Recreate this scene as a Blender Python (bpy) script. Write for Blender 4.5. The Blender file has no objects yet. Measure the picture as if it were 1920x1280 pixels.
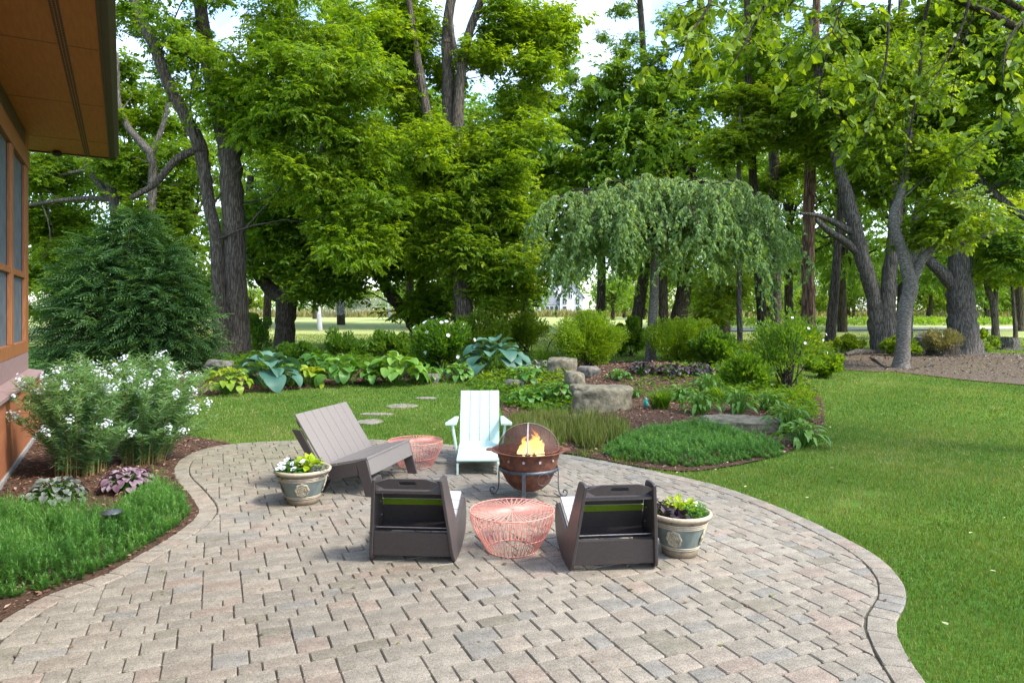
import bpy, bmesh, math, random
import numpy as np
from mathutils import Vector, Matrix
from mathutils.geometry import delaunay_2d_cdt

random.seed(7)
rng = np.random.default_rng(7)
scene = bpy.context.scene
COL = scene.collection

# ------------------------------------------------------------------ camera
F = 1280.0                      # focal length in pixels of a 1920 px wide frame
EYE = 2.0                      # eye height in metres
HOR = 588.0                    # row of the horizon
cam_data = bpy.data.cameras.new('camera')
cam_data.sensor_width = 36.0
cam_data.lens = 36.0 * F / 1920.0
cam_data.shift_y = -(640.0 - HOR) / 1920.0
cam_data.clip_start = 0.05
cam_data.clip_end = 3000.0
cam = bpy.data.objects.new('camera', cam_data)
cam.location = (0, 0, EYE)
cam.rotation_euler = (math.radians(90), 0, 0)
COL.objects.link(cam)
scene.camera = cam

# ------------------------------------------------------------------ sky and sun
SUN_AZ = math.atan2(1.0, -0.45)          # measured from +Y towards +X
SUN_EL = math.radians(50)
world = bpy.data.worlds.new('World')
scene.world = world
world.use_nodes = True
wn, wl = world.node_tree.nodes, world.node_tree.links
wn.clear()
w_out = wn.new('ShaderNodeOutputWorld')
w_bg = wn.new('ShaderNodeBackground')
w_bg.inputs['Strength'].default_value = 0.15
w_sky = wn.new('ShaderNodeTexSky')
w_sky.sky_type = 'NISHITA'
w_sky.sun_disc = False
w_sky.sun_elevation = SUN_EL
w_sky.sun_rotation = SUN_AZ
w_sky.air_density = 1.0
w_sky.dust_density = 1.2
w_sky.ozone_density = 1.4
w_tc = wn.new('ShaderNodeTexCoord')
w_noise = wn.new('ShaderNodeTexNoise')
w_noise.inputs['Scale'].default_value = 3.2
w_noise.inputs['Detail'].default_value = 7
w_noise.inputs['Roughness'].default_value = 0.6
w_ramp = wn.new('ShaderNodeValToRGB')
w_ramp.color_ramp.elements[0].position = 0.46
w_ramp.color_ramp.elements[1].position = 0.74
w_mix = wn.new('ShaderNodeMixRGB')
w_mix.inputs['Color2'].default_value = (3.8, 4.0, 4.3, 1)
wl.new(w_tc.outputs['Generated'], w_noise.inputs['Vector'])
wl.new(w_noise.outputs['Fac'], w_ramp.inputs['Fac'])
wl.new(w_ramp.outputs['Color'], w_mix.inputs['Fac'])
wl.new(w_sky.outputs['Color'], w_mix.inputs['Color1'])
wl.new(w_mix.outputs['Color'], w_bg.inputs['Color'])
wl.new(w_bg.outputs['Background'], w_out.inputs['Surface'])

sun_data = bpy.data.lights.new('sun', 'SUN')
sun_data.energy = 1.5
sun_data.angle = math.radians(10)
sun_data.color = (1.0, 0.955, 0.87)
sun = bpy.data.objects.new('sun', sun_data)
sd = Vector((math.sin(SUN_AZ) * math.cos(SUN_EL), math.cos(SUN_AZ) * math.cos(SUN_EL), math.sin(SUN_EL)))
sun.rotation_euler = sd.to_track_quat('Z', 'Y').to_euler()
sun.location = (20, 10, 40)
COL.objects.link(sun)

vs = scene.view_settings
vs.view_transform = 'Standard'
vs.look = 'None'
vs.exposure = 2.05
vs.gamma = 1.0
vs.use_curve_mapping = False
scene.cycles.use_denoising = True
scene.cycles.max_bounces = 12
scene.cycles.diffuse_bounces = 6
scene.cycles.glossy_bounces = 2
scene.cycles.transmission_bounces = 10
scene.cycles.transparent_max_bounces = 10
scene.cycles.caustics_reflective = False
scene.cycles.caustics_refractive = False
scene.cycles.sample_clamp_indirect = 6.0

# ------------------------------------------------------------------ terrain and pixel helpers
def sstep(a, b, x):
    t = np.clip((np.asarray(x, float) - a) / (b - a), 0, 1)
    return t * t * (3 - 2 * t)

KD = 1280.0 / 982.0            # ground depths below were first paced out at 1/KD scale
def hgt(x, y):
    x = np.asarray(x, float); y = np.asarray(y, float) / KD
    z = 0.028 * np.clip(y - 9.5, 0, 42) + 0.006 * np.clip(y - 50, 0, 100)
    z = z + 0.58 * np.exp(-((x - 3.9) / 2.3) ** 2 - ((y - 13.4) / 2.0) ** 2)
    z = z + 0.20 * np.exp(-((x - 1.0) / 1.7) ** 2 - ((y - 13.6) / 1.5) ** 2)
    z = z + 0.16 * np.exp(-((x - 2.7) / 1.3) ** 2 - ((y - 9.6) / 0.8) ** 2)
    z = z + 0.15 * np.exp(-((x + 8.5) / 3.5) ** 2 - ((y - 16.0) / 2.0) ** 2)
    return z

def at(px, py, d):
    """the point at depth d metres along the sight line of a pixel of the 1920 px frame"""
    return np.array([(px - 960) / F * d, d, EYE + (HOR - py) / F * d])

def G(px, py, zoff=0.0):
    """where that sight line meets the ground"""
    d = 1.5
    while d < 300:
        p = at(px, py, d)
        if p[2] <= float(hgt(p[0], p[1])) + zoff:
            break
        d += 0.02 if d < 36 else 0.2
    return np.array([p[0], p[1], float(hgt(p[0], p[1])) + zoff])

def inside(poly, x, y):
    x = np.asarray(x); y = np.asarray(y)
    r = np.zeros(x.shape, bool)
    n = len(poly)
    for i in range(n):
        x1, y1 = poly[i][0], poly[i][1]; x2, y2 = poly[(i + 1) % n][0], poly[(i + 1) % n][1]
        if y1 == y2:
            continue
        c = ((y1 > y) != (y2 > y)) & (x < (x2 - x1) * (y - y1) / (y2 - y1) + x1)
        r ^= c
    return r

def smooth_closed(P, step=0.25):
    """Catmull-Rom through an open list of 2D points"""
    P = [np.asarray(p[:2], float) for p in P]
    out = []
    for i in range(len(P) - 1):
        p0 = P[max(i - 1, 0)]; p1 = P[i]; p2 = P[i + 1]; p3 = P[min(i + 2, len(P) - 1)]
        n = max(1, int(np.linalg.norm(p2 - p1) / step))
        for k in range(n):
            t = k / n
            out.append(0.5 * ((2 * p1) + (-p0 + p2) * t + (2 * p0 - 5 * p1 + 4 * p2 - p3) * t * t + (-p0 + 3 * p1 - 3 * p2 + p3) * t ** 3))
    out.append(P[-1])
    return out

# ------------------------------------------------------------------ mesh helpers
def mesh_np(name, V, Fc, mat=None, col=None, smooth=False):
    """mesh from numpy arrays: V (n,3), Fc (m,k); col: per-vertex value 0..1 or rgb"""
    V = np.ascontiguousarray(V, np.float32); Fc = np.ascontiguousarray(Fc, np.int32)
    me = bpy.data.meshes.new(name)
    m, k = Fc.shape
    me.vertices.add(len(V)); me.vertices.foreach_set('co', V.ravel())
    me.loops.add(m * k); me.loops.foreach_set('vertex_index', Fc.ravel())
    me.polygons.add(m)
    me.polygons.foreach_set('loop_start', np.arange(0, m * k, k, dtype=np.int32))
    me.polygons.foreach_set('loop_total', np.full(m, k, np.int32))
    me.polygons.foreach_set('use_smooth', np.full(m, smooth, bool))
    if col is not None:
        col = np.asarray(col, np.float32)
        if col.ndim == 1:
            col = np.stack([col, col, col], 1)
        c4 = np.concatenate([col, np.ones((len(col), 1), np.float32)], 1)
        a = me.color_attributes.new('col', 'FLOAT_COLOR', 'POINT')
        a.data.foreach_set('color', np.ascontiguousarray(c4, np.float32).ravel())
    me.update(calc_edges=True)
    if mat:
        me.materials.append(mat)
    return me

def link(name, me, parent=None, mat=None):
    o = bpy.data.objects.new(name, me)
    COL.objects.link(o)
    if parent is not None:
        o.parent = parent
    if mat is not None and me is not None and not me.materials:
        me.materials.append(mat)
    return o

def tag(o, label, cat, group=None):
    o['label'] = label; o['category'] = cat
    if group:
        o['group'] = group
    return o

def thing(name, label, cat, loc=(0, 0, 0), rz=0.0, group=None):
    o = bpy.data.objects.new(name, None)
    o.empty_display_size = 0.1
    COL.objects.link(o)
    o.location = loc; o.rotation_euler = (0, 0, rz)
    return tag(o, label, cat, group)

def structure(o):
    o['kind'] = 'structure'
    return o

def stuff(o):
    o['kind'] = 'stuff'
    return o

def bm_mesh(name, bm, mat=None, smooth=False):
    me = bpy.data.meshes.new(name)
    bm.normal_update()
    bm.to_mesh(me); bm.free()
    if smooth:
        for p in me.polygons:
            p.use_smooth = True
    if mat:
        me.materials.append(mat)
    return me

def prism(name, poly, axis, a, b, mat, bevel=0.0, shear=None):
    """polygon (list of 2D) extruded between a and b along axis 'x','y','z'; the polygon spans the other two axes"""
    bm = bmesh.new()
    def P(u, v, w):
        return {'x': (w, u, v), 'y': (u, w, v), 'z': (u, v, w)}[axis]
    lo = [bm.verts.new(P(u, v, a)) for u, v in poly]
    hi = [bm.verts.new(P(u, v, b)) for u, v in poly]
    n = len(poly)
    bm.faces.new(lo); bm.faces.new(hi[::-1])
    for i in range(n):
        bm.faces.new((lo[i], lo[(i + 1) % n], hi[(i + 1) % n], hi[i]))
    bmesh.ops.recalc_face_normals(bm, faces=bm.faces)
    if bevel:
        bmesh.ops.bevel(bm, geom=list(bm.edges), offset=bevel, segments=1, affect='EDGES', clamp_overlap=True)
    if shear:
        for v in bm.verts:
            v.co = shear(v.co)
    return bm_mesh(name, bm, mat)

def box(name, x0, x1, y0, y1, z0, z1, mat, bevel=0.004):
    return prism(name, [(x0, y0), (x1, y0), (x1, y1), (x0, y1)], 'z', z0, z1, mat, bevel)

def slab(name, p0, p1, width_axis, w0, w1, th, mat, bevel=0.003):
    """a plank whose profile runs from p0 to p1 (2D) with thickness th, extruded over w0..w1"""
    p0 = np.array(p0, float); p1 = np.array(p1, float)
    t = p1 - p0; t /= np.linalg.norm(t); n = np.array([-t[1], t[0]]) * th
    return prism(name, [tuple(p0), tuple(p1), tuple(p1 - n), tuple(p0 - n)], width_axis, w0, w1, mat, bevel)

def frames(P):
    P = np.asarray(P, float)
    T = np.gradient(P, axis=0)
    T /= np.linalg.norm(T, axis=1)[:, None] + 1e-9
    N = np.zeros_like(P)
    a = np.array([1.0, 0, 0]) if abs(T[0][0]) < 0.8 else np.array([0, 1.0, 0])
    n = a - T[0] * a.dot(T[0]); n /= np.linalg.norm(n)
    for i in range(len(P)):
        n = n - T[i] * n.dot(T[i]); n /= np.linalg.norm(n) + 1e-9
        N[i] = n
    return T, N, np.cross(T, N)

def tube(P, R, seg=8, wob=0.0, closed=False):
    """vertices and quads of a tube round a polyline"""
    P = np.asarray(P, float); R = np.broadcast_to(np.asarray(R, float), (len(P),))
    T, N, B = frames(P)
    if closed:
        T = np.roll(P, -1, 0) - np.roll(P, 1, 0); T /= np.linalg.norm(T, axis=1)[:, None]
        nrm = np.cross(P[1] - P[0], P[2] - P[1]); nrm /= np.linalg.norm(nrm)
        N = np.broadcast_to(nrm, P.shape).copy(); B = np.cross(T, N)
    a = np.arange(seg) / seg * 2 * math.pi
    rr = R[:, None] * (1 + (rng.normal(0, wob, (len(P), seg)) if wob else 0))
    V = P[:, None, :] + rr[..., None] * (np.cos(a)[None, :, None] * N[:, None, :] + np.sin(a)[None, :, None] * B[:, None, :])
    V = V.reshape(-1, 3)
    n = len(P); fs = []
    i = np.arange(n if closed else n - 1)[:, None]; j = np.arange(seg)[None, :]
    i2 = (i + 1) % n; j2 = (j + 1) % seg
    Fq = np.stack([i * seg + j, i * seg + j2, i2 * seg + j2, i2 * seg + j], -1).reshape(-1, 4)
    return V, Fq

class Acc:
    """collects vertex / face arrays of one shape"""
    def __init__(s):
        s.V = []; s.F = []; s.C = []; s.n = 0
    def add(s, V, Fq, C=None):
        s.V.append(V); s.F.append(np.asarray(Fq) + s.n); s.n += len(V)
        if C is not None:
            C = np.asarray(C, float)
            s.C.append(np.full(len(V), float(C)) if C.ndim == 0 else C)
    def mesh(s, name, mat, smooth=False):
        return mesh_np(name, np.concatenate(s.V), np.concatenate(s.F), mat,
                       np.concatenate(s.C) if s.C else None, smooth)

def tube_mesh(name, P, R, mat, seg=8, smooth=True, wob=0.0, closed=False):
    V, Fq = tube(P, R, seg, wob, closed)
    return mesh_np(name, V, Fq, mat, None, smooth)

def lathe_mesh(name, prof, mat, seg=40, smooth=True, cap=False):
    prof = np.asarray(prof, float)
    a = np.arange(seg) / seg * 2 * math.pi
    V = np.stack([prof[:, 0:1] * np.cos(a), prof[:, 0:1] * np.sin(a), np.repeat(prof[:, 1:2], seg, 1)], -1).reshape(-1, 3)
    n = len(prof)
    i = np.arange(n - 1)[:, None]; j = np.arange(seg)[None, :]; j2 = (j + 1) % seg
    Fq = np.stack([i * seg + j, i * seg + j2, (i + 1) * seg + j2, (i + 1) * seg + j], -1).reshape(-1, 4)
    return mesh_np(name, V, Fq, mat, None, smooth)

def catmull(P, R, n=6):
    P = np.asarray(P, float); R = np.asarray(R, float)
    out, ro = [], []
    for i in range(len(P) - 1):
        p0 = P[max(i - 1, 0)]; p1 = P[i]; p2 = P[i + 1]; p3 = P[min(i + 2, len(P) - 1)]
        for k in range(n):
            t = k / n
            out.append(0.5 * ((2 * p1) + (-p0 + p2) * t + (2 * p0 - 5 * p1 + 4 * p2 - p3) * t * t + (-p0 + 3 * p1 - 3 * p2 + p3) * t ** 3))
            ro.append(R[i] * (1 - t) + R[i + 1] * t)
    out.append(P[-1]); ro.append(R[-1])
    return np.array(out), np.array(ro)

def unit(v):
    v = np.asarray(v, float)
    return v / (np.linalg.norm(v, axis=-1, keepdims=True) + 1e-9)

def rand_dir(n):
    return unit(rng.normal(size=(n, 3)))

def leaf_arrays(P, D, N, L, W, fold=0.18, c=None, droop=0.0, mid=0.42):
    """one folded two-triangle leaf per row: base P, direction D, upper side N"""
    n = len(P)
    D = unit(D); S = unit(np.cross(D, N)); N = np.cross(S, D)
    L = np.broadcast_to(np.asarray(L, float), (n,))[:, None]; W = np.broadcast_to(np.asarray(W, float), (n,))[:, None]
    tip = P + D * L - N * L * droop
    m = P + D * L * mid
    a = m + S * W * 0.5 + N * W * fold
    b = m - S * W * 0.5 + N * W * fold
    V = np.stack([P, a, tip, b], 1).reshape(-1, 3)
    k = np.arange(n)[:, None] * 4
    Ft = np.concatenate([k + [0, 1, 2], k + [0, 2, 3]], 1).reshape(-1, 3)
    C = None if c is None else np.repeat(np.asarray(c, float), 4, axis=0)
    return V, Ft, C

def leaf6_arrays(P, D, N, L, W, fold=0.14, c=None, droop=0.0):
    """a fuller leaf of four triangles: pointed oval folded along its midrib"""
    n = len(P)
    D = unit(D); S = unit(np.cross(D, N)); N = np.cross(S, D)
    L = np.broadcast_to(np.asarray(L, float), (n,))[:, None]; W = np.broadcast_to(np.asarray(W, float), (n,))[:, None]
    tip = P + D * L - N * L * droop
    def edge(u_, w_, sg):
        return P + D * L * u_ + sg * S * W * w_ + N * W * fold * w_ * 2 - N * L * droop * u_ ** 2
    V = np.stack([P, edge(0.22, 0.42, 1), edge(0.58, 0.44, 1), tip, edge(0.58, 0.44, -1), edge(0.22, 0.42, -1)], 1).reshape(-1, 3)
    k = np.arange(n)[:, None] * 6
    Ft = np.concatenate([k + [0, 1, 2], k + [0, 2, 3], k + [0, 3, 4], k + [0, 4, 5]], 1).reshape(-1, 3)
    C = None if c is None else np.repeat(np.asarray(c, float), 6, axis=0)
    return V, Ft, C
# ------------------------------------------------------------------ materials
def new_mat(name):
    m = bpy.data.materials.new(name)
    m.use_nodes = True
    nt = m.node_tree
    b = nt.nodes['Principled BSDF']
    return m, nt, nt.nodes, nt.links, b

def ramp_node(N, stops):
    r = N.new('ShaderNodeValToRGB')
    e = r.color_ramp.elements
    while len(e) < len(stops):
        e.new(0.5)
    for el, (p, c) in zip(e, stops):
        el.position = p; el.color = (*c, 1)
    return r

def noise_node(N, L, scale, detail=4, rough=0.55, coord='Object', vec_scale=None, dist=0.0):
    tc = N.new('ShaderNodeTexCoord')
    n = N.new('ShaderNodeTexNoise')
    n.inputs['Scale'].default_value = scale
    n.inputs['Detail'].default_value = detail
    n.inputs['Roughness'].default_value = rough
    n.inputs['Distortion'].default_value = dist
    if vec_scale:
        mp = N.new('ShaderNodeMapping'); mp.inputs['Scale'].default_value = vec_scale
        L.new(tc.outputs[coord], mp.inputs['Vector']); L.new(mp.outputs['Vector'], n.inputs['Vector'])
    else:
        L.new(tc.outputs[coord], n.inputs['Vector'])
    return n

def bump(N, L, b, src, strength=0.4, dist=0.01):
    bp = N.new('ShaderNodeBump')
    bp.inputs['Strength'].default_value = strength
    bp.inputs['Distance'].default_value = dist
    L.new(src, bp.inputs['Height']); L.new(bp.outputs['Normal'], b.inputs['Normal'])
    return bp

def simple(name, c0, c1=None, scale=20, rough=0.6, metal=0.0, bmp=0.15, spec=0.4, bdist=0.004, vec_scale=None, detail=4, lo=0.3, hi=0.7, coord='Object'):
    m, nt, N, L, b = new_mat(name)
    c1 = c1 or c0
    n = noise_node(N, L, scale, detail, 0.6, coord, vec_scale)
    r = ramp_node(N, [(lo, c0), (hi, c1)])
    L.new(n.outputs['Fac'], r.inputs['Fac']); L.new(r.outputs['Color'], b.inputs['Base Color'])
    b.inputs['Roughness'].default_value = rough
    b.inputs['Metallic'].default_value = metal
    b.inputs['Specular IOR Level'].default_value = spec
    if bmp:
        bump(N, L, b, n.outputs['Fac'], bmp, bdist)
    return m

def leaf_mat(name, dark, mid, light, trans=0.42, rough=0.42, tboost=(1.85, 1.6, 0.45), spec=0.30):
    """leaf: the colour runs dark-mid-light with the leaf's own 'col' value; light passes through"""
    m, nt, N, L, b = new_mat(name)
    at_ = N.new('ShaderNodeAttribute'); at_.attribute_name = 'col'
    r = ramp_node(N, [(0.0, dark), (0.5, mid), (1.0, light)])
    oi = N.new('ShaderNodeObjectInfo')
    sh = N.new('ShaderNodeMath'); sh.operation = 'MULTIPLY_ADD'; sh.inputs[1].default_value = 0.26; sh.inputs[2].default_value = -0.13
    ad = N.new('ShaderNodeMath'); ad.operation = 'ADD'
    L.new(oi.outputs['Random'], sh.inputs[0]); L.new(sh.outputs[0], ad.inputs[0]); L.new(at_.outputs['Fac'], ad.inputs[1])
    L.new(ad.outputs[0], r.inputs['Fac'])
    L.new(r.outputs['Color'], b.inputs['Base Color'])
    b.inputs['Roughness'].default_value = rough
    b.inputs['Specular IOR Level'].default_value = spec
    t = N.new('ShaderNodeBsdfTranslucent')
    mul = N.new('ShaderNodeMixRGB'); mul.blend_type = 'MULTIPLY'; mul.inputs['Fac'].default_value = 1
    mul.inputs['Color2'].default_value = (*tboost, 1)
    L.new(r.outputs['Color'], mul.inputs['Color1']); L.new(mul.outputs['Color'], t.inputs['Color'])
    mx = N.new('ShaderNodeMixShader'); mx.inputs['Fac'].default_value = trans
    L.new(b.outputs['BSDF'], mx.inputs[1]); L.new(t.outputs['BSDF'], mx.inputs[2])
    L.new(mx.outputs['Shader'], nt.nodes['Material Output'].inputs['Surface'])
    return m

def col_mat(name, rough=0.85, scale=160, amount=0.5, bmp=0.35, bdist=0.002, spec=0.25, big=9.0):
    """takes the piece's own colour from 'col' and breaks it up with grain"""
    m, nt, N, L, b = new_mat(name)
    at_ = N.new('ShaderNodeAttribute'); at_.attribute_name = 'col'
    n = noise_node(N, L, scale, 3, 0.7)
    n2 = noise_node(N, L, big, 5, 0.65)
    r = ramp_node(N, [(0.30, (1 - amount,) * 3), (0.68, (1 + amount * 0.55,) * 3)])
    r2 = ramp_node(N, [(0.30, (0.72, 0.71, 0.69)), (0.62, (1.08, 1.07, 1.05))])
    L.new(n.outputs['Fac'], r.inputs['Fac']); L.new(n2.outputs['Fac'], r2.inputs['Fac'])
    m1 = N.new('ShaderNodeMixRGB'); m1.blend_type = 'MULTIPLY'; m1.inputs['Fac'].default_value = 1
    m2 = N.new('ShaderNodeMixRGB'); m2.blend_type = 'MULTIPLY'; m2.inputs['Fac'].default_value = 1
    L.new(at_.outputs['Color'], m1.inputs['Color1']); L.new(r.outputs['Color'], m1.inputs['Color2'])
    L.new(m1.outputs['Color'], m2.inputs['Color1']); L.new(r2.outputs['Color'], m2.inputs['Color2'])
    L.new(m2.outputs['Color'], b.inputs['Base Color'])
    b.inputs['Roughness'].default_value = rough
    b.inputs['Specular IOR Level'].default_value = spec
    bump(N, L, b, n.outputs['Fac'], bmp, bdist)
    return m

def bark_mat(name, c0, c1, c2, scale=11.0, stretch=0.09, strength=1.0, dist=0.05):
    m, nt, N, L, b = new_mat(name)
    tc = N.new('ShaderNodeTexCoord')
    mp = N.new('ShaderNodeMapping'); mp.inputs['Scale'].default_value = (1, 1, stretch)
    L.new(tc.outputs['Object'], mp.inputs['Vector'])
    v = N.new('ShaderNodeTexVoronoi'); v.feature = 'DISTANCE_TO_EDGE'
    v.inputs['Scale'].default_value = scale * 1.7
    n = N.new('ShaderNodeTexNoise'); n.inputs['Scale'].default_value = scale * 2.4; n.inputs['Detail'].default_value = 8
    n.inputs['Roughness'].default_value = 0.65; n.inputs['Distortion'].default_value = 0.6
    nd = N.new('ShaderNodeMixRGB'); nd.inputs['Fac'].default_value = 0.10
    L.new(mp.outputs['Vector'], n.inputs['Vector'])
    L.new(mp.outputs['Vector'], nd.inputs['Color1']); L.new(n.outputs['Color'], nd.inputs['Color2'])
    L.new(nd.outputs['Color'], v.inputs['Vector'])
    mm = N.new('ShaderNodeMath'); mm.operation = 'MULTIPLY'; mm.inputs[1].default_value = 2.2
    L.new(v.outputs['Distance'], mm.inputs[0])
    ad = N.new('ShaderNodeMath'); ad.operation = 'ADD'
    L.new(mm.outputs[0], ad.inputs[0]); L.new(n.outputs['Fac'], ad.inputs[1])
    r = ramp_node(N, [(0.40, c0), (0.72, c1), (1.0, c2)])
    L.new(ad.outputs[0], r.inputs['Fac']); L.new(r.outputs['Color'], b.inputs['Base Color'])
    b.inputs['Roughness'].default_value = 0.92; b.inputs['Specular IOR Level'].default_value = 0.15
    bump(N, L, b, ad.outputs[0], strength, dist)
    return m

M = {}
M['lawn'] = None
def lawn_material():
    m, nt, N, L, b = new_mat('lawn_ground')
    n1 = noise_node(N, L, 0.35, 5, 0.6); n2 = noise_node(N, L, 30, 3, 0.7)
    r1 = ramp_node(N, [(0.35, (0.045, 0.115, 0.014)), (0.65, (0.085, 0.17, 0.022))])
    r2 = ramp_node(N, [(0.3, (0.6, 0.6, 0.6)), (0.7, (1.25, 1.2, 1.1))])
    L.new(n1.outputs['Fac'], r1.inputs['Fac']); L.new(n2.outputs['Fac'], r2.inputs['Fac'])
    mu = N.new('ShaderNodeMixRGB'); mu.blend_type = 'MULTIPLY'; mu.inputs['Fac'].default_value = 1
    L.new(r1.outputs['Color'], mu.inputs['Color1']); L.new(r2.outputs['Color'], mu.inputs['Color2'])
    # the far mown field is paler and drier than the lawn by the house
    ge = N.new('ShaderNodeNewGeometry'); sx = N.new('ShaderNodeSeparateXYZ')
    L.new(ge.outputs['Position'], sx.inputs['Vector'])
    mr = N.new('ShaderNodeMapRange'); mr.inputs['From Min'].default_value = 30; mr.inputs['From Max'].default_value = 42
    L.new(sx.outputs['Y'], mr.inputs['Value'])
    mf = N.new('ShaderNodeMixRGB'); mf.inputs['Color2'].default_value = (0.33, 0.37, 0.13, 1)
    L.new(mr.outputs['Result'], mf.inputs['Fac']); L.new(mu.outputs['Color'], mf.inputs['Color1'])
    L.new(mf.outputs['Color'], b.inputs['Base Color'])
    b.inputs['Roughness'].default_value = 0.9; b.inputs['Specular IOR Level'].default_value = 0.1
    bump(N, L, b, n2.outputs['Fac'], 0.6, 0.02)
    return m
M['lawn'] = lawn_material()
M['grass'] = leaf_mat('grass_blade', (0.040, 0.090, 0.010), (0.108, 0.180, 0.026), (0.30, 0.29, 0.125), 0.38, 0.6, spec=0.15)
M['mulch'] = simple('mulch_soil', (0.042, 0.026, 0.018), (0.14, 0.082, 0.054), 55, 0.95, bmp=1.0, bdist=0.03, spec=0.1, detail=8)
M['chip'] = col_mat('mulch_chip', 0.9, 60, 0.3, 0.2)
M['litter_soil'] = simple('leaf_litter_soil', (0.055, 0.040, 0.027), (0.17, 0.13, 0.095), 30, 0.95, bmp=1.0, bdist=0.03, spec=0.1, detail=8)
M['joint'] = simple('joint_sand', (0.050, 0.045, 0.033), (0.105, 0.095, 0.068), 30, 0.95, bmp=0.5, bdist=0.004, spec=0.1)
M['paver'] = col_mat('paver', 0.9, 150, 0.60, 0.7, 0.002, 0.2, 9.0)
M['taupe'] = simple('taupe_plastic_board', (0.168, 0.146, 0.130), (0.200, 0.175, 0.157), 60, 0.55, bmp=0.05, bdist=0.001, spec=0.35)
M['taupe_dark'] = simple('dark_taupe_board', (0.060, 0.047, 0.045), (0.082, 0.064, 0.060), 40, 0.42, bmp=0.05, bdist=0.001, spec=0.45)
M['rocker'] = simple('charcoal_brown_board', (0.052, 0.043, 0.042), (0.068, 0.056, 0.054), 40, 0.42, bmp=0.05, bdist=0.001, spec=0.45)
M['rocker_seat'] = simple('grey_seat_board', (0.36, 0.35, 0.36), (0.42, 0.41, 0.42), 40, 0.5, bmp=0.05, bdist=0.001)
M['lime'] = simple('lime_green_slat', (0.125, 0.195, 0.010), (0.165, 0.24, 0.014), 30, 0.45, bmp=0.03)
M['black'] = simple('black_rubber', (0.012, 0.012, 0.013), (0.02, 0.02, 0.02), 30, 0.6, bmp=0.05)
M['mint'] = simple('mint_board', (0.42, 0.565, 0.50), (0.47, 0.61, 0.545), 50, 0.5, bmp=0.04, bdist=0.001, spec=0.35)
M['copper'] = simple('coral_copper_wire', (0.70, 0.25, 0.19), (0.80, 0.36, 0.29), 30, 0.42, metal=0.1, bmp=0.0, spec=0.5)
def rust():
    m, nt, N, L, b = new_mat('rusty_iron')
    n = noise_node(N, L, 14, 9, 0.72); n2 = noise_node(N, L, 70, 4, 0.6)
    r = ramp_node(N, [(0.30, (0.045, 0.022, 0.018)), (0.50, (0.13, 0.048, 0.028)), (0.66, (0.24, 0.088, 0.040)), (0.8, (0.30, 0.14, 0.07))])
    L.new(n.outputs['Fac'], r.inputs['Fac']); L.new(r.outputs['Color'], b.inputs['Base Color'])
    b.inputs['Roughness'].default_value = 0.8; b.inputs['Metallic'].default_value = 0.15
    bump(N, L, b, n2.outputs['Fac'], 0.3, 0.003)
    return m
M['rust'] = rust()
M['iron'] = simple('blue_grey_iron', (0.075, 0.08, 0.095), (0.13, 0.135, 0.15), 25, 0.5, metal=0.6, bmp=0.1)
M['steel'] = simple('tarnished_steel_band', (0.42, 0.34, 0.30), (0.55, 0.46, 0.41), 20, 0.4, metal=0.6, bmp=0.05)
M['ash'] = simple('charred_wood', (0.015, 0.012, 0.010), (0.10, 0.08, 0.07), 18, 0.95, bmp=0.6, bdist=0.01)
def screen_mat(name, color, open_fac, scale):
    """woven wire cloth: fine crossing wires with clear gaps"""
    m, nt, N, L, b = new_mat(name)
    tc = N.new('ShaderNodeTexCoord')
    n = noise_node(N, L, scale, 2, 0.5)
    b.inputs['Base Color'].default_value = (*color, 1); b.inputs['Roughness'].default_value = 0.6; b.inputs['Metallic'].default_value = 0.3
    tr = N.new('ShaderNodeBsdfTransparent')
    mx = N.new('ShaderNodeMixShader')
    r = ramp_node(N, [(0.3, (open_fac - 0.12,) * 3), (0.7, (open_fac + 0.12,) * 3)])
    L.new(n.outputs['Fac'], r.inputs['Fac']); L.new(r.outputs['Color'], mx.inputs['Fac'])
    L.new(b.outputs['BSDF'], mx.inputs[1]); L.new(tr.outputs['BSDF'], mx.inputs[2])
    L.new(mx.outputs['Shader'], nt.nodes['Material Output'].inputs['Surface'])
    return m
M['spark_screen'] = screen_mat('spark_screen_wire', (0.10, 0.05, 0.04), 0.42, 120)
M['insect_screen'] = screen_mat('insect_screen_wire', (0.13, 0.15, 0.17), 0.12, 4)
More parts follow.
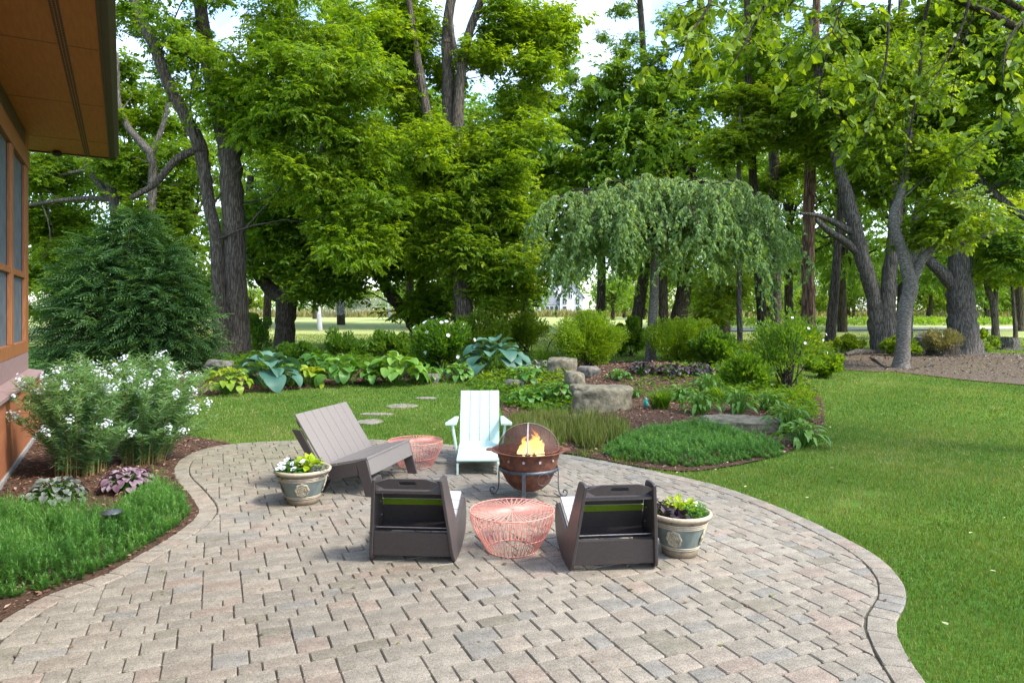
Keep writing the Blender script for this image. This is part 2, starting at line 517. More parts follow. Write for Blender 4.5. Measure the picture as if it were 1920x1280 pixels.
def flame_mat():
    m, nt, N, L, b = new_mat('flame')
    tc = N.new('ShaderNodeTexCoord'); sx = N.new('ShaderNodeSeparateXYZ')
    L.new(tc.outputs['Object'], sx.inputs['Vector'])
    mr = N.new('ShaderNodeMapRange'); mr.inputs['From Min'].default_value = 0.0; mr.inputs['From Max'].default_value = 0.30
    L.new(sx.outputs['Z'], mr.inputs['Value'])
    n = noise_node(N, L, 16, 4, 0.6, vec_scale=(1, 1, 0.5), dist=1.0)
    ad = N.new('ShaderNodeMath'); ad.operation = 'ADD'
    sc = N.new('ShaderNodeMath'); sc.operation = 'MULTIPLY_ADD'; sc.inputs[1].default_value = 0.9; sc.inputs[2].default_value = -0.45
    L.new(n.outputs['Fac'], sc.inputs[0]); L.new(sc.outputs[0], ad.inputs[0]); L.new(mr.outputs['Result'], ad.inputs[1])
    r = ramp_node(N, [(0.0, (1.0, 0.72, 0.30)), (0.35, (1.0, 0.55, 0.10)), (0.7, (1.0, 0.27, 0.02)), (1.0, (0.8, 0.10, 0.0))])
    L.new(ad.outputs[0], r.inputs['Fac'])
    em = N.new('ShaderNodeEmission'); em.inputs['Strength'].default_value = 1.3
    L.new(r.outputs['Color'], em.inputs['Color'])
    tr = N.new('ShaderNodeBsdfTransparent')
    fr = ramp_node(N, [(0.15, (0.35,) * 3), (0.9, (0.92,) * 3)])
    L.new(ad.outputs[0], fr.inputs['Fac'])
    mx = N.new('ShaderNodeMixShader')
    L.new(fr.outputs['Color'], mx.inputs['Fac']); L.new(em.outputs['Emission'], mx.inputs[1]); L.new(tr.outputs['BSDF'], mx.inputs[2])
    L.new(mx.outputs['Shader'], nt.nodes['Material Output'].inputs['Surface'])
    return m
M['flame'] = flame_mat()
M['pot_glaze'] = simple('blue_green_glaze', (0.10, 0.125, 0.115), (0.20, 0.225, 0.20), 9, 0.6, bmp=0.15, spec=0.3, vec_scale=(1, 1, 0.4), detail=6)
M['pot_rim'] = simple('tan_stoneware', (0.36, 0.29, 0.20), (0.48, 0.40, 0.29), 30, 0.7, bmp=0.2)
M['pot_brown'] = simple('brown_stoneware', (0.15, 0.115, 0.075), (0.22, 0.17, 0.11), 30, 0.7, bmp=0.2)
M['pot_relief'] = simple('gilded_relief', (0.22, 0.19, 0.13), (0.46, 0.40, 0.28), 45, 0.65, bmp=0.5)
M['soil'] = simple('potting_soil', (0.02, 0.014, 0.01), (0.06, 0.045, 0.03), 60, 0.95, bmp=0.8, bdist=0.01)
M['rock'] = simple('lichened_granite', (0.070, 0.066, 0.045), (0.235, 0.205, 0.140), 8, 0.92, bmp=1.0, bdist=0.03, spec=0.2, detail=10, lo=0.32, hi=0.68)
M['rock_dark'] = simple('dark_grey_granite', (0.060, 0.056, 0.048), (0.20, 0.185, 0.155), 9, 0.9, bmp=1.0, bdist=0.03, spec=0.2, detail=10)
M['flagstone'] = simple('flagstone', (0.13, 0.118, 0.092), (0.27, 0.245, 0.20), 10, 0.9, bmp=0.7, bdist=0.01, detail=8)
M['bark'] = bark_mat('furrowed_bark', (0.030, 0.024, 0.018), (0.105, 0.086, 0.066), (0.20, 0.17, 0.135))
M['bark_grey'] = bark_mat('grey_bark', (0.035, 0.030, 0.025), (0.12, 0.105, 0.088), (0.23, 0.21, 0.18))
M['bark_dark'] = bark_mat('dark_bark', (0.016, 0.013, 0.009), (0.058, 0.046, 0.033), (0.115, 0.095, 0.07))
M['bark_smooth'] = bark_mat('smooth_bark', (0.06, 0.055, 0.048), (0.115, 0.10, 0.085), (0.17, 0.155, 0.135), 5, 2.2, 0.25, 0.01)
M['bark_red'] = bark_mat('red_brown_weathered_bark', (0.05, 0.025, 0.016), (0.155, 0.085, 0.055), (0.26, 0.18, 0.125), 6, 0.10)
M['leaf_a'] = leaf_mat('boxelder_leaf', (0.050, 0.120, 0.007), (0.125, 0.230, 0.014), (0.26, 0.35, 0.028), 0.56)
M['leaf_b'] = leaf_mat('maple_leaf', (0.055, 0.122, 0.008), (0.135, 0.230, 0.016), (0.28, 0.35, 0.030), 0.56)
M['leaf_c'] = leaf_mat('deep_green_leaf', (0.034, 0.100, 0.010), (0.084, 0.185, 0.016), (0.185, 0.29, 0.028), 0.54)
M['leaf_far'] = leaf_mat('far_leaf', (0.065, 0.145, 0.016), (0.135, 0.255, 0.028), (0.24, 0.345, 0.045), 0.48)
M['leaf_lime'] = leaf_mat('lime_leaf', (0.085, 0.155, 0.010), (0.17, 0.27, 0.014), (0.34, 0.40, 0.018), 0.52, tboost=(1.45, 1.3, 0.35))
M['leaf_cherry'] = leaf_mat('weeping_leaf', (0.075, 0.165, 0.042), (0.165, 0.285, 0.100), (0.31, 0.42, 0.21), 0.50, 0.55, spec=0.2)
M['leaf_conifer'] = leaf_mat('conifer_spray', (0.016, 0.050, 0.014), (0.045, 0.112, 0.032), (0.125, 0.225, 0.065), 0.32, 0.6, spec=0.15)
M['leaf_spirea'] = leaf_mat('spirea_leaf', (0.08, 0.17, 0.008), (0.165, 0.285, 0.014), (0.31, 0.40, 0.02), 0.50)
M['leaf_feather'] = leaf_mat('feathery_leaf', (0.036, 0.125, 0.022), (0.090, 0.235, 0.042), (0.22, 0.38, 0.085), 0.42)
M['leaf_blue'] = leaf_mat('bluestar_leaf', (0.050, 0.14, 0.045), (0.115, 0.255, 0.095), (0.27, 0.42, 0.22), 0.45)
M['stem_tan'] = leaf_mat('straw_stem', (0.10, 0.085, 0.02), (0.20, 0.165, 0.05), (0.33, 0.26, 0.10), 0.1)
M['leaf_hosta_blue'] = leaf_mat('blue_hosta_leaf', (0.022, 0.075, 0.055), (0.048, 0.125, 0.088), (0.11, 0.22, 0.155), 0.2, 0.4)
M['leaf_hosta_green'] = leaf_mat('green_hosta_leaf', (0.032, 0.10, 0.014), (0.075, 0.19, 0.025), (0.17, 0.30, 0.05), 0.3, 0.4)
M['leaf_hosta_gold'] = leaf_mat('gold_hosta_leaf', (0.07, 0.14, 0.008), (0.16, 0.26, 0.016), (0.30, 0.36, 0.03), 0.35, 0.4)
M['leaf_purple'] = leaf_mat('coral_bells_leaf', (0.050, 0.018, 0.030), (0.15, 0.085, 0.115), (0.36, 0.28, 0.32), 0.12, 0.45, (1.3, 0.5, 0.6))
M['leaf_silver'] = leaf_mat('silver_veined_leaf', (0.030, 0.035, 0.028), (0.10, 0.115, 0.095), (0.27, 0.30, 0.25), 0.12, 0.45, (1.2, 0.8, 0.7))
M['leaf_black'] = leaf_mat('dark_plum_leaf', (0.010, 0.006, 0.009), (0.024, 0.013, 0.020), (0.09, 0.06, 0.075), 0.1, 0.35, (1.3, 0.5, 0.6))
M['leaf_chart'] = leaf_mat('chartreuse_leaf', (0.15, 0.25, 0.006), (0.30, 0.42, 0.010), (0.48, 0.54, 0.02), 0.4)
M['petal'] = leaf_mat('white_petal', (0.60, 0.66, 0.74), (0.74, 0.78, 0.84), (0.86, 0.88, 0.90), 0.3, 0.6, (1, 1, 1))
M['cedar'] = simple('stained_cedar', (0.22, 0.070, 0.030), (0.40, 0.155, 0.068), 9, 0.6, bmp=0.2, vec_scale=(6, 6, 0.5), detail=6)
M['cedar_trim'] = simple('cedar_window_trim', (0.19, 0.070, 0.026), (0.33, 0.135, 0.050), 8, 0.5, bmp=0.15, vec_scale=(5, 5, 0.6), detail=6)
M['soffit'] = simple('stained_plywood_soffit', (0.37, 0.115, 0.022), (0.47, 0.160, 0.036), 3, 0.6, bmp=0.1, vec_scale=(1, 8, 8))
M['mauve'] = simple('mauve_sill_board', (0.21, 0.135, 0.125), (0.27, 0.18, 0.165), 12, 0.65, bmp=0.1)
M['brown_paint'] = simple('brown_painted_metal', (0.050, 0.033, 0.022), (0.07, 0.047, 0.03), 10, 0.5, bmp=0.05)
M['concrete'] = simple('concrete', (0.20, 0.19, 0.18), (0.33, 0.32, 0.30), 14, 0.9, bmp=0.4)
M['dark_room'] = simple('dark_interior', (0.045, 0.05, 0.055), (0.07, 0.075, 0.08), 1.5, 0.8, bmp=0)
M['roof'] = simple('dark_shingle', (0.05, 0.045, 0.04), (0.10, 0.09, 0.08), 30, 0.9, bmp=0.3)
M['white_siding'] = simple('pale_siding', (0.62, 0.62, 0.66), (0.70, 0.70, 0.74), 10, 0.7, bmp=0.05)
M['white_trim'] = simple('white_trim', (0.78, 0.78, 0.79), (0.82, 0.82, 0.82), 10, 0.6, bmp=0)
M['grey_roof'] = simple('grey_shingle', (0.28, 0.28, 0.33), (0.36, 0.36, 0.41), 20, 0.85, bmp=0.1)
M['window_glass'] = simple('dark_window_glass', (0.05, 0.065, 0.06), (0.09, 0.11, 0.10), 2, 0.12, bmp=0, spec=0.6)
M['net'] = screen_mat('net_cord', (0.5, 0.5, 0.52), 0.72, 60)
M['pad_white'] = simple('white_post_pad', (0.62, 0.62, 0.64), (0.72, 0.72, 0.73), 10, 0.6, bmp=0)
M['pad_grey'] = simple('grey_post_pad', (0.33, 0.33, 0.34), (0.40, 0.40, 0.41), 10, 0.7, bmp=0)
M['teal'] = simple('teal_plastic', (0.03, 0.30, 0.27), (0.05, 0.36, 0.33), 20, 0.4, bmp=0)
M['reed'] = leaf_mat('dry_reed', (0.13, 0.14, 0.04), (0.25, 0.23, 0.10), (0.40, 0.36, 0.19), 0.3)
M['gravel'] = simple('pale_gravel', (0.30, 0.27, 0.23), (0.50, 0.46, 0.40), 25, 0.9, bmp=0.5)
# ------------------------------------------------------------------ ground
def axis_pts(lo, hi, flo, fhi, step):
    a = list(np.arange(flo, fhi + 1e-6, step))
    s, x = step, fhi
    while x < hi:
        s *= 1.25; x += s; a.append(min(x, hi))
    s, x = step, flo
    while x > lo:
        s *= 1.25; x -= s; a.insert(0, max(x, lo))
    return np.array(a)
gx = axis_pts(-1500, 1500, -14, 16, 0.25); gy = axis_pts(-60, 2200, 0, 34, 0.25)
XX, YY = np.meshgrid(gx, gy)
V = np.stack([XX, YY, hgt(XX, YY)], -1).reshape(-1, 3)
nx = len(gx)
i = np.arange(len(gy) - 1)[:, None] * nx; j = np.arange(nx - 1)[None, :]
Fq = np.stack([i + j, i + j + 1, i + nx + j + 1, i + nx + j], -1).reshape(-1, 4)
structure(link('lawn', mesh_np('lawn', V, Fq, M['lawn'], None, True)))

# outlines, traced on the ground
patio_left = [G(*p) for p in [(-60, 1215), (0, 1170), (95, 1118), (190, 1085), (285, 1032), (350, 990), (372, 962), (352, 928), (326, 893), (342, 862), (398, 840), (470, 832)]]
patio_back = [G(*p) for p in [(560, 828), (680, 826), (800, 832), (900, 841), (1000, 849), (1060, 855), (1150, 870), (1260, 893), (1350, 915), (1450, 950), (1560, 1000), (1640, 1045), (1688, 1088), (1700, 1132), (1680, 1178), (1698, 1230), (1738, 1290), (1800, 1375), (1850, 1460)]]
patio_edge = smooth_closed([p[:2] for p in patio_left + patio_back], 0.08)
patio_poly = [tuple(p) for p in patio_edge] + [(2.6, 1.2), (3.4, -2.5), (-4.2, -2.5), (-3.6, 1.6)]

bed_front = [G(*p)[:2] for p in [(250, 775), (320, 757), (385, 743), (450, 737), (560, 730), (650, 722), (760, 716), (860, 713), (925, 738), (948, 790), (975, 832), (1010, 846), (1065, 852), (1130, 864), (1200, 877), (1290, 885), (1400, 870), (1480, 848), (1535, 815), (1545, 778), (1532, 735), (1505, 707), (1490, 692)]]
bed_poly = [tuple(p) for p in smooth_closed(bed_front, 0.12)] + [tuple(p) for p in smooth_closed([(8.6, 22.4), (7.0, 24.2), (3.5, 24.5), (-2, 25.3), (-9, 24.8), (-14.0, 22.8), (-14.6, 17.0), (-11.5, 14.6)], 0.3)]
HU = np.array([-0.4954, 0.8687]); HN = np.array([0.8687, 0.4954]); HP = np.array([-5.93, 7.951])
PU = np.array([-0.4008, 0.9162]); PV = np.array([0.9162, 0.4008])      # the paving runs a little askew to the house
def hp(t, n, z=None):
    p = HP + HU * t + HN * n
    return (p[0], p[1]) if z is None else (p[0], p[1], z)
left_front = [G(*p)[:2] for p in [(435, 833), (380, 824), (320, 816), (250, 806)]]
left_bed_poly = [tuple(p) for p in patio_edge if p[1] < G(398, 836)[1] + 0.02 and p[0] < -2.2][:] + [tuple(p) for p in smooth_closed(left_front, 0.12)] + [hp(5.5, 0.9), hp(5.3, -0.3), hp(-7.8, -0.3)]
litter_front = [G(*p)[:2] for p in [(1478, 700), (1560, 693), (1650, 698), (1750, 707), (1850, 717), (1920, 723), (2050, 735)]]
litter_poly = [(p[0], p[1] + 0.30 * math.sin(1.7 * p[0]) + 0.22 * math.sin(4.3 * p[0] + 1)) for p in smooth_closed(litter_front, 0.15)] + [tuple(p) for p in smooth_closed([G(2100, 665)[:2], G(1900, 664)[:2], G(1790, 660)[:2], G(1600, 659)[:2], G(1490, 664)[:2]], 0.4)]

def sheet(name, poly, zoff, mat, step=0.3, follow=True):
    pts = [Vector(p[:2]) for p in poly]
    nb = len(pts)
    a = np.array([[p[0], p[1]] for p in poly])
    xs, ys = np.meshgrid(np.arange(a[:, 0].min(), a[:, 0].max(), step), np.arange(a[:, 1].min(), a[:, 1].max(), step))
    xs = xs.ravel(); ys = ys.ravel(); k = inside(poly, xs, ys)
    pts += [Vector((float(x), float(y))) for x, y in zip(xs[k], ys[k])]
    vv, ee, ff, *_ = delaunay_2d_cdt(pts, [], [list(range(nb))], 1, 1e-5)
    V = np.array([[v.x, v.y, 0] for v in vv])
    V[:, 2] = (hgt(V[:, 0], V[:, 1]) if follow else 0) + zoff
    tri = []
    for f in ff:
        for q in range(1, len(f) - 1):
            tri.append((f[0], f[q], f[q + 1]))
    return structure(link(name, mesh_np(name, V, np.array(tri), mat, None, True)))
sheet('planting_bed', bed_poly, 0.022, M['mulch'])
sheet('house_bed', left_bed_poly, 0.020, M['mulch'])
sheet('woodland_floor', litter_poly, 0.026, M['litter_soil'], 0.5)
patio = sheet('patio', patio_poly, 0.010, M['joint'], 1.0, False)

# ------------------------------------------------------------------ pavers
PZ = 0.024
EDGE = np.array(patio_edge)
seg_d = np.diff(EDGE, axis=0); seg_l = np.linalg.norm(seg_d, axis=1); arc = np.concatenate([[0], np.cumsum(seg_l)])
def edge_at(s):
    k = min(max(np.searchsorted(arc, s) - 1, 0), len(seg_d) - 1)
    t = (s - arc[k]) / seg_l[k]
    p = EDGE[k] + seg_d[k] * t
    k0 = max(k - 2, 0); k1 = min(k + 3, len(EDGE) - 1)
    tg = unit(EDGE[k1] - EDGE[k0])
    return p, np.array([tg[1], -tg[0]])          # inward: the outline runs clockwise seen from above
if not inside(patio_poly, *(edge_at(3.0)[0] + edge_at(3.0)[1] * 0.05)):
    _e = edge_at
    def edge_at(s):
        p, n = _e(s)
        return p, -n
BW = 0.175
inner = []
for s in np.arange(0, arc[-1], 0.06):
    p, n = edge_at(s); inner.append(p + n * BW)
INNER = np.array(inner)
inner_poly = [tuple(p) for p in INNER] + [(2.4, 1.1), (3.2, -2.4), (-4.0, -2.4), (-3.4, 1.5)]

def paver_colour(x, y):
    r = rng.random()
    if r < 0.58: c = np.array([0.272, 0.246, 0.206])
    elif r < 0.78: c = np.array([0.282, 0.246, 0.204])
    elif r < 0.84: c = np.array([0.288, 0.238, 0.198])
    elif r < 0.93: c = np.array([0.245, 0.232, 0.208])
    else: c = np.array([0.225, 0.206, 0.165])
    c = c * np.array([0.96, 0.945, 0.905]) * rng.uniform(0.90, 1.09) * (1 + 0.10 * math.sin(0.9 * x + 0.6 * y) * math.sin(0.7 * y - 0.5 * x + 1))
    mossy = float(np.exp(-((x + 3.3) / 1.3) ** 2 - ((y - 9.8) / 1.5) ** 2))
    return c * (1 - 0.30 * mossy) + np.array([0.10, 0.105, 0.03]) * 0.45 * mossy

def paver_shape(poly):
    """tumbled block from a convex outline (list of 2D): sides, chamfer ring and top"""
    P = np.array(poly)
    c = P.mean(0)
    out = []
    n = len(P)
    for k in range(n):
        a, b, d = P[k - 1], P[k], P[(k + 1) % n]
        la = np.linalg.norm(a - b); ld = np.linalg.norm(d - b)
        ch = min(rng.uniform(0.006, 0.016), la * 0.3, ld * 0.3)
        out.append(b + (a - b) / la * ch); out.append(b + (d - b) / ld * ch)
    O = np.array(out)
    jit = rng.normal(0, 0.0013, O.shape)
    O = c + (O - c) * (1 - 0.0028 / np.maximum(np.linalg.norm(O - c, axis=1), 0.03))[:, None] + jit
    Tp = c + (O - c) * (1 - 0.0075 / np.maximum(np.linalg.norm(O - c, axis=1), 0.03))[:, None]
    tilt = rng.normal(0, 0.008, 2); dz = rng.normal(0, 0.0011)
    zt = PZ + dz + (O - c) @ tilt
    m = len(O)
    V = np.concatenate([np.c_[O, np.full(m, 0.002)], np.c_[O, zt - 0.0085], np.c_[Tp, zt]])
    return V, m

def clip(poly, q, n):
    """part of a convex polygon on the side of q that n points to"""
    out = []
    for k in range(len(poly)):
        a, b = np.array(poly[k]), np.array(poly[(k + 1) % len(poly)])
        da, db = (a - q) @ n, (b - q) @ n
        if da >= 0: out.append(a)
        if (da >= 0) != (db >= 0): out.append(a + (b - a) * da / (da - db))
    return out

def poly_area(P):
    P = np.array(P); x, y = P[:, 0], P[:, 1]
    return 0.5 * abs(np.dot(x, np.roll(y, -1)) - np.dot(y, np.roll(x, -1)))

UW, UH = 0.0590, 0.0650          # along the depth of the patio, and across it
NW, NH = 350, 240
org = np.array([-0.4, -3.0]) - PV * 6.5
occ = np.zeros((NH, NW), bool)
blocks = []
prng = random.Random(5)
for r in range(NH):
    c = 0
    while c < NW:
        if occ[r, c]:
            c += 1; continue
        run = 1
        while c + run < NW and not occ[r, c + run]: run += 1
        ch = [(w, h) for (w, h) in ((3, 4), (3, 3), (2, 3), (3, 4), (4, 4), (2, 4), (3, 2), (3, 3), (2, 2)) if w <= run and run - w != 1]
        if not ch: ch = [(run, 2)]
        w, h = prng.choice(ch)
        occ[r:min(r + h, NH), c:c + w] = True
        blocks.append((c, r, w, h)); c += w
pavers = []
for (c, r, w, h) in blocks:
    q = [org + PU * ((c + a) * UW + ea) + PV * ((r + b) * UH + eb) for a, b, ea, eb in ((0, 0, 0.002, 0.0), (w, 0, -0.002, 0.0), (w, h, -0.002, 0.0), (0, h, 0.002, 0.0))]
    cen = sum(q) / 4
    if cen[1] < 2.6 or cen[1] > 13 or abs(cen[0]) > 0.79 * cen[1] + 0.6: continue
    d2 = np.min(np.sum((INNER - cen) ** 2, 1))
    if d2 < 0.30 ** 2:
        k = int(np.argmin(np.sum((INNER - cen) ** 2, 1)))
        k = min(max(k, 1), len(INNER) - 2)
        tg = unit(INNER[k + 1] - INNER[k - 1]); nn = np.array([tg[1], -tg[0]])
        p, n_in = edge_at(min(k * 0.06, arc[-1] - 0.01))
        if nn @ n_in < 0: nn = -nn
        q = clip(q, INNER[k] + nn * 0.004, nn)
        if len(q) < 3 or poly_area(q) < 0.0022: continue
        # drop slivers and near-duplicate corners
        qq = [q[0]]
        for a in q[1:]:
            if np.linalg.norm(a - qq[-1]) > 0.012: qq.append(a)
        if np.linalg.norm(qq[0] - qq[-1]) < 0.012: qq.pop()
        if len(qq) < 3: continue
        q = qq
    elif not inside(inner_poly, np.array([cen[0]]), np.array([cen[1]]))[0]:
        continue
    pavers.append(q)
s = 0.05
while s < arc[-1] - 0.3:
    ln = rng.choice([0.15, 0.15, 0.21, 0.24])
    p0, n0 = edge_at(s); p1, n1 = edge_at(s + ln)
    pavers.append([p0, p1, p1 + n1 * (BW - 0.004), p0 + n0 * (BW - 0.004)])
    s += ln

def on_frame(cen):
    px = 960 + cen[0] / cen[1] * F; py = HOR + EYE * F / cen[1]
    return -30 < px < 1950 and py < 1310
ranked = sorted(pavers, key=lambda q: -poly_area(q) / (sum(q) / len(q))[1] ** 3 if on_frame(sum(q) / len(q)) else 0)
rest = Acc(); restq = []
restV, restF, restC, base = [], [], [], 0
for k, q in enumerate(ranked):
    cen = sum(np.array(a) for a in q) / len(q)
    V, m = paver_shape(q)
    colr = paver_colour(*cen)
    faces = []
    for ring in (0, 1):
        for a in range(m):
            b = (a + 1) % m
            faces.append((ring * m + a, ring * m + b, ring * m + m + b, ring * m + m + a))
    top = tuple(range(2 * m, 3 * m))
    if poly_area([V[a][:2] for a in top]) <= 0: continue
    area2 = sum(V[top[a]][0] * V[top[(a + 1) % m]][1] - V[top[(a + 1) % m]][0] * V[top[a]][1] for a in range(m))
    if area2 < 0:
        faces = [f[::-1] for f in faces]; top = top[::-1]
    faces.append(top)
    if k < 298:
        me = bpy.data.meshes.new('paver')
        me.from_pydata([tuple(v - np.array([cen[0], cen[1], 0])) for v in V], [], faces)
        at_ = me.color_attributes.new('col', 'FLOAT_COLOR', 'POINT')
        at_.data.foreach_set('color', np.tile(np.append(colr, 1).astype(np.float32), len(V)))
        me.materials.append(M['paver'])
        o = link('paver', me, patio); o.location = (cen[0], cen[1], 0)
    else:
        restV += [tuple(v) for v in V]; restF += [tuple(a + base for a in f) for f in faces]
        restC.append(np.tile(np.append(colr, 1), (len(V), 1))); base += len(V)
me = bpy.data.meshes.new('paver_field'); me.from_pydata(restV, [], restF)
at_ = me.color_attributes.new('col', 'FLOAT_COLOR', 'POINT')
at_.data.foreach_set('color', np.concatenate(restC).astype(np.float32).ravel())
me.materials.append(M['paver'])
stuff(link('paver_field', me, patio))
print('pavers', len(pavers))

# ------------------------------------------------------------------ scattered grass, chips and litter
def scatter(poly_fn, x0, x1, y0, y1, n):
    x = rng.uniform(x0, x1, n); y = rng.uniform(y0, y1, n)
    k = poly_fn(x, y)
    return x[k], y[k]

def patch(x, y, f=1.0, ph=0.0):
    """slow variation over the ground, -1..1"""
    return (np.sin(1.3 * f * x + 0.7 * f * y + ph) + np.sin(-0.9 * f * x + 1.7 * f * y + 1.3 + ph) + np.sin(2.9 * f * x + 2.3 * f * y + ph * 2)
            + np.sin(4.1 * f * x - 3.3 * f * y + 0.4)) / 4

bare = [G(1592, 945), G(1640, 926), G(1560, 735)]
P_in, B_in, H_in = patio_poly, bed_poly, left_bed_poly
L_in = [(p[0], p[1] + 0.55 + 0.3 * math.sin(2.3 * p[0]) + 0.25 * math.sin(6.1 * p[0])) for p in litter_poly]
def on_lawn(x, y):
    return ~(inside(P_in, x, y) | inside(B_in, x, y) | inside(H_in, x, y) | (inside(L_in, x, y) & (rng.random(x.shape) > 0.30 + 0.25 * patch(x, y, 0.9, 3.0)))) & (np.abs(x) < 0.80 * y + 1.2) & ((x - HP[0]) * HN[0] + (y - HP[1]) * HN[1] > 0.15)
gV, gF, gC = [], [], []
tot = 0
for (y0, y1) in ((2.9, 4.6), (4.6, 6.5), (6.5, 9), (9, 13), (13, 18), (18, 25), (25, 34), (34, 44)):
    ym = (y0 + y1) / 2
    dens = 7800 * (4.7 / max(ym, 4.7)) ** 2.0
    x1 = min(0.80 * y1 + 1, 30)
    n = int(dens * 2 * x1 * (y1 - y0))
    x, y = scatter(on_lawn, -x1, x1, y0, y1, n)
    n = len(x)
    pt = patch(x, y, 0.55) * 0.55 + patch(x, y, 1.9, 2.0) * 0.35 + patch(x, y, 6.0, 4.0) * 0.25
    keep = np.ones(n, bool)
    straw = np.zeros(n)
    for b in bare:
        d = np.hypot((x - b[0]) * 1.0, (y - b[1]) * 1.4)
        straw += np.exp(-(d / 0.16) ** 2)
        keep &= rng.random(n) > 0.85 * np.exp(-(d / 0.15) ** 2)
    x, y, pt, straw = x[keep], y[keep], pt[keep], straw[keep]; n = len(x)
    hh = rng.uniform(0.022, 0.048, n) * (1 + 0.25 * pt) * (1 + 0.25 * (ym > 13))
    wd = 0.0046 * (ym / 4.7) ** 1.0 * rng.uniform(0.7, 1.3, n)
    a = rng.uniform(0, 2 * math.pi, n); lean = np.abs(rng.normal(0.35, 0.3, n))
    D = np.stack([np.cos(a) * lean, np.sin(a) * lean, np.ones(n)], 1); D = unit(D)
    S = np.stack([-np.sin(a), np.cos(a), np.zeros(n)], 1)
    B = np.stack([x, y, hgt(x, y)], 1)
    V = np.stack([B - S * wd[:, None] / 2, B + S * wd[:, None] / 2, B + D * hh[:, None]], 1).reshape(-1, 3)
    c = np.clip(0.40 + 0.42 * pt + rng.normal(0, 0.17, n) + 0.6 * straw + (rng.random(n) < 0.10) * 0.5, 0, 1)
    gV.append(V); gF.append(np.arange(3 * n).reshape(-1, 3) + tot); gC.append(np.repeat(c, 3)); tot += 3 * n
me = mesh_np('grass', np.concatenate(gV), np.concatenate(gF), M['grass'], np.concatenate(gC))
o = stuff(link('grass', me)); tag(o, 'short mown green grass of the lawn around the patio', 'grass')
print('grass blades', tot // 3)

def chips(name, label, poly, zoff, n, size, cols, box_, flat=0.35, view=True):
    x, y = scatter(lambda x, y: inside(poly, x, y) & (np.abs(x) < 0.79 * y + 0.8), *box_, n)
    n = len(x)
    if flat > 0.4: x = x + rng.normal(0, 0.35, n); y = y + rng.normal(0, 0.35, n)
    P = np.stack([x, y, hgt(x, y) + zoff + rng.uniform(0, 0.02, n)], 1)
    a = rng.uniform(0, 2 * math.pi, n)
    D = np.stack([np.cos(a), np.sin(a), rng.normal(0, flat, n)], 1)
    N = unit(np.stack([rng.normal(0, flat, n), rng.normal(0, flat, n), np.ones(n)], 1))
    sc = size * (0.6 + 0.046 * y) * rng.uniform(0.5, 1.5, n)
    V, Ft, _ = leaf_arrays(P, D, N, sc, sc * rng.uniform(0.25, 0.6, n), 0.1)
    cc = np.array(cols)[rng.integers(0, len(cols), n)] * rng.uniform(0.6, 1.3, (n, 1))
    o = stuff(link(name, mesh_np(name, V, Ft, M['chip'], np.repeat(cc, 4, 0))))
    tag(o, label, 'mulch')
MULCH = [(0.17, 0.085, 0.052), (0.25, 0.14, 0.09), (0.09, 0.05, 0.033), (0.32, 0.22, 0.155), (0.13, 0.065, 0.042)]
chips('mulch_chips', 'reddish bark chips covering the raised planting beds', bed_poly, 0.024, 90000, 0.045, MULCH, (-12, 9, 8.3, 25))
chips('mulch_chips', 'reddish bark chips covering the bed beside the house wall', left_bed_poly, 0.022, 30000, 0.045, MULCH, (-9, -2, 3.8, 14))
chips('leaf_litter', 'dry brown leaf litter under the trees beyond the lawn', litter_poly, 0.028, 30000, 0.045,
      [(0.15, 0.115, 0.085), (0.24, 0.195, 0.15), (0.10, 0.072, 0.052), (0.32, 0.27, 0.22), (0.18, 0.105, 0.07)], (7, 30, 19, 42), 0.5)

# fallen bits on paving and lawn
def debris(name, label, n, box_, test, zf, cols, size):
    x, y = scatter(test, *box_, n * 4); x, y = x[:n], y[:n]; n = len(x)
    a = rng.uniform(0, 2 * math.pi, n)
    P = np.stack([x, y, zf(x, y)], 1)
    D = np.stack([np.cos(a), np.sin(a), rng.normal(0.05, 0.1, n)], 1); N = unit(np.stack([rng.normal(0, 0.2, n), rng.normal(0, 0.2, n), np.ones(n)], 1))
    s_ = size * rng.uniform(0.4, 1.3, n)
    V, Ft, C = leaf6_arrays(P, D, N, s_, s_ * rng.uniform(0.3, 0.7, n), 0.12, None, 0.1)
    cc = np.array(cols)[rng.integers(0, len(cols), n)] * rng.uniform(0.7, 1.3, (n, 1))
    o = stuff(link(name, mesh_np(name, V, Ft, M['chip'], np.repeat(cc, 6, 0)))); tag(o, label, 'debris')
debris('fallen_leaves', 'scattered dry leaf bits lying on the patio paving', 150, (-4, 4.5, 3.6, 10.5), lambda x, y: inside(patio_poly, x, y), lambda x, y: np.full(len(x), PZ + 0.006), [(0.22, 0.12, 0.06), (0.12, 0.08, 0.045), (0.16, 0.17, 0.05)], 0.035)
debris('fallen_leaves', 'scattered pale fallen leaves on the lawn', 110, (-5, 14, 4, 20), on_lawn, lambda x, y: hgt(x, y) + 0.045, [(0.42, 0.42, 0.22), (0.30, 0.22, 0.12), (0.36, 0.40, 0.16)], 0.05)
# ------------------------------------------------------------------ the house beside the patio
HROT = math.atan2(HU[1], HU[0])     # local x along the wall (away from camera), local -y towards the garden
house = thing('house', 'porch end of a house with orange cedar siding and wide stained eaves', 'house', (HP[0], HP[1], 0), HROT)
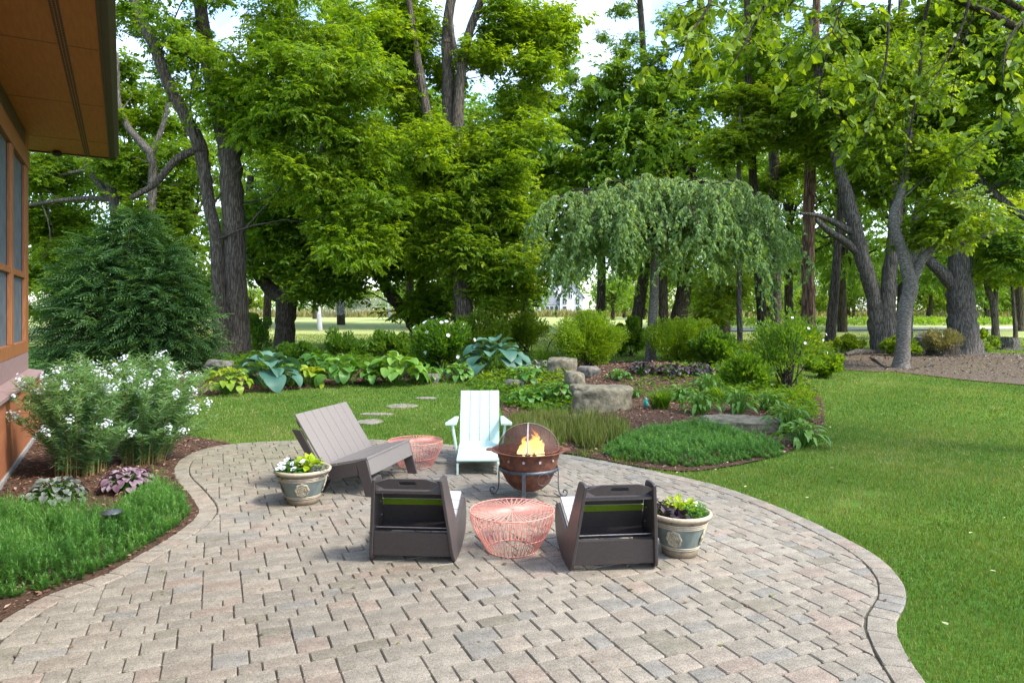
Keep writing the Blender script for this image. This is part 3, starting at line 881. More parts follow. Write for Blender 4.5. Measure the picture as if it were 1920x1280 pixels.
# local frame: x = along the wall, y = minus the outward normal
def hbox(name, t0, t1, n0, n1, z0, z1, mat, parent=house, bevel=0.004):
    return link(name, box(name, t0, t1, -n1, -n0, z0, z1, mat, bevel), parent)
T0, T1 = -11.0, 4.2
hbox('foundation', T0, T1 - 0.02, -0.6, -0.012, -0.1, 0.10, M['concrete'])
wall = hbox('lower_wall', T0, T1 - 0.03, -0.60, -0.03, 0.10, 0.98, M['brown_paint'])
t = -1.5; k = 0
pl = {}
while t < T1 - 0.05:
    w = 0.098
    gap = 0.075 if k in (20, 40) else 0.005
    key = 'p'
    if key not in pl:
        # board with two shallow grooves in its face
        prof = [(0, 0.03), (0, 0.0), (0.030, 0.0), (0.033, 0.005), (0.036, 0.0), (0.062, 0.0), (0.065, 0.005), (0.068, 0.0), (w, 0.0), (w, 0.03)]
        pl[key] = prism('siding_board', prof, 'z', 0.09, 0.985, M['cedar'], 0)
    o = link('siding_board', pl[key], wall); o.location = (t, 0, 0)
    t += w + gap; k += 1
hbox('base_trim', -1.5, T1, -0.03, 0.022, 0.0, 0.085, M['concrete'])
# sloped sill course of separate boards
t = -1.9
while t < T1:
    L_ = min(0.62, T1 + 0.05 - t)
    link('sill_board', prism('sill_board', [(-0.20, 1.075), (0.045, 1.035), (0.045, 0.985), (-0.20, 0.985)], 'x', t, t + L_ - 0.004, M['mauve'], 0.004,
         shear=lambda co: Vector((co.x, -co.y, co.z))), house)
    t += 0.62
hbox('skirt_board', T0, T1 - 0.04, -0.20, -0.165, 1.06, 1.365, M['mauve'])
UPN = -0.16
frame = hbox('window_wall', 3.77, T1 - 0.03, UPN - 0.14, UPN - 0.004, 1.365, 5.0, M['cedar_trim'])
hbox('bottom_rail', -3.5, 3.77, UPN - 0.10, UPN, 1.366, 1.555, M['cedar_trim'])
hbox('header_beam', -9, T1 - 0.03, UPN - 0.12, UPN + 0.012, 4.42, 4.70, M['cedar_trim'])
hbox('header_board', -9, T1 - 0.02, UPN - 0.12, UPN - 0.006, 4.70, 4.995, M['brown_paint'])
for (a, b) in ((2.00, 2.40), (-0.35, 0.05), (-2.3, -1.9)):
    hbox('window_post', a + 0.10, b - 0.10, UPN - 0.10, UPN + 0.004, 1.555, 4.42, M['cedar_trim'])
for (a, b) in ((2.30, 3.77), (-0.05, 2.10), (-2.0, -0.25)):
    win = hbox('window', a, b, UPN - 0.075, UPN - 0.055, 1.555, 4.42, M['insect_screen'], bevel=0)
    win['label'] = 'grey insect screen panel of the porch'
    hbox('window_rail', a - 0.0, b, UPN - 0.05, UPN - 0.008, 2.575, 2.665, M['cedar_trim'], win)
    hbox('window_stile', a, a + 0.05, UPN - 0.05, UPN - 0.010, 1.556, 4.419, M['cedar_trim'], win)
    hbox('window_stile', b - 0.05, b, UPN - 0.05, UPN - 0.010, 1.556, 4.419, M['cedar_trim'], win)
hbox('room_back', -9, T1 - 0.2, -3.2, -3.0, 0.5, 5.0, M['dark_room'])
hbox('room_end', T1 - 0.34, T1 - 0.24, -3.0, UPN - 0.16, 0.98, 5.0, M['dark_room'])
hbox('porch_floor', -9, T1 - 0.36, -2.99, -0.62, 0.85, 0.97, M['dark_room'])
# eaves
SE, SO = 5.40, 0.985
soff = hbox('soffit', -11, SE, -3.4, SO, 5.0, 5.03, M['soffit'], bevel=0)
t = -10.5
while t < SE:
    hbox('soffit_joint', t, t + 0.006, UPN, SO - 0.02, 4.9965, 4.9995, M['brown_paint'], soff, 0); t += 2.44
# perforated vent strip: rows of dark slots in a strip
hbox('vent_strip', -10, SE - 0.05, 0.575, 0.69, 4.9975, 4.9998, M['soffit'], soff, 0)
slot = box('vent_slot', -0.017, 0.017, -0.006, 0.006, 4.9950, 4.9972, M['black'], 0)
t = -2.0
sl = Acc()
while t < SE - 0.1:
    for n in (0.60, 0.632, 0.664):
        vv = np.array([[t - .020, -n - .012, 4.9968], [t + .020, -n - .012, 4.9968], [t + .020, -n + .012, 4.9968], [t - .020, -n + .012, 4.9968]])
        sl.add(vv, np.array([[0, 3, 2, 1]]))
    t += 0.05
o = stuff(link('vent_slots', sl.mesh('vent_slots', M['black']), soff))
hbox('fascia', -11, SE + 0.03, SO, SO + 0.03, 4.985, 5.17, M['brown_paint'])
hbox('end_fascia', SE, SE + 0.029, -3.4, SO - 0.002, 4.975, 5.17, M['brown_paint'])
g = prism('gutter', [(-SO - 0.032, 5.14), (-SO - 0.032, 5.00), (-SO - 0.10, 5.00), (-SO - 0.165, 5.06), (-SO - 0.165, 5.14), (-SO - 0.155, 5.14), (-SO - 0.155, 5.066), (-SO - 0.10, 5.012), (-SO - 0.045, 5.012), (-SO - 0.045, 5.14)], 'x', -11, SE + 0.03, M['brown_paint'], 0)
link('gutter', g, house)
hbox('roof', -11, SE + 0.06, -3.4, SO + 0.06, 5.172, 5.28, M['roof'])
# small wasp-nest-like dark lamp fitting under the end of the eaves
lp = link('eave_light', lathe_mesh('eave_light', [(0.0, 4.90), (0.05, 4.905), (0.085, 4.93), (0.09, 4.97), (0.05, 4.995), (0.0, 4.9952)], M['black'], 16), house)
lp.location = (SE - 0.14, -0.16, 0)
# ------------------------------------------------------------------ furniture on the patio
def box_part(parent, name, *a, mat, bevel=0.004):
    return link(name, box(name, *a, mat, bevel), parent)

# --- loveseat bench: local x = forward, y = along its width (centre 0), z up
bf = np.array([0.965, -0.262])
bench = thing('bench', 'low taupe slatted loveseat bench beside the left flower pot', 'bench', (-1.43, 7.93, PZ), math.atan2(bf[1], bf[0]))
W2 = 0.575
for k in range(3):
    a = np.array([0.015 - 0.185 * k, 0.425 - 0.040 * k]); b = np.array([0.015 - 0.185 * k - 0.180, 0.425 - 0.040 * k - 0.039])
    link('seat_slat', slab('seat_slat', a, b, 'y', -W2, W2, -0.024, M['taupe']), bench)
sw = 2 * W2 / 7
for k in range(7):
    y0 = -W2 + k * sw
    link('back_slat', slab('back_slat', (-0.515, 0.285), (-0.885, 0.845), 'y', y0 + 0.003, y0 + sw - 0.003, 0.024, M['taupe']), bench)
link('front_board', slab('front_board', (-0.012, 0.396), (0.035, 0.225), 'y', -W2 + 0.028, W2 - 0.028, -0.022, M['taupe']), bench)
for s_ in (-1, 1):
    y0, y1 = (W2 - 0.026, W2) if s_ > 0 else (-W2, -W2 + 0.026)
    link('leg', prism('leg', [(-0.125, 0.366), (0.004, 0.397), (0.115, 0.0), (-0.005, 0.0)], 'y', y0, y1, M['taupe_dark'], 0.003), bench)
    link('side_rail', prism('side_rail', [(-0.127, 0.364), (-0.09, 0.225), (-0.40, 0.155), (-0.66, 0.155), (-0.66, 0.255), (-0.545, 0.276)], 'y', y0 + 0.001, y1 - 0.001, M['taupe_dark'], 0.003), bench)
    link('rear_leg', prism('rear_leg', [(-0.44, 0.154), (-0.55, 0.154), (-0.64, 0.0), (-0.53, 0.0)], 'y', y0 - 0.03 * s_, y1 - 0.03 * s_, M['black'], 0.003), bench)
    link('back_support', prism('back_support', [(-0.550, 0.285), (-0.665, 0.256), (-0.665, 0.31), (-0.915, 0.69), (-0.800, 0.68)], 'y', y0, y1 - 0.002, M['taupe_dark'], 0.003), bench)
link('back_rail', slab('back_rail', (-0.825, 0.70), (-0.875, 0.775), 'y', -W2 + 0.03, W2 - 0.03, 0.03, M['taupe_dark']), bench)

# --- mint lounge chair: faces the camera; local x = sideways, y = away from camera
chair = thing('lounge_chair', 'mint green slatted lounge chair with low arms behind the fire pit', 'chair', (-0.42, 8.37, PZ), math.radians(1.5))
CW = 0.262
for k in range(3):
    link('seat_slat', slab('seat_slat', (0.292 * k, 0.165 + 0.024 * k), (0.286 + 0.292 * k, 0.188 + 0.024 * k), 'x', -CW, CW, -0.022, M['mint'], 0.003), chair)
bwid = 0.54 / 4
for k in range(4):
    x0 = -0.268 + k * bwid
    link('back_slat', slab('back_slat', (0.875, 0.235), (1.235, 0.890), 'x', x0 + 0.0025, x0 + bwid - 0.0025, -0.022, M['mint'], 0.003), chair)
for z in (0.34, 0.70):
    yy_ = 0.875 + (z - 0.235) * 0.55 + 0.028
    link('back_rail', box('back_rail', -0.25, 0.25, yy_ + 0.03, yy_ + 0.054, z, z + 0.06, M['mint'], 0.003), chair)
for s_ in (-1, 1):
    x0, x1 = (CW - 0.024, CW) if s_ > 0 else (-CW, -CW + 0.024)
    link('front_leg', box('front_leg', x0, x1, 0.006, 0.10, 0.0, 0.138, M['mint'], 0.003), chair)
    link('side_rail', prism('side_rail', [(0.102, 0.075), (1.0, 0.075), (1.0, 0.20), (0.88, 0.208), (0.102, 0.144)], 'x', x0 + 0.001, x1 - 0.001, M['mint'], 0.003), chair)
    link('rear_leg', prism('rear_leg', [(1.002, 0.20), (1.002, 0.12), (1.14, 0.0), (1.22, 0.0)], 'x', x0 + 0.001, x1 - 0.001, M['mint'], 0.003), chair)
    link('arm_post', prism('arm_post', [(0.55, 0.085), (0.65, 0.085), (0.70, 0.535), (0.51, 0.535)], 'x', s_ * (CW + 0.014) - 0.012, s_ * (CW + 0.014) + 0.012, M['mint'], 0.003,
         shear=lambda co, s_=s_: Vector((co.x + s_ * 0.075 * (co.z - 0.085) / 0.45, co.y, co.z))), chair)
    link('armrest', prism('armrest', [(s_ * 0.288, 1.10), (s_ * 0.288, 0.46), (s_ * 0.430, 0.44), (s_ * 0.435, 0.55), (s_ * 0.335, 1.10)], 'z', 0.536, 0.560, M['mint'], 0.003), chair)
link('cross_rail', box('cross_rail', -CW + 0.025, CW - 0.025, 0.45, 0.472, 0.06, 0.14, M['mint'], 0.003), chair)

# --- two rocking loungers seen from behind: local x = sideways, y = forward (away from camera)
def make_rocker(label, loc, rz):
    t = thing('rocking_chair', label, 'chair', loc, rz, 'low rocking chairs seen from behind')
    t.scale = (1, 1.18, 0.95)
    HB, HT = 0.335, 0.262
    def flare(s_):
        return lambda co: Vector((co.x - s_ * (HB - HT) * min(max(co.z, 0), 0.75) / 0.72, co.y, co.z))
    prof = [(-0.165, 0.735), (-0.125, 0.745), (-0.01, 0.735), (0.02, 0.71), (0.225, 0.255), (0.255, 0.242), (0.62, 0.350), (0.685, 0.325), (0.69, 0.27)]
    for k in range(0, 9):
        y = 0.66 - 0.072 * k
        prof.append((y, 0.42 * (y - 0.14) ** 2 + 0.0 + (0.10 * max(0, (y - 0.5) / 0.2) ** 2)))
    prof += [(0.03, 0.006), (-0.005, 0.03), (-0.03, 0.08)]
    for s_ in (-1, 1):
        x = s_ * HB
        link('side_panel', prism('side_panel', prof, 'x', x - 0.013, x + 0.013, M['rocker'], 0.004, shear=flare(s_)), t)
    def half(z): return HB - (HB - HT) * z / 0.72 - 0.0145
    def back_y(z): return -0.0 - 0.165 * z / 0.735 + 0.012
    def board(name, z0, z1, off, mat, th=0.022, inset=0.0):
        a = (back_y(z0) + off, z0); b = (back_y(z1) + off, z1)
        me = slab(name, a, b, 'x', -1, 1, th, mat, 0)
        for v in me.vertices:
            v.co.x = math.copysign(half(v.co.z) - inset, v.co.x)
        return link(name, me, t)
    board('rear_board', 0.055, 0.265, 0.0, M['rocker'])
    # top board with hand slot: built from four bars round an oval opening
    bm = bmesh.new()
    z0, z1 = 0.655, 0.742
    zc = 0.704; hw, hh = 0.070, 0.018
    ring_o = []; ring_i = []
    na = 24
    for q in range(na):
        a = 2 * math.pi * q / na + 0.001
        ca, sa = math.cos(a), math.sin(a)
        # inner stadium
        ix = math.copysign(hw - hh, ca) + hh * ca if abs(ca) > 0.02 else hh * ca
        iz = zc + hh * sa
        # outer rounded rectangle hit by the same angle
        sx = half(0.69) + 0.012
        k_ = min(sx / max(abs(ca), 1e-6), (z1 - zc if sa > 0 else zc - z0) / max(abs(sa), 1e-6) * 1.0)
        ox, oz = ca * k_, zc + sa * k_
        ring_i.append((ix, iz)); ring_o.append((ox, oz))
    ring_o_sorted = ring_o
    vs_ = {}
    for lay, off in ((0, 0.0), (1, 0.022)):
        for q in range(na):
            for nm, rg in (('i', ring_i), ('o', ring_o)):
                x, z = rg[q]
                vs_[(lay, nm, q)] = bm.verts.new((x, back_y(z) - 0.003 + off, z))
    for q in range(na):
        r = (q + 1) % na
        bm.faces.new((vs_[0, 'o', q], vs_[0, 'o', r], vs_[0, 'i', r], vs_[0, 'i', q]))
        bm.faces.new((vs_[1, 'i', q], vs_[1, 'i', r], vs_[1, 'o', r], vs_[1, 'o', q]))
        bm.faces.new((vs_[0, 'i', q], vs_[0, 'i', r], vs_[1, 'i', r], vs_[1, 'i', q]))
        bm.faces.new((vs_[0, 'o', r], vs_[0, 'o', q], vs_[1, 'o', q], vs_[1, 'o', r]))
    bmesh.ops.recalc_face_normals(bm, faces=bm.faces)
    link('top_board', bm_mesh('top_board', bm, M['rocker']), t)
    # backrest slats on the sitter's side
    def bslat(z0, z1, mat, nm='back_slat'):
        def yy(z): return 0.222 - (z - 0.265) * 0.42
        me = slab(nm, (yy(z0), z0), (yy(z1), z1), 'x', -1, 1, 0.02, mat, 0)
        for v in me.vertices:
            v.co.x = math.copysign(half(v.co.z) + 0.005, v.co.x)
        return link(nm, me, t)
    bslat(0.612, 0.665, M['rocker']); bslat(0.495, 0.582, M['rocker'])
    o = bslat(0.430, 0.484, M['lime']); o['label'] = 'lime green back slat'
    bslat(0.19, 0.424, M['rocker'])
    # shelf-like bar under the top board that catches the sky
    me = slab('upper_rail', (-0.120, 0.612), (0.068, 0.604), 'x', -1, 1, -0.02, M['taupe_dark'], 0)
    for v in me.vertices: v.co.x = math.copysign(half(v.co.z) - 0.001, v.co.x)
    link('upper_rail', me, t)
    for k in range(4):
        y0 = 0.120 + 0.135 * k
        me = slab('seat_slat', (y0, 0.256 + 0.29 * (y0 - 0.245)), (y0 + 0.130, 0.256 + 0.29 * (y0 - 0.115)), 'x', -1, 1, -0.02, M['rocker_seat'] if k else M['rocker'], 0)  # rearmost slat coloured dark to stand for the shade inside the chair
        for v in me.vertices: v.co.x = math.copysign(half(v.co.z) + 0.0, v.co.x)
        link('seat_slat', me, t)
    for (y, z) in ((0.02, 0.285), (0.14, 0.10)):
        P = np.array([[-half(z), y, z], [half(z), y, z]])
        link('tie_rod', tube_mesh('tie_rod', P, 0.006, M['steel'], 8), t)
    for s_ in (-1, 1):
        for (y, z) in ((0.03, 0.50), (0.10, 0.36)):
            x = s_ * (half(z) - 0.002)
            link('bolt', tube_mesh('bolt', [[x, y, z], [x - s_ * 0.014, y, z], [x - s_ * 0.0145, y, z]], [0.011, 0.011, 0.0], M['iron'], 8), t)
    return t
make_rocker('low brown rocking chair standing by the bench, its back to us, left of wire table', (-0.795, 5.43, PZ), math.radians(-4.0))
make_rocker('low brown rocking chair standing beside the right flower pot, its back to us', (0.785, 5.25, PZ), math.radians(6.0))

# --- wire drum tables
def make_table(label, loc, rz):
    t = thing('wire_table', label, 'table', loc, rz, 'coral wire drum tables')
    prof = [(0.352, 0.330), (0.350, 0.29), (0.342, 0.245), (0.310, 0.165), (0.255, 0.07), (0.214, 0.007)]
    pp, _ = catmull([(r, 0, z) for r, z in prof], [0] * len(prof), 3)
    def on(a, k):
        return [pp[k][0] * math.cos(a), pp[k][0] * math.sin(a), pp[k][2]]
    n = 44
    da = 2 * math.pi / n
    def run(sh):
        return np.array([on(sh * (k / (len(pp) - 1)), k) for k in range(len(pp))])
    wm = [tube_mesh('side_wire', run(s_ * da * 0.95), 0.0030, M['copper'], 5) for s_ in (-1, 1)]
    a0 = 0.5 * da
    rr = np.array([[0.012, 0, 0.293], [0.12, 0.0, 0.2935], [0.356, 0.0, 0.292]])
    tm = []
    for s_ in (-1, 1):
        P = [[0.018 * math.cos(s_ * a0 * 2.2), 0.018 * math.sin(s_ * a0 * 2.2), 0.3315], [0.352, 0.0, 0.3305]]
        tm.append(tube_mesh('top_wire', P, 0.0030, M['copper'], 5))
    for k in range(n):
        for q in (0, 1):
            o = link('side_wire', wm[q], t); o.rotation_euler[2] = k * da + (0.5 * da if q else 0) * 0.15
            o = link('top_wire', tm[q], t); o.rotation_euler[2] = k * da
    for nm, r, z, w in (('top_ring', 0.353, 0.329, 0.0042), ('base_ring', 0.214, 0.006, 0.0045), ('centre_ring', 0.018, 0.3315, 0.003), ('lower_ring', 0.290, 0.128, 0.003)):
        a = np.arange(48) / 48 * 2 * math.pi
        link(nm, tube_mesh(nm, np.stack([r * np.cos(a), r * np.sin(a), np.full(48, z)], 1), w, M['copper'], 6, closed=True), t)
    return t
make_table('round coral wire drum table between the two rocking chairs', (0.0, 5.74, PZ), 0.3)
make_table('round coral wire drum table half hidden behind the slatted bench', (-1.257, 8.89, PZ), 0.1)

# --- fire pit
fx, fy = 0.178, 7.42
pit = thing('fire_pit', 'rusty iron cauldron fire pit on a scrolled grey stand', 'fire pit', (fx, fy, PZ), 0.25)
bowl_prof = [(0.03, 0.062), (0.10, 0.068), (0.17, 0.098), (0.23, 0.155), (0.275, 0.235), (0.300, 0.315), (0.305, 0.325), (0.322, 0.40), (0.345, 0.485), (0.378, 0.500), (0.405, 0.502), (0.405, 0.509), (0.376, 0.508), (0.335, 0.49), (0.300, 0.40), (0.27, 0.30), (0.10, 0.26), (0.03, 0.25)]
link('bowl', lathe_mesh('bowl', bowl_prof, M['rust'], 56), pit)
for k in range(12):
    a = k * math.pi / 6 + 0.1
    r = 0.332
    bm = bmesh.new()
    pts = []
    for q in range(10):
        rr = 0.020 if q % 2 == 0 else 0.009
        pts.append(bm.verts.new((0, rr * math.sin(q * math.pi / 5), rr * math.cos(q * math.pi / 5))))
    bm.faces.new(pts)
    ext = bmesh.ops.extrude_face_region(bm, geom=list(bm.faces))
    bmesh.ops.translate(bm, verts=[e for e in ext['geom'] if isinstance(e, bmesh.types.BMVert)], vec=(0.004, 0, 0))
    bmesh.ops.recalc_face_normals(bm, faces=bm.faces)
    o = link('star_cutout_glow', bm_mesh('star_cutout_glow', bm, M['steel']), pit)  # bright metal stars stand in for the light showing through star cutouts
    o.location = (r * math.cos(a), r * math.sin(a), 0.425); o.rotation_euler = (0, -0.22, a)
a = np.arange(56) / 56 * 2 * math.pi
bm_ring = lathe_mesh('stand_ring', [(0.312, 0.285), (0.318, 0.285), (0.322, 0.325), (0.316, 0.325), (0.312, 0.285)], M['iron'], 56)
ring = link('stand_ring', bm_ring, pit)
def leg_mesh():
    pts = []
    c = [(0.322, 0.320), (0.326, 0.26), (0.326, 0.15), (0.332, 0.075), (0.352, 0.030), (0.385, 0.012), (0.415, 0.028), (0.422, 0.062), (0.402, 0.082), (0.380, 0.070), (0.382, 0.052)]
    P, _ = catmull([(r, 0, z) for r, z in c], [0] * len(c), 5)
    T = unit(np.gradient(P, axis=0)); Nn = np.stack([T[:, 2], np.zeros(len(T)), -T[:, 0]], 1)
    V = []
    for p, n_ in zip(P, Nn):
        for (sy, sn) in ((-1, -1), (1, -1), (1, 1), (-1, 1)):
            V.append(p + n_ * 0.0045 * sn + np.array([0, 0.019 * sy, 0]))
    V = np.array(V); n = len(P)
    Fq = [[4 * i_ + j_, 4 * i_ + (j_ + 1) % 4, 4 * i_ + 4 + (j_ + 1) % 4, 4 * i_ + 4 + j_] for i_ in range(n - 1) for j_ in range(4)]
    Fq += [[0, 3, 2, 1], [4 * n - 4, 4 * n - 3, 4 * n - 2, 4 * n - 1]]
    return mesh_np('leg', V, np.array(Fq), M['iron'])
lm = leg_mesh()
for k in range(4):
    o = link('leg', lm, pit); o.rotation_euler[2] = -math.pi / 2 - 0.42 + k * math.pi / 2
for k in range(2):
    ang = -math.pi / 2 + 0.22 + k * math.pi
    a = np.arange(28) / 28 * 2 * math.pi
    P = np.stack([np.full(28, 0.326) + 0.012 * np.cos(a), 0.066 * np.sin(a), 0.245 + 0.066 * np.cos(a)], 1)
    o = link('ring_handle', tube_mesh('ring_handle', P, 0.0045, M['iron'], 7, closed=True), pit); o.rotation_euler[2] = ang
for k in range(2):       # flat lugs of the rim
    o = link('rim_handle', prism('rim_handle', [(0.395, -0.075), (0.44, -0.055), (0.458, -0.03), (0.458, 0.03), (0.44, 0.055), (0.395, 0.075)], 'z', 0.499, 0.5105, M['rust'], 0.002), pit)
    o.rotation_euler[2] = -0.25 + k * math.pi
scr = link('spark_screen', lathe_mesh('spark_screen', [(0.325 * math.cos(q), 0.505 + 0.275 * math.sin(q)) for q in np.linspace(0, math.pi / 2 - 0.03, 14)], M['spark_screen'], 48), pit)
for k, rz in enumerate((-0.30, -0.30 + math.pi / 2)):
    q = np.linspace(0, math.pi, 40)
    P = np.stack([0.331 * np.cos(q), np.zeros(40), 0.506 + 0.281 * np.sin(q)], 1)
    V = []
    for p in P:
        nr = unit(np.array([p[0], 0, (p[2] - 0.506)]))
        for (sy, sn) in ((-1, 0), (1, 0), (1, 1), (-1, 1)):
            V.append(p + nr * 0.003 * sn + np.array([0, 0.009 * sy, 0]))
    Fq = np.array([[4 * i_ + j_, 4 * i_ + (j_ + 1) % 4, 4 * i_ + 4 + (j_ + 1) % 4, 4 * i_ + 4 + j_] for i_ in range(39) for j_ in range(4)])
    o = link('screen_band', mesh_np('screen_band', np.array(V) * ([1, 1, 1] if k == 0 else [1.004, 1.004, 1.002]), Fq, M['steel']), scr); o.rotation_euler[2] = rz
a = np.arange(48) / 48 * 2 * math.pi
link('screen_rim', tube_mesh('screen_rim', np.stack([0.327 * np.cos(a), 0.327 * np.sin(a), np.full(48, 0.510)], 1), 0.006, M['rust'], 6, closed=True), scr)

for k, (x, y, rz, tl, l_) in enumerate([(0.0, 0.02, 0.4, 0.10, 0.42), (0.03, -0.05, 1.5, -0.12, 0.38), (-0.05, 0.04, 2.5, 0.2, 0.36)]):
    P = np.array([[-l_ / 2, 0, 0], [-l_ / 4, 0.01, 0.006], [0, -0.008, 0.0], [l_ / 4, 0.006, 0.006], [l_ / 2, 0, 0], [l_ / 2 + 0.001, 0, 0]])
    o = link('firewood_log', tube_mesh('firewood_log', P, [0.042, 0.045, 0.04, 0.043, 0.038, 0.0], M['ash'], 9, False, 0.06))
    o.location = (fx + x, fy + y, PZ + 0.36 + 0.035 * k); o.rotation_euler = (0, tl, rz)
    tag(o, ['charred log lying lowest in the fire bowl', 'charred log laid crosswise in the fire bowl', 'charred log leaning on top inside the fire bowl'][k], 'log', 'logs burning in the fire pit')
# flames: twisting tongues rising from the logs
fl = thing('flame', 'bright orange flame rising from the fire pit under the spark screen', 'fire', (fx + 0.045, fy, PZ + 0.455))
frng = np.random.default_rng(11)
for k in range(28):
    x0, y0 = frng.normal(0, 0.085), frng.normal(0, 0.06)
    h = frng.uniform(0.10, 0.20) if k > 2 else (0.29, 0.23, 0.20)[k]
    if k < 3: x0, y0 = (0.03, 0.0, -0.03)[k], (0.0, -0.03, 0.03)[k]
    if k in (3, 4): x0 = -0.17 + 0.02 * k; h = 0.13
    u_ = np.linspace(0, 1, 12)
    ph = frng.uniform(0, 6)
    P = np.stack([x0 + 0.045 * np.sin(ph + 7.5 * u_) * u_ + (0.03 - x0) * 0.5 * u_, y0 + 0.03 * np.cos(ph + 4.7 * u_) * u_, h * u_], 1)
    R = 0.030 * np.sin(np.pi * (0.18 + 0.82 * u_)) ** 0.8 * (1 - 0.25 * u_) + 0.002
    o = link('flame_tongue', tube_mesh('flame_tongue', P, R * frng.uniform(0.7, 1.1), M['flame'], 9), fl)

# --- flower pots
def medallion():
    bm = bmesh.new()
    def disc(r, x, n=20, lob=0.0, nl=8):
        return [bm.verts.new((x, r * (1 + lob * math.cos(nl * 2 * math.pi * q / n)) * math.cos(2 * math.pi * q / n), r * (1 + lob * math.cos(nl * 2 * math.pi * q / n)) * math.sin(2 * math.pi * q / n))) for q in range(n)]
    n = 64
    rings = [disc(0.058, 0.0, n, 0.05), disc(0.056, 0.006, n, 0.06), disc(0.046, 0.010, n, 0.10), disc(0.036, 0.005, n, 0.06), disc(0.030, 0.011, n, 0.08), disc(0.021, 0.005, n), disc(0.017, 0.011, n), disc(0.010, 0.008, n), disc(0.004, 0.012, n)]
    for a_, b_ in zip(rings[:-1], rings[1:]):
        for q in range(n):
            bm.faces.new((a_[q], a_[(q + 1) % n], b_[(q + 1) % n], b_[q]))
    bm.faces.new(rings[-1])
    return bm_mesh('medallion', bm, M['pot_relief'])
MED = medallion()
def make_pot(label, loc, sc, rz, zs):
    t = thing('flower_pot', label, 'flower pot', loc, rz, 'glazed pots on the patio')
    t.scale = (sc, sc, sc * zs)
    link('pot_body', lathe_mesh('pot_body', [(0.0, 0.004), (0.146, 0.004), (0.150, 0.012), (0.160, 0.05), (0.172, 0.075), (0.237, 0.235), (0.246, 0.262), (0.236, 0.268), (0.20, 0.262)], M['pot_glaze'], 56), t)
    link('foot_band', lathe_mesh('foot_band', [(0.148, 0.002), (0.1535, 0.004), (0.1635, 0.048), (0.159, 0.052)], M['pot_brown'], 56), t)
    def band(nm, z, r, w, mat):
        a_ = np.linspace(-math.pi / 2, math.pi / 2, 7)
        return link(nm, lathe_mesh(nm, [(r + 0.0055 * math.cos(q), z + w * math.sin(q)) for q in a_], mat, 56), t)
    for z in (0.061, 0.074): band('lower_band', z, 0.1605 + (z - 0.05) * 0.44, 0.0052, M['pot_rim'])
    for z in (0.222, 0.235, 0.248): band('upper_band', z, 0.2315 + (z - 0.222) * 0.42, 0.0052, M['pot_rim'])
    link('neck', lathe_mesh('neck', [(0.245, 0.255), (0.2515, 0.258), (0.256, 0.276), (0.25, 0.280)], M['pot_brown'], 56), t)
    link('rim', lathe_mesh('rim', [(0.252, 0.276), (0.268, 0.279), (0.279, 0.290), (0.280, 0.302), (0.272, 0.311), (0.260, 0.312), (0.250, 0.304), (0.246, 0.27), (0.235, 0.24)], M['pot_rim'], 56), t)
    link('soil', lathe_mesh('soil', [(0.0, 0.262), (0.12, 0.266), (0.245, 0.258)], M['soil'], 30), t)
    for k in range(4):
        o = link('medallion', MED, t); o.scale = (1.2, 1.2, 1.2)
        a_ = k * math.pi / 2
        o.location = (0.2005 * math.cos(a_), 0.2005 * math.sin(a_), 0.150); o.rotation_euler = (0, 0.385, a_)
    return t
POT_L = (-2.195, 7.17, PZ); POT_R = (1.385, 5.64, PZ)
make_pot('glazed pot with white impatiens standing beside the slatted bench', POT_L, 1.04, math.radians(-90 + 14), 1.12)
make_pot('glazed pot with dark plum foliage standing beside the right rocking chair', POT_R, 0.93, math.radians(-90 - 28), 1.22)
# ------------------------------------------------------------------ plants
def add_leaves(acc, P, D, N, L, W, c, fold=0.18, droop=0.0, mid=0.42):
    V, Ft, C = leaf_arrays(P, D, N, L, W, fold, c, droop, mid)
    acc.add(V, Ft, C)

def in_ball(n, bias=0.5):
    return rand_dir(n) * (rng.random(n) ** bias)[:, None]

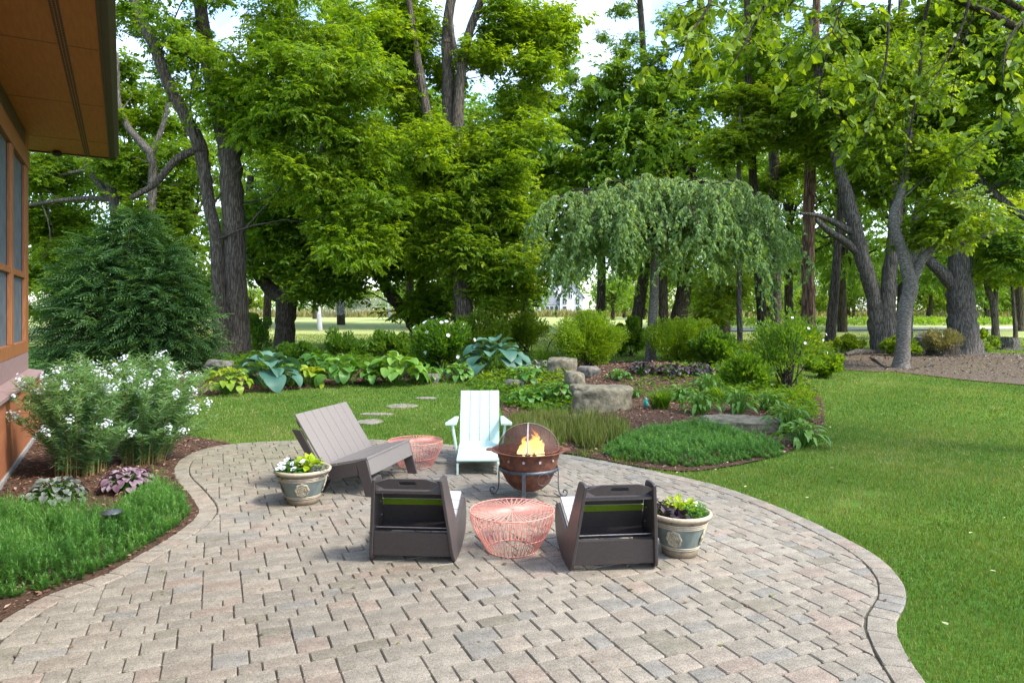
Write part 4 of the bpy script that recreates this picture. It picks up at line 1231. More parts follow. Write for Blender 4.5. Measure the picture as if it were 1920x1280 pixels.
def shrub(name, label, cat, base, rad, n, L, W, mat, zc=None, stems=14, group=None, flat=0.6, droop=0.1, stem_mat=None, lumps=26, up=0.6, flowers=0, fsize=0.05, fmat=None):
    """rounded shrub: lumpy leaf mass over a bundle of stems"""
    t = thing(name, label, cat, base, 0, group)
    rx, ry, rz = rad
    zc = rz if zc is None else zc
    rx, ry, rz, zc, n, L, W = rx * 1.12, ry * 1.1, rz * 1.12, zc * 1.12, int(n * 1.25), L * 1.1, W * 1.2
    lc = in_ball(lumps, 0.45) * [rx * 0.82, ry * 0.82, rz * 0.82] + [0, 0, zc]
    lr = rng.uniform(0.26, 0.46, lumps) * min(rx, ry, rz) * 1.15
    k = rng.integers(0, lumps, n)
    off = in_ball(n, 0.36)
    P = lc[k] + off * lr[k][:, None]
    P = P[P[:, 2] > 0.02] if True else P
    m = len(P); k = k[:m]
    out = unit(P - [0, 0, zc * 0.5]); out2 = unit(out + 0.5 * rand_dir(m))
    D = unit(out2 + [0, 0, up] + 0.5 * rand_dir(m))
    N = unit(out + [0, 0, 1.0] + 0.6 * rand_dir(m))
    tint = rng.normal(0, 0.10, lumps)
    c = np.clip(0.45 + tint[k] + rng.normal(0, 0.17, m), 0, 1)
    s_ = rng.uniform(0.7, 1.3, m)
    acc = Acc(); add_leaves(acc, P, D, N, L * s_, W * s_, c, 0.16, droop)
    link('foliage', acc.mesh('foliage', mat), t)
    sa = Acc()
    for q in range(stems):
        tip = lc[q % lumps]
        b = np.array([rng.normal(0, rx * 0.12), rng.normal(0, ry * 0.12), -0.05])
        Pq = np.array([b, b * 0.5 + tip * 0.45 + [0, 0, 0.05], tip])
        V, Fq = tube(Pq, [0.014 + 0.01 * rz, 0.01 + 0.005 * rz, 0.004], 5)
        sa.add(V, Fq)
    link('stems', sa.mesh('stems', stem_mat or M['bark_dark'], True), t)
    if flowers:
        fa = Acc()
        pc = unit(rand_dir(flowers) + [0, -0.5, 0.5]) * [rx, ry, rz] * rng.uniform(0.85, 1.02, (flowers, 1)) + [0, 0, zc]
        for p in pc:
            flower(fa, p, unit(p - [0, 0, zc] + [0, -0.4, 0.3]), fsize, 6)
        link('blossoms', fa.mesh('blossoms', fmat or M['petal']), t)
    return t

def flower(acc, p, n_, size, petals=5):
    n_ = unit(np.array(n_)); a = unit(np.cross(n_, [0.3, 0.2, 0.9])); b = np.cross(n_, a)
    ph = rng.uniform(0, 6)
    ang = ph + np.arange(petals) * 2 * math.pi / petals
    D = np.cos(ang)[:, None] * a + np.sin(ang)[:, None] * b + 0.25 * n_
    add_leaves(acc, np.repeat([p], petals, 0), D, np.repeat([n_], petals, 0), size * 0.5, size * 0.40, np.clip(rng.normal(0.6, 0.2, petals), 0, 1), 0.05, 0, 0.6)

def blades(name, label, cat, base, n, L, W, mat, spread=0.12, lean=0.7, group=None, seg=5, cmean=0.45):
    """clump of arching strap leaves"""
    t = thing(name, label, cat, base, 0, group)
    acc = Acc()
    a = rng.uniform(0, 2 * math.pi, n); ln = L * rng.uniform(0.6, 1.15, n); le = np.abs(rng.normal(lean, 0.28, n))
    r0 = spread * np.sqrt(rng.random(n))
    a0 = rng.uniform(0, 2 * math.pi, n)
    B = np.stack([r0 * np.cos(a0), r0 * np.sin(a0), np.full(n, -0.01)], 1)
    rings = []
    for q in range(seg):
        u_ = q / (seg - 1)
        hor = ln * le * (u_ ** 1.6) * 0.85; ver = ln * (u_ - 0.55 * le * u_ ** 2.6)
        c_ = B + np.stack([np.cos(a) * hor, np.sin(a) * hor, ver], 1)
        w = W * (1 - u_ ** 2.2) * (0.55 + 0.45 * min(1, u_ * 3)) + 0.0006
        S = np.stack([-np.sin(a), np.cos(a), np.zeros(n)], 1) * w / 2
        rings.append(np.stack([c_ - S, c_ + S], 1))
    V = np.stack(rings, 1).reshape(-1, 3)        # n, seg, 2
    k = np.arange(n)[:, None, None] * seg * 2 + np.arange(seg - 1)[None, :, None] * 2
    Fq = (k + np.array([0, 1, 3, 2])[None, None, :]).reshape(-1, 4)
    c = np.clip(cmean + rng.normal(0, 0.2, n), 0, 1)
    link('leaves', mesh_np('leaves', V, Fq, mat, np.repeat(c, seg * 2), True), t)
    return t

def big_leaf(name, L, W, mat, cup=0.12, curl=0.28, nu=9, nv=5, heart=True, c0=0.45, edge=0.2, rib=0.10):
    """broad veined leaf lying along +x from its stalk, cupped and curled down at the tip"""
    V = []; C = []
    for i_ in range(nu):
        u_ = i_ / (nu - 1)
        if heart: w = W * (math.sin(math.pi * (0.05 + 0.95 * u_) ** 0.72) ** 0.62) if u_ < 1 else 0.0
        else: w = W * math.sin(math.pi * min(0.999, 0.06 + 0.94 * u_) ** 0.95)
        w = max(w, 0.003)
        for j_ in range(nv):
            v_ = (j_ / (nv - 1) - 0.5)
            x = L * u_ - (0.16 * L * abs(v_) * 2 * (1 - u_) ** 2 if heart else 0)
            z = L * (0.14 * math.sin(math.pi * u_ * 0.9) - curl * u_ ** 2.2) + cup * abs(v_) * w * 2 + rib * W * 0.12 * math.sin(v_ * 21) * math.sin(math.pi * u_)
            V.append((x, v_ * w, z))
            C.append(c0 + edge * (abs(v_) * 2) ** 3 + 0.12 * (j_ % 2))
    Fq = [[i_ * nv + j_, (i_ + 1) * nv + j_, (i_ + 1) * nv + j_ + 1, i_ * nv + j_ + 1] for i_ in range(nu - 1) for j_ in range(nv - 1)]
    return mesh_np(name, np.array(V), np.array(Fq), mat, np.clip(C, 0, 1), True)

def hosta(label, base, n, L, W, mat, R, H, group=None, heart=True, c0=0.45, name='hosta', front=0.0):
    if name == 'hosta': n = int(n * 1.7); R *= 1.15; H *= 1.18; L *= 1.0; W *= 1.32
    t = thing(name, label, 'hosta', base, rng.uniform(0, 6), group)
    vars_ = [big_leaf('leaf', L * s_, W * s_, mat, cu, cl, c0=c0 + dc, heart=heart) for s_, cu, cl, dc in ((1.0, 0.10, 0.30, 0.0), (0.86, 0.16, 0.22, 0.12), (1.1, 0.06, 0.42, -0.1), (0.7, 0.2, 0.15, 0.2))]
    sa = Acc()
    for k in range(n):
        f = (k + 0.5) / n
        a = k * 2.39996 + rng.normal(0, 0.2)
        r = R * f ** 0.6 * rng.uniform(0.75, 1.0); z = H * (1.0 - 0.62 * f ** 1.5) * rng.uniform(0.85, 1.1)
        p = np.array([math.cos(a) * r, math.sin(a) * r, z])
        o = link('leaf', vars_[k % 4] if f > 0.25 else vars_[3], t)
        o.location = p
        o.rotation_euler = (rng.normal(0, 0.22), -0.45 + 1.15 * f + rng.normal(0, 0.18), a)
        V, Fq = tube(np.array([[math.cos(a) * 0.04, math.sin(a) * 0.04, -0.03], [p[0] * 0.55, p[1] * 0.55, z * 0.62], p]), [0.011, 0.008, 0.006], 5)
        sa.add(V, Fq, 0.6)
    link('stalks', sa.mesh('stalks', M['leaf_hosta_green'], True), t)
    return t

# --- hostas and companions along the back bed
hosta('large blue hosta with round drooping leaves at the foot of the twin trunk', G(503, 729), 16, 0.40, 0.36, M['leaf_hosta_blue'], 0.62, 0.62)
hosta('small bright golden hosta left of the blue one', G(428, 739), 40, 0.20, 0.13, M['leaf_hosta_gold'], 0.45, 0.48, heart=False)
hosta('golden hosta with pointed leaves right of the blue one', G(583, 724), 16, 0.30, 0.19, M['leaf_hosta_gold'], 0.42, 0.38, c0=0.55)
hosta('mid green pale-edged hosta directly behind the bench', G(645, 722), 26, 0.31, 0.22, M['leaf_hosta_green'], 0.60, 0.55, c0=0.35)
hosta('broad bright green hosta with the largest light leaves', G(745, 721), 24, 0.42, 0.29, M['leaf_hosta_green'], 0.62, 0.58, c0=0.62)
hosta('big blue-grey hosta behind the mint chair', G(930, 706), 20, 0.50, 0.44, M['leaf_hosta_blue'], 0.72, 0.80, c0=0.45)
hosta('small low hosta at the lawn corner left of the mint chair', G(800, 716), 18, 0.22, 0.13, M['leaf_hosta_green'], 0.36, 0.30, c0=0.4)
hosta('leafy low plant in front of the flowering shrub', G(862, 714), 30, 0.20, 0.12, M['leaf_hosta_green'], 0.5, 0.36, c0=0.35)
hosta('low green hosta in the mulch right of the blue-grey one', G(985, 722), 26, 0.20, 0.14, M['leaf_hosta_green'], 0.42, 0.34, c0=0.32)
hosta('low round-leaved plant beside the tall grey boulder', G(1042, 752), 34, 0.15, 0.12, M['leaf_hosta_green'], 0.45, 0.32, c0=0.40)
hosta('low round-leaved plant behind the tufted grass', G(985, 757), 30, 0.13, 0.11, M['leaf_hosta_green'], 0.40, 0.24, c0=0.35)
hosta('pale low plant near the clipped round stone', G(1010, 702), 24, 0.16, 0.12, M['leaf_silver'], 0.40, 0.26, c0=0.45)
hosta('dark green hosta tucked between the blue hosta and the golden pointed one', G(548, 722), 20, 0.26, 0.18, M['leaf_hosta_green'], 0.45, 0.40, c0=0.18)
hosta('narrow-leaved green hosta between the pale-edged and the broad bright one', G(695, 721), 20, 0.26, 0.16, M['leaf_hosta_green'], 0.45, 0.42, c0=0.28)
hosta('dark green hosta at the right of the broad bright one', G(792, 708), 24, 0.28, 0.18, M['leaf_hosta_green'], 0.5, 0.48, c0=0.2)
hosta('shaded green hosta behind the golden pointed one', G(600, 706), 22, 0.30, 0.22, M['leaf_hosta_green'], 0.5, 0.5, c0=0.15)
shrub('leafy_shrub', 'dense dark green shrub with white blossoms below the leaning trunk', 'shrub', G(826, 706), (0.95, 0.7, 0.75), 9000, 0.10, 0.055, M['leaf_c'], stems=14, flowers=14, fsize=0.13, zc=0.85)
shrub('leafy_shrub', 'loose green undergrowth shrub right of the leaning trunk base', 'shrub', G(905, 672), (1.0, 0.7, 0.8), 6500, 0.09, 0.045, M['leaf_b'], stems=14)
shrub('leafy_shrub', 'thin bushy sapling between the twin trunk and the forked tree', 'shrub', G(485, 668), (0.45, 0.45, 0.85), 2600, 0.09, 0.05, M['leaf_c'], stems=9)
shrub('leafy_shrub', 'low dark shrub in front of the forked tree', 'shrub', G(560, 690), (1.1, 0.6, 0.36), 5200, 0.08, 0.045, M['leaf_c'], stems=9)
shrub('leafy_shrub', 'arching dark seedlings before the pale field', 'shrub', G(648, 683), (0.75, 0.5, 0.55), 2600, 0.12, 0.05, M['leaf_c'], stems=10)
shrub('leafy_shrub', 'drooping leafy shrub under the net post', 'shrub', G(735, 680), (0.85, 0.5, 0.50), 3600, 0.13, 0.055, M['leaf_c'], stems=10)
shrub('leafy_shrub', 'pale leafy shrub in front of the grey-white house', 'shrub', G(985, 660), (1.2, 0.8, 0.75), 7000, 0.09, 0.05, M['leaf_b'], stems=14)
shrub('leafy_shrub', 'dark broad-leaved shrub between the two golden shrubs', 'shrub', G(1182, 668), (0.55, 0.5, 0.72), 3400, 0.15, 0.09, M['leaf_c'], stems=9)
shrub('leafy_shrub', 'dark arching shrub right of the second golden shrub', 'shrub', G(1345, 690), (0.85, 0.6, 0.52), 5200, 0.13, 0.06, M['leaf_c'], stems=10)
shrub('golden_shrub', 'rounded golden green shrub left of the weeping tree trunk', 'shrub', G(1108, 690), (1.25, 0.85, 0.78), 19000, 0.060, 0.032, M['leaf_spirea'], zc=0.86, lumps=56)
shrub('golden_shrub', 'rounded golden green shrub right of the weeping tree trunk', 'shrub', G(1278, 684), (1.2, 0.8, 0.68), 17000, 0.060, 0.032, M['leaf_spirea'], zc=0.80, lumps=54)
shrub('flowering_shrub', 'open twiggy shrub with a few white blooms on the mound slope', 'shrub', G(1478, 735), (0.82, 0.65, 0.60), 2300, 0.085, 0.03, M['leaf_c'], zc=1.05, stems=30, flowers=6, fsize=0.08)
shrub('leafy_shrub', 'dark bushy plant behind the trumpet of strap leaves', 'shrub', G(1400, 735), (0.5, 0.4, 0.35), 3200, 0.13, 0.03, M['leaf_c'], stems=8)
shrub('leafy_shrub', 'low green bush at the far edge of the right lawn', 'shrub', G(1545, 708), (0.75, 0.4, 0.30), 3200, 0.10, 0.05, M['leaf_a'], stems=8)
blades('daylily', 'dark green strap-leaved daylily beside the mossy boulder', 'daylily', G(1238, 768), 260, 0.62, 0.022, M['leaf_c'], 0.16, 0.75, cmean=0.6)
blades('daylily', 'strap-leaved daylily high on the mound by the open shrub', 'daylily', G(1368, 725), 200, 0.55, 0.02, M['leaf_c'], 0.16, 0.7)
blades('ornamental_grass', 'tall fine blue-green grass clump behind the golden shrub', 'grass clump', G(1020, 690), 420, 0.85, 0.012, M['leaf_c'], 0.30, 0.5, cmean=0.6)
blades('ornamental_grass', 'bright fine grass clump at the lawn edge right of the mound', 'grass clump', G(1502, 752), 300, 0.42, 0.010, M['leaf_a'], 0.26, 0.6, cmean=0.75)
def perennial(label, base, n, L, W, R, H, mat, c0=0.45):
    return hosta(label, base, n, L, W, mat, R, H, heart=False, c0=c0, name='perennial')
perennial('leafy green perennial on the mound, left of a matching pair above the flat rock', G(1312, 778), 64, 0.20, 0.062, 0.36, 0.42, M['leaf_hosta_green'])
perennial('leafy green perennial on the mound, right of a matching pair above the flat rock', G(1384, 776), 64, 0.20, 0.062, 0.36, 0.46, M['leaf_hosta_green'])
perennial('upright leafy perennial at the right end of the flat rock', G(1480, 815), 60, 0.20, 0.06, 0.34, 0.48, M['leaf_hosta_green'], 0.5)
perennial('lower leafy perennial spilling onto the mulch edge by the lawn', G(1505, 838), 60, 0.18, 0.07, 0.36, 0.34, M['leaf_hosta_green'], 0.55)
# dark plum coral bells along the top of the mound
for k, (p, lb) in enumerate([((1205, 700), 'dark plum coral bells in front of the weeping trunk'), ((1262, 704), 'dark plum coral bells between trunk and second golden shrub'), ((1312, 704), 'dark plum coral bells at the right end of the mound top')]):
    hosta(lb, G(*p), 70, 0.11, 0.115, M['leaf_black'], 0.42, 0.24, group='coral bells on the mound', name='coral_bells', c0=0.5)['category'] = 'coral bells'

# --- tufted grass between patio and boulder
def tuft_patch(name, label, pts, n_each, L, W, mat, lean=0.4, sp=0.16, cmean=0.45):
    acc = Acc()
    for p in pts:
        n = n_each
        a = rng.uniform(0, 2 * math.pi, n); a0 = rng.uniform(0, 2 * math.pi, n); r0 = sp * np.sqrt(rng.random(n))
        x = p[0] + r0 * np.cos(a0); y = p[1] + r0 * np.sin(a0)
        le = np.abs(rng.normal(lean, 0.2, n)); ln = L * rng.uniform(0.5, 1.15, n)
        B = np.stack([x, y, hgt(x, y)], 1)
        D = unit(np.stack([np.cos(a) * le, np.sin(a) * le, np.ones(n)], 1))
        N = np.stack([np.cos(a), np.sin(a), np.zeros(n)], 1)
        add_leaves(acc, B, D, N + [0, 0, 0.01], ln, W * rng.uniform(0.7, 1.3, n), np.clip(rng.normal(cmean, 0.25, n), 0, 1), 0.05, 0.12, 0.35)
    o = stuff(link(name, acc.mesh(name, mat))); tag(o, label, 'ground cover')
tp = [G(px_, py_) for px_, py_ in zip(rng.uniform(948, 1110, 60), rng.uniform(790, 842, 60)) if inside(bed_poly, *[np.array([v]) for v in G(px_, py_)[:2]])[0]]
tp += [G(px_, py_) for px_, py_ in zip(rng.uniform(1095, 1165, 16), rng.uniform(800, 835, 16))]
tuft_patch('tufted_grass', 'tufted olive green grass growing between patio edge and boulders', tp, 130, 0.30, 0.008, M['grass'], 0.35, 0.18, 0.55)
tuft_patch('weeds', 'small weeds along the mulch edge of the back bed', [G(a_, b_) for a_, b_ in ((880, 722), (940, 745), (1030, 845), (1100, 852), (1180, 868))], 70, 0.12, 0.012, M['leaf_a'], 0.8, 0.22)

# --- leafy undergrowth at the back of the bed
def undergrowth(name, label, poly, n, H, L, W, mat, cmean=0.42):
    a = np.array(poly)
    x, y = scatter(lambda x, y: inside(poly, x, y), a[:, 0].min(), a[:, 0].max(), a[:, 1].min(), a[:, 1].max(), n * 3)
    x, y = x[:n], y[:n]; n = len(x)
    top = H * np.clip(0.62 + 0.55 * patch(x, y, 1.6) + 0.3 * patch(x, y, 4.0, 1.1), 0.15, 1.5)
    u_ = rng.random(n) ** 0.6
    P = np.stack([x, y, hgt(x, y) + top * u_], 1)
    D = unit(rand_dir(n) * [1, 1, 0.4] + [0, 0, 0.25]); N = unit(rand_dir(n) * 0.7 + [0, 0, 1])
    s_ = rng.uniform(0.6, 1.3, n)
    acc = Acc(); add_leaves(acc, P, D, N, L * s_, W * s_, np.clip(cmean + 0.2 * patch(x, y, 2.2, 2.0) + rng.normal(0, 0.17, n), 0, 1), 0.14, 0.2)
    o = stuff(link(name, acc.mesh(name, mat))); tag(o, label, 'undergrowth')
undergrowth('undergrowth', 'dark leafy undergrowth around the trunks behind the hostas', [tuple(G(*p)[:2]) for p in [(385, 712), (470, 702), (560, 702), (700, 698), (800, 698), (900, 700), (960, 704), (960, 672), (800, 672), (600, 676), (470, 672), (390, 680)]], 14000, 0.38, 0.13, 0.075, M['leaf_c'])
undergrowth('undergrowth', 'low green leaves between the blue-grey hosta and the boulders', [tuple(G(*p)[:2]) for p in [(880, 716), (960, 733), (1050, 742), (1070, 720), (1040, 690), (960, 690), (890, 700)]], 5200, 0.26, 0.10, 0.07, M['leaf_b'], 0.4)
undergrowth('undergrowth', 'low creeping leaves along the patio side of the boulders', [tuple(G(*p)[:2]) for p in [(875, 722), (955, 765), (1060, 785), (1075, 760), (1000, 728), (930, 712)]], 4200, 0.17, 0.085, 0.065, M['leaf_c'], 0.4)
undergrowth('undergrowth', 'sparse seedlings across the top of the mulch mound', [tuple(G(*p)[:2]) for p in [(1150, 735), (1300, 765), (1400, 760), (1400, 705), (1200, 695)]], 1500, 0.16, 0.09, 0.05, M['leaf_c'], 0.4)
undergrowth('undergrowth', 'green leaves on the right shoulder of the mound', [tuple(G(*p)[:2]) for p in [(1330, 742), (1420, 765), (1470, 800), (1535, 800), (1530, 745), (1490, 705), (1400, 690), (1340, 700)]], 7500, 0.34, 0.11, 0.05, M['leaf_a'], 0.4)
undergrowth('undergrowth', 'shaded seedlings behind the mound among the grove trunks', [tuple(G(*p)[:2]) for p in [(1290, 672), (1480, 690), (1560, 680), (1560, 662), (1400, 656), (1290, 654)]], 9000, 0.5, 0.14, 0.08, M['leaf_b'], 0.45)

for k, (p, n_, L_, W_, R_, H_, mt_, c_, lb) in enumerate([
    ((1275, 752), 60, 0.17, 0.06, 0.34, 0.30, 'leaf_hosta_green', 0.35, 'low dark perennial right of the daylily'),
    ((1160, 712), 44, 0.13, 0.08, 0.30, 0.22, 'leaf_hosta_green', 0.30, 'small green plant behind the mossy boulder'),
    ((1325, 735), 60, 0.17, 0.06, 0.40, 0.36, 'leaf_hosta_green', 0.25, 'bushy dark perennial in the middle of the mound'),
    ((1440, 770), 60, 0.16, 0.05, 0.34, 0.36, 'leaf_hosta_green', 0.45, 'light green perennial behind the right end of the flat rock'),
    ((1190, 745), 30, 0.11, 0.05, 0.20, 0.18, 'leaf_hosta_green', 0.3, 'tiny green plant between boulder and daylily')]):
    perennial(lb, G(*p), n_, L_, W_, R_, H_, M[mt_], c_)
blades('daylily', 'strap-leaved daylily clump behind the paired perennials', 'daylily', G(1345, 752), 180, 0.50, 0.02, M['leaf_c'], 0.18, 0.7)

# --- feathery ground covers
def feathery(name, label, poly_px, n_shoots, H, box_, needles=44, wid=0.0042, nl=0.040):
    poly = [tuple(G(*p)[:2]) for p in poly_px]
    x, y = scatter(lambda x, y: inside(poly, x, y), *box_, n_shoots * 12)
    x, y = x[:n_shoots], y[:n_shoots]
    P2 = np.array(poly)
    dist = np.full(len(x), 9.0)
    for k in range(len(P2)):
        a_, b_ = P2[k], P2[(k + 1) % len(P2)]
        ab = b_ - a_; tt = np.clip(((x - a_[0]) * ab[0] + (y - a_[1]) * ab[1]) / (ab @ ab), 0, 1)
        dist = np.minimum(dist, np.hypot(x - a_[0] - tt * ab[0], y - a_[1] - tt * ab[1]))
    hh = H * (0.35 + 0.65 * sstep(0, 0.32, dist)) * (1 + 0.25 * patch(x, y, 3.2) + 0.35 * patch(x, y, 8.0, 0.7)) * rng.uniform(0.72, 1.18, len(x))
    n = len(x); m = needles
    lean = rng.normal(0, 0.16, (n, 2))
    u_ = rng.uniform(0.25, 1.0, (n, m)) ** 0.8
    base = np.stack([x, y, hgt(x, y)], 1)[:, None, :]
    ax = unit(np.concatenate([lean, np.ones((n, 1))], 1))[:, None, :]
    P = base + ax * (u_ * hh[:, None])[..., None]
    a = rng.uniform(0, 2 * math.pi, (n, m))
    D = np.stack([np.cos(a), np.sin(a), 0.35 + 0.9 * (u_ > 0.9) + rng.normal(0, 0.25, (n, m))], -1)
    P = P.reshape(-1, 3); D = unit(D.reshape(-1, 3))
    N = np.tile([[0, 0, 1.0]], (len(P), 1)) + 0.2 * rand_dir(len(P))
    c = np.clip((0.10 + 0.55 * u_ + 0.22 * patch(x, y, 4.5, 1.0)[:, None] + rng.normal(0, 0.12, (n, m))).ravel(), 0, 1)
    ln = nl * rng.uniform(0.6, 1.25, len(P))
    S = unit(np.cross(D, N)) * wid / 2
    V = np.stack([P - S, P + S, P + D * ln[:, None]], 1).reshape(-1, 3)
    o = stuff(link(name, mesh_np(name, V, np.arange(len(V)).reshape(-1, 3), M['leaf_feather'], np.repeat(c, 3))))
    tag(o, label, 'ground cover')
feathery('feathery_groundcover', 'feathery bright green ground cover in the bed by the house',
         [(-120, 1010), (0, 985), (60, 975), (130, 985), (200, 985), (235, 950), (300, 925), (345, 935), (355, 975), (300, 1015), (225, 1060), (150, 1095), (70, 1118), (-120, 1150)], 2600, 0.29, (-6.5, -2.3, 4.2, 9.1), 60, 0.0042, 0.042)
feathery('feathery_groundcover', 'feathery green ground cover spreading below the flat rock on the mound',
         [(1128, 850), (1150, 828), (1200, 815), (1270, 800), (1330, 800), (1400, 822), (1470, 842), (1470, 858), (1400, 866), (1330, 876), (1280, 880), (1210, 872), (1150, 864)], 2500, 0.20, (0.8, 5.5, 8.1, 12.4), 44, 0.006, 0.05)

# --- bluestars by the house wall
def bluestar(label, base, n, H, R, phase):
    t = thing('bluestar_plant', label, 'flowering plant', base, 0, 'white flowering bluestars')
    st = Acc(); lf = Acc(); fl_ = Acc()
    for k in range(n):
        a = rng.uniform(0, 2 * math.pi); f = math.sqrt(rng.random())
        b = np.array([math.cos(a) * 0.27 * f, math.sin(a) * 0.27 * f, -0.02])
        h = H * (rng.uniform(0.78, 1.08) if rng.random() < 0.7 else rng.uniform(0.38, 0.75)) * (1 - 0.22 * f); r = R * f * rng.uniform(0.75, 1.1)
        tip = np.array([math.cos(a) * r, math.sin(a) * r * 0.85, h])
        mid = b * 0.4 + tip * 0.45 * np.array([0.75, 0.75, 1.15])
        P, _ = catmull([b, mid, tip], [0, 0, 0], 6)
        V, Fq = tube(P, np.linspace(0.0045, 0.002, len(P)), 4)
        st.add(V, Fq, rng.uniform(0.2, 0.9))
        m = 84
        u_ = rng.uniform(rng.uniform(0.10, 0.40), 1.0, m) ** 0.9
        q = u_ * (len(P) - 1); i0 = np.minimum(q.astype(int), len(P) - 2); fr = (q - i0)[:, None]
        pp = P[i0] * (1 - fr) + P[i0 + 1] * fr
        aa = rng.uniform(0, 2 * math.pi, m)
        D = np.stack([np.cos(aa), np.sin(aa), 0.55 + rng.normal(0, 0.35, m)], 1)
        N = np.tile([[0, 0, 1.0]], (m, 1)) + 0.4 * rand_dir(m)
        add_leaves(lf, pp, D, N, 0.105 * rng.uniform(0.7, 1.25, m), 0.0125, np.clip(0.25 + 0.4 * u_ + rng.normal(0, 0.18, m), 0, 1), 0.2, 0.12)
        if rng.random() < 0.24:
            for _q in range(22):
                off = rng.normal(0, 0.032, 3); flower(fl_, tip + off + [0, 0, 0.015], unit(off + np.array([0, -0.02, 0.03])), 0.030, 5)
    link('stems', st.mesh('stems', M['stem_tan'], True), t)
    link('foliage', lf.mesh('foliage', M['leaf_blue']), t)
    link('blossoms', fl_.mesh('blossoms', M['petal']), t)
bluestar('tall bluestar clump with pale flower clusters against the cedar wall', G(150, 890), 210, 1.45, 0.74, 0)
bluestar('tall bluestar clump with pale flower clusters reaching towards the lawn', G(268, 868), 250, 1.48, 0.90, 1)
hosta('purple coral bells with silvery ruffled leaves below the bluestars', G(238, 922), 80, 0.085, 0.095, M['leaf_purple'], 0.29, 0.24, name='coral_bells', c0=0.5)['category'] = 'coral bells'
hosta('grey-green silver-veined coral bells near the house corner', G(105, 945), 90, 0.075, 0.080, M['leaf_silver'], 0.33, 0.24, name='coral_bells', c0=0.4)['category'] = 'coral bells'

# --- path light in the ground cover
pl_ = G(209, 1012)
lightp = thing('path_light', 'round grey metal path light standing in the feathery ground cover', 'path light', (pl_[0], pl_[1], 0))
link('stake', tube_mesh('stake', [[0, 0, -0.05], [0, 0, 0.24]], 0.012, M['iron'], 8), lightp)
link('cap', lathe_mesh('cap', [(0.0, 0.275), (0.03, 0.272), (0.088, 0.250), (0.092, 0.243), (0.07, 0.238), (0.02, 0.24), (0.0, 0.24)], M['iron'], 28), lightp)

# --- what grows in the pots
def pot_fill(loc, sc, rel):
    x, y, z, = rel
    return (loc[0] + x * sc, loc[1] + y * sc, loc[2] + (0.262 + z) * 1.14)
def tuft_leaves(name, label, cat, base, n, L, W, R, H, mat, cmean=0.5, heart=False):
    t = thing(name, label, cat, base)
    P = in_ball(n, 0.4) * [R, R, H] + [0, 0, H * 0.55]
    P[:, 2] = np.abs(P[:, 2])
    out = unit(P + 1e-4)
    D = unit(out * [1, 1, 0.5] + 0.5 * rand_dir(n)); N = unit(out + [0, 0, 1.2] + 0.4 * rand_dir(n))
    s_ = rng.uniform(0.6, 1.25, n)
    acc = Acc(); acc.add(*leaf6_arrays(P, D, N, L * s_, W * s_, 0.14, np.clip(rng.normal(cmean, 0.22, n), 0, 1), 0.2))
    link('foliage', acc.mesh('foliage', mat), t)
    st = Acc()
    for q in range(12):
        V, Fq = tube(np.array([[0, 0, -0.01], P[q] * [0.4, 0.4, 0.6], P[q]]), [0.004, 0.003, 0.002], 4); st.add(V, Fq)
    link('stems', st.mesh('stems', M['bark_smooth'], True), t)
    return t
im = tuft_leaves('impatiens', 'white-flowered impatiens in the pot by the bench', 'flower', pot_fill(POT_L, 1.06, (-0.11, -0.09, 0.0)), 260, 0.055, 0.034, 0.13, 0.075, M['leaf_hosta_green'], 0.3)
fa = Acc()
for p in [(-0.09, -0.07, 0.085), (-0.03, -0.10, 0.095), (0.07, -0.09, 0.085), (-0.10, 0.02, 0.11), (-0.06, 0.10, 0.14), (0.02, 0.05, 0.11), (0.12, 0.06, 0.13), (-0.06, -0.02, 0.115)]:
    flower(fa, np.array(p), (0.1 * p[0], -0.5, 0.8), 0.062, 5); flower(fa, np.array(p) + [0.012, 0.01, 0.012], (0.2, -0.3, 0.9), 0.05, 5)
link('blossoms', fa.mesh('blossoms', M['petal']), im)
tuft_leaves('sweet_potato_vine', 'chartreuse trailing foliage in the pot by the bench', 'plant', pot_fill(POT_L, 1.06, (0.04, 0.05, 0.0)), 170, 0.080, 0.062, 0.13, 0.085, M['leaf_chart'], 0.45)
tuft_leaves('trailing_plant', 'small-leaved variegated trailer spilling over the left pot rim', 'plant', pot_fill(POT_L, 1.06, (0.18, -0.07, 0.0)), 420, 0.022, 0.014, 0.10, 0.075, M['leaf_silver'], 0.65)
tuft_leaves('dark_foliage_plant', 'tiny plum sprig at the back of the pot by the bench', 'plant', pot_fill(POT_L, 1.06, (-0.14, 0.10, 0.0)), 60, 0.05, 0.034, 0.06, 0.08, M['leaf_black'], 0.4)
tuft_leaves('sweet_potato_vine', 'chartreuse fern-like foliage at the back of the right pot', 'plant', pot_fill(POT_R, 0.96, (0.02, 0.08, 0.0)), 230, 0.070, 0.036, 0.15, 0.075, M['leaf_chart'], 0.5)
tuft_leaves('dark_foliage_plant', 'lacy dark plum foliage at the left of the right pot', 'plant', pot_fill(POT_R, 0.96, (-0.14, 0.06, 0.0)), 180, 0.04, 0.022, 0.09, 0.09, M['leaf_black'], 0.4)
tuft_leaves('dark_foliage_plant', 'broad dark plum leaves at the front of the right pot', 'plant', pot_fill(POT_R, 0.96, (-0.05, -0.12, 0.0)), 46, 0.075, 0.06, 0.10, 0.055, M['leaf_black'], 0.6)
tuft_leaves('trailing_plant', 'fine green trailing foliage at the right of the right pot', 'plant', pot_fill(POT_R, 0.96, (0.11, -0.06, 0.0)), 620, 0.024, 0.014, 0.125, 0.075, M['leaf_feather'], 0.5)
wf = tuft_leaves('impatiens', 'pale flowers at the far side of the right pot', 'flower', pot_fill(POT_R, 0.96, (0.16, 0.10, 0.0)), 60, 0.04, 0.026, 0.07, 0.07, M['leaf_hosta_green'], 0.5)
fa = Acc()
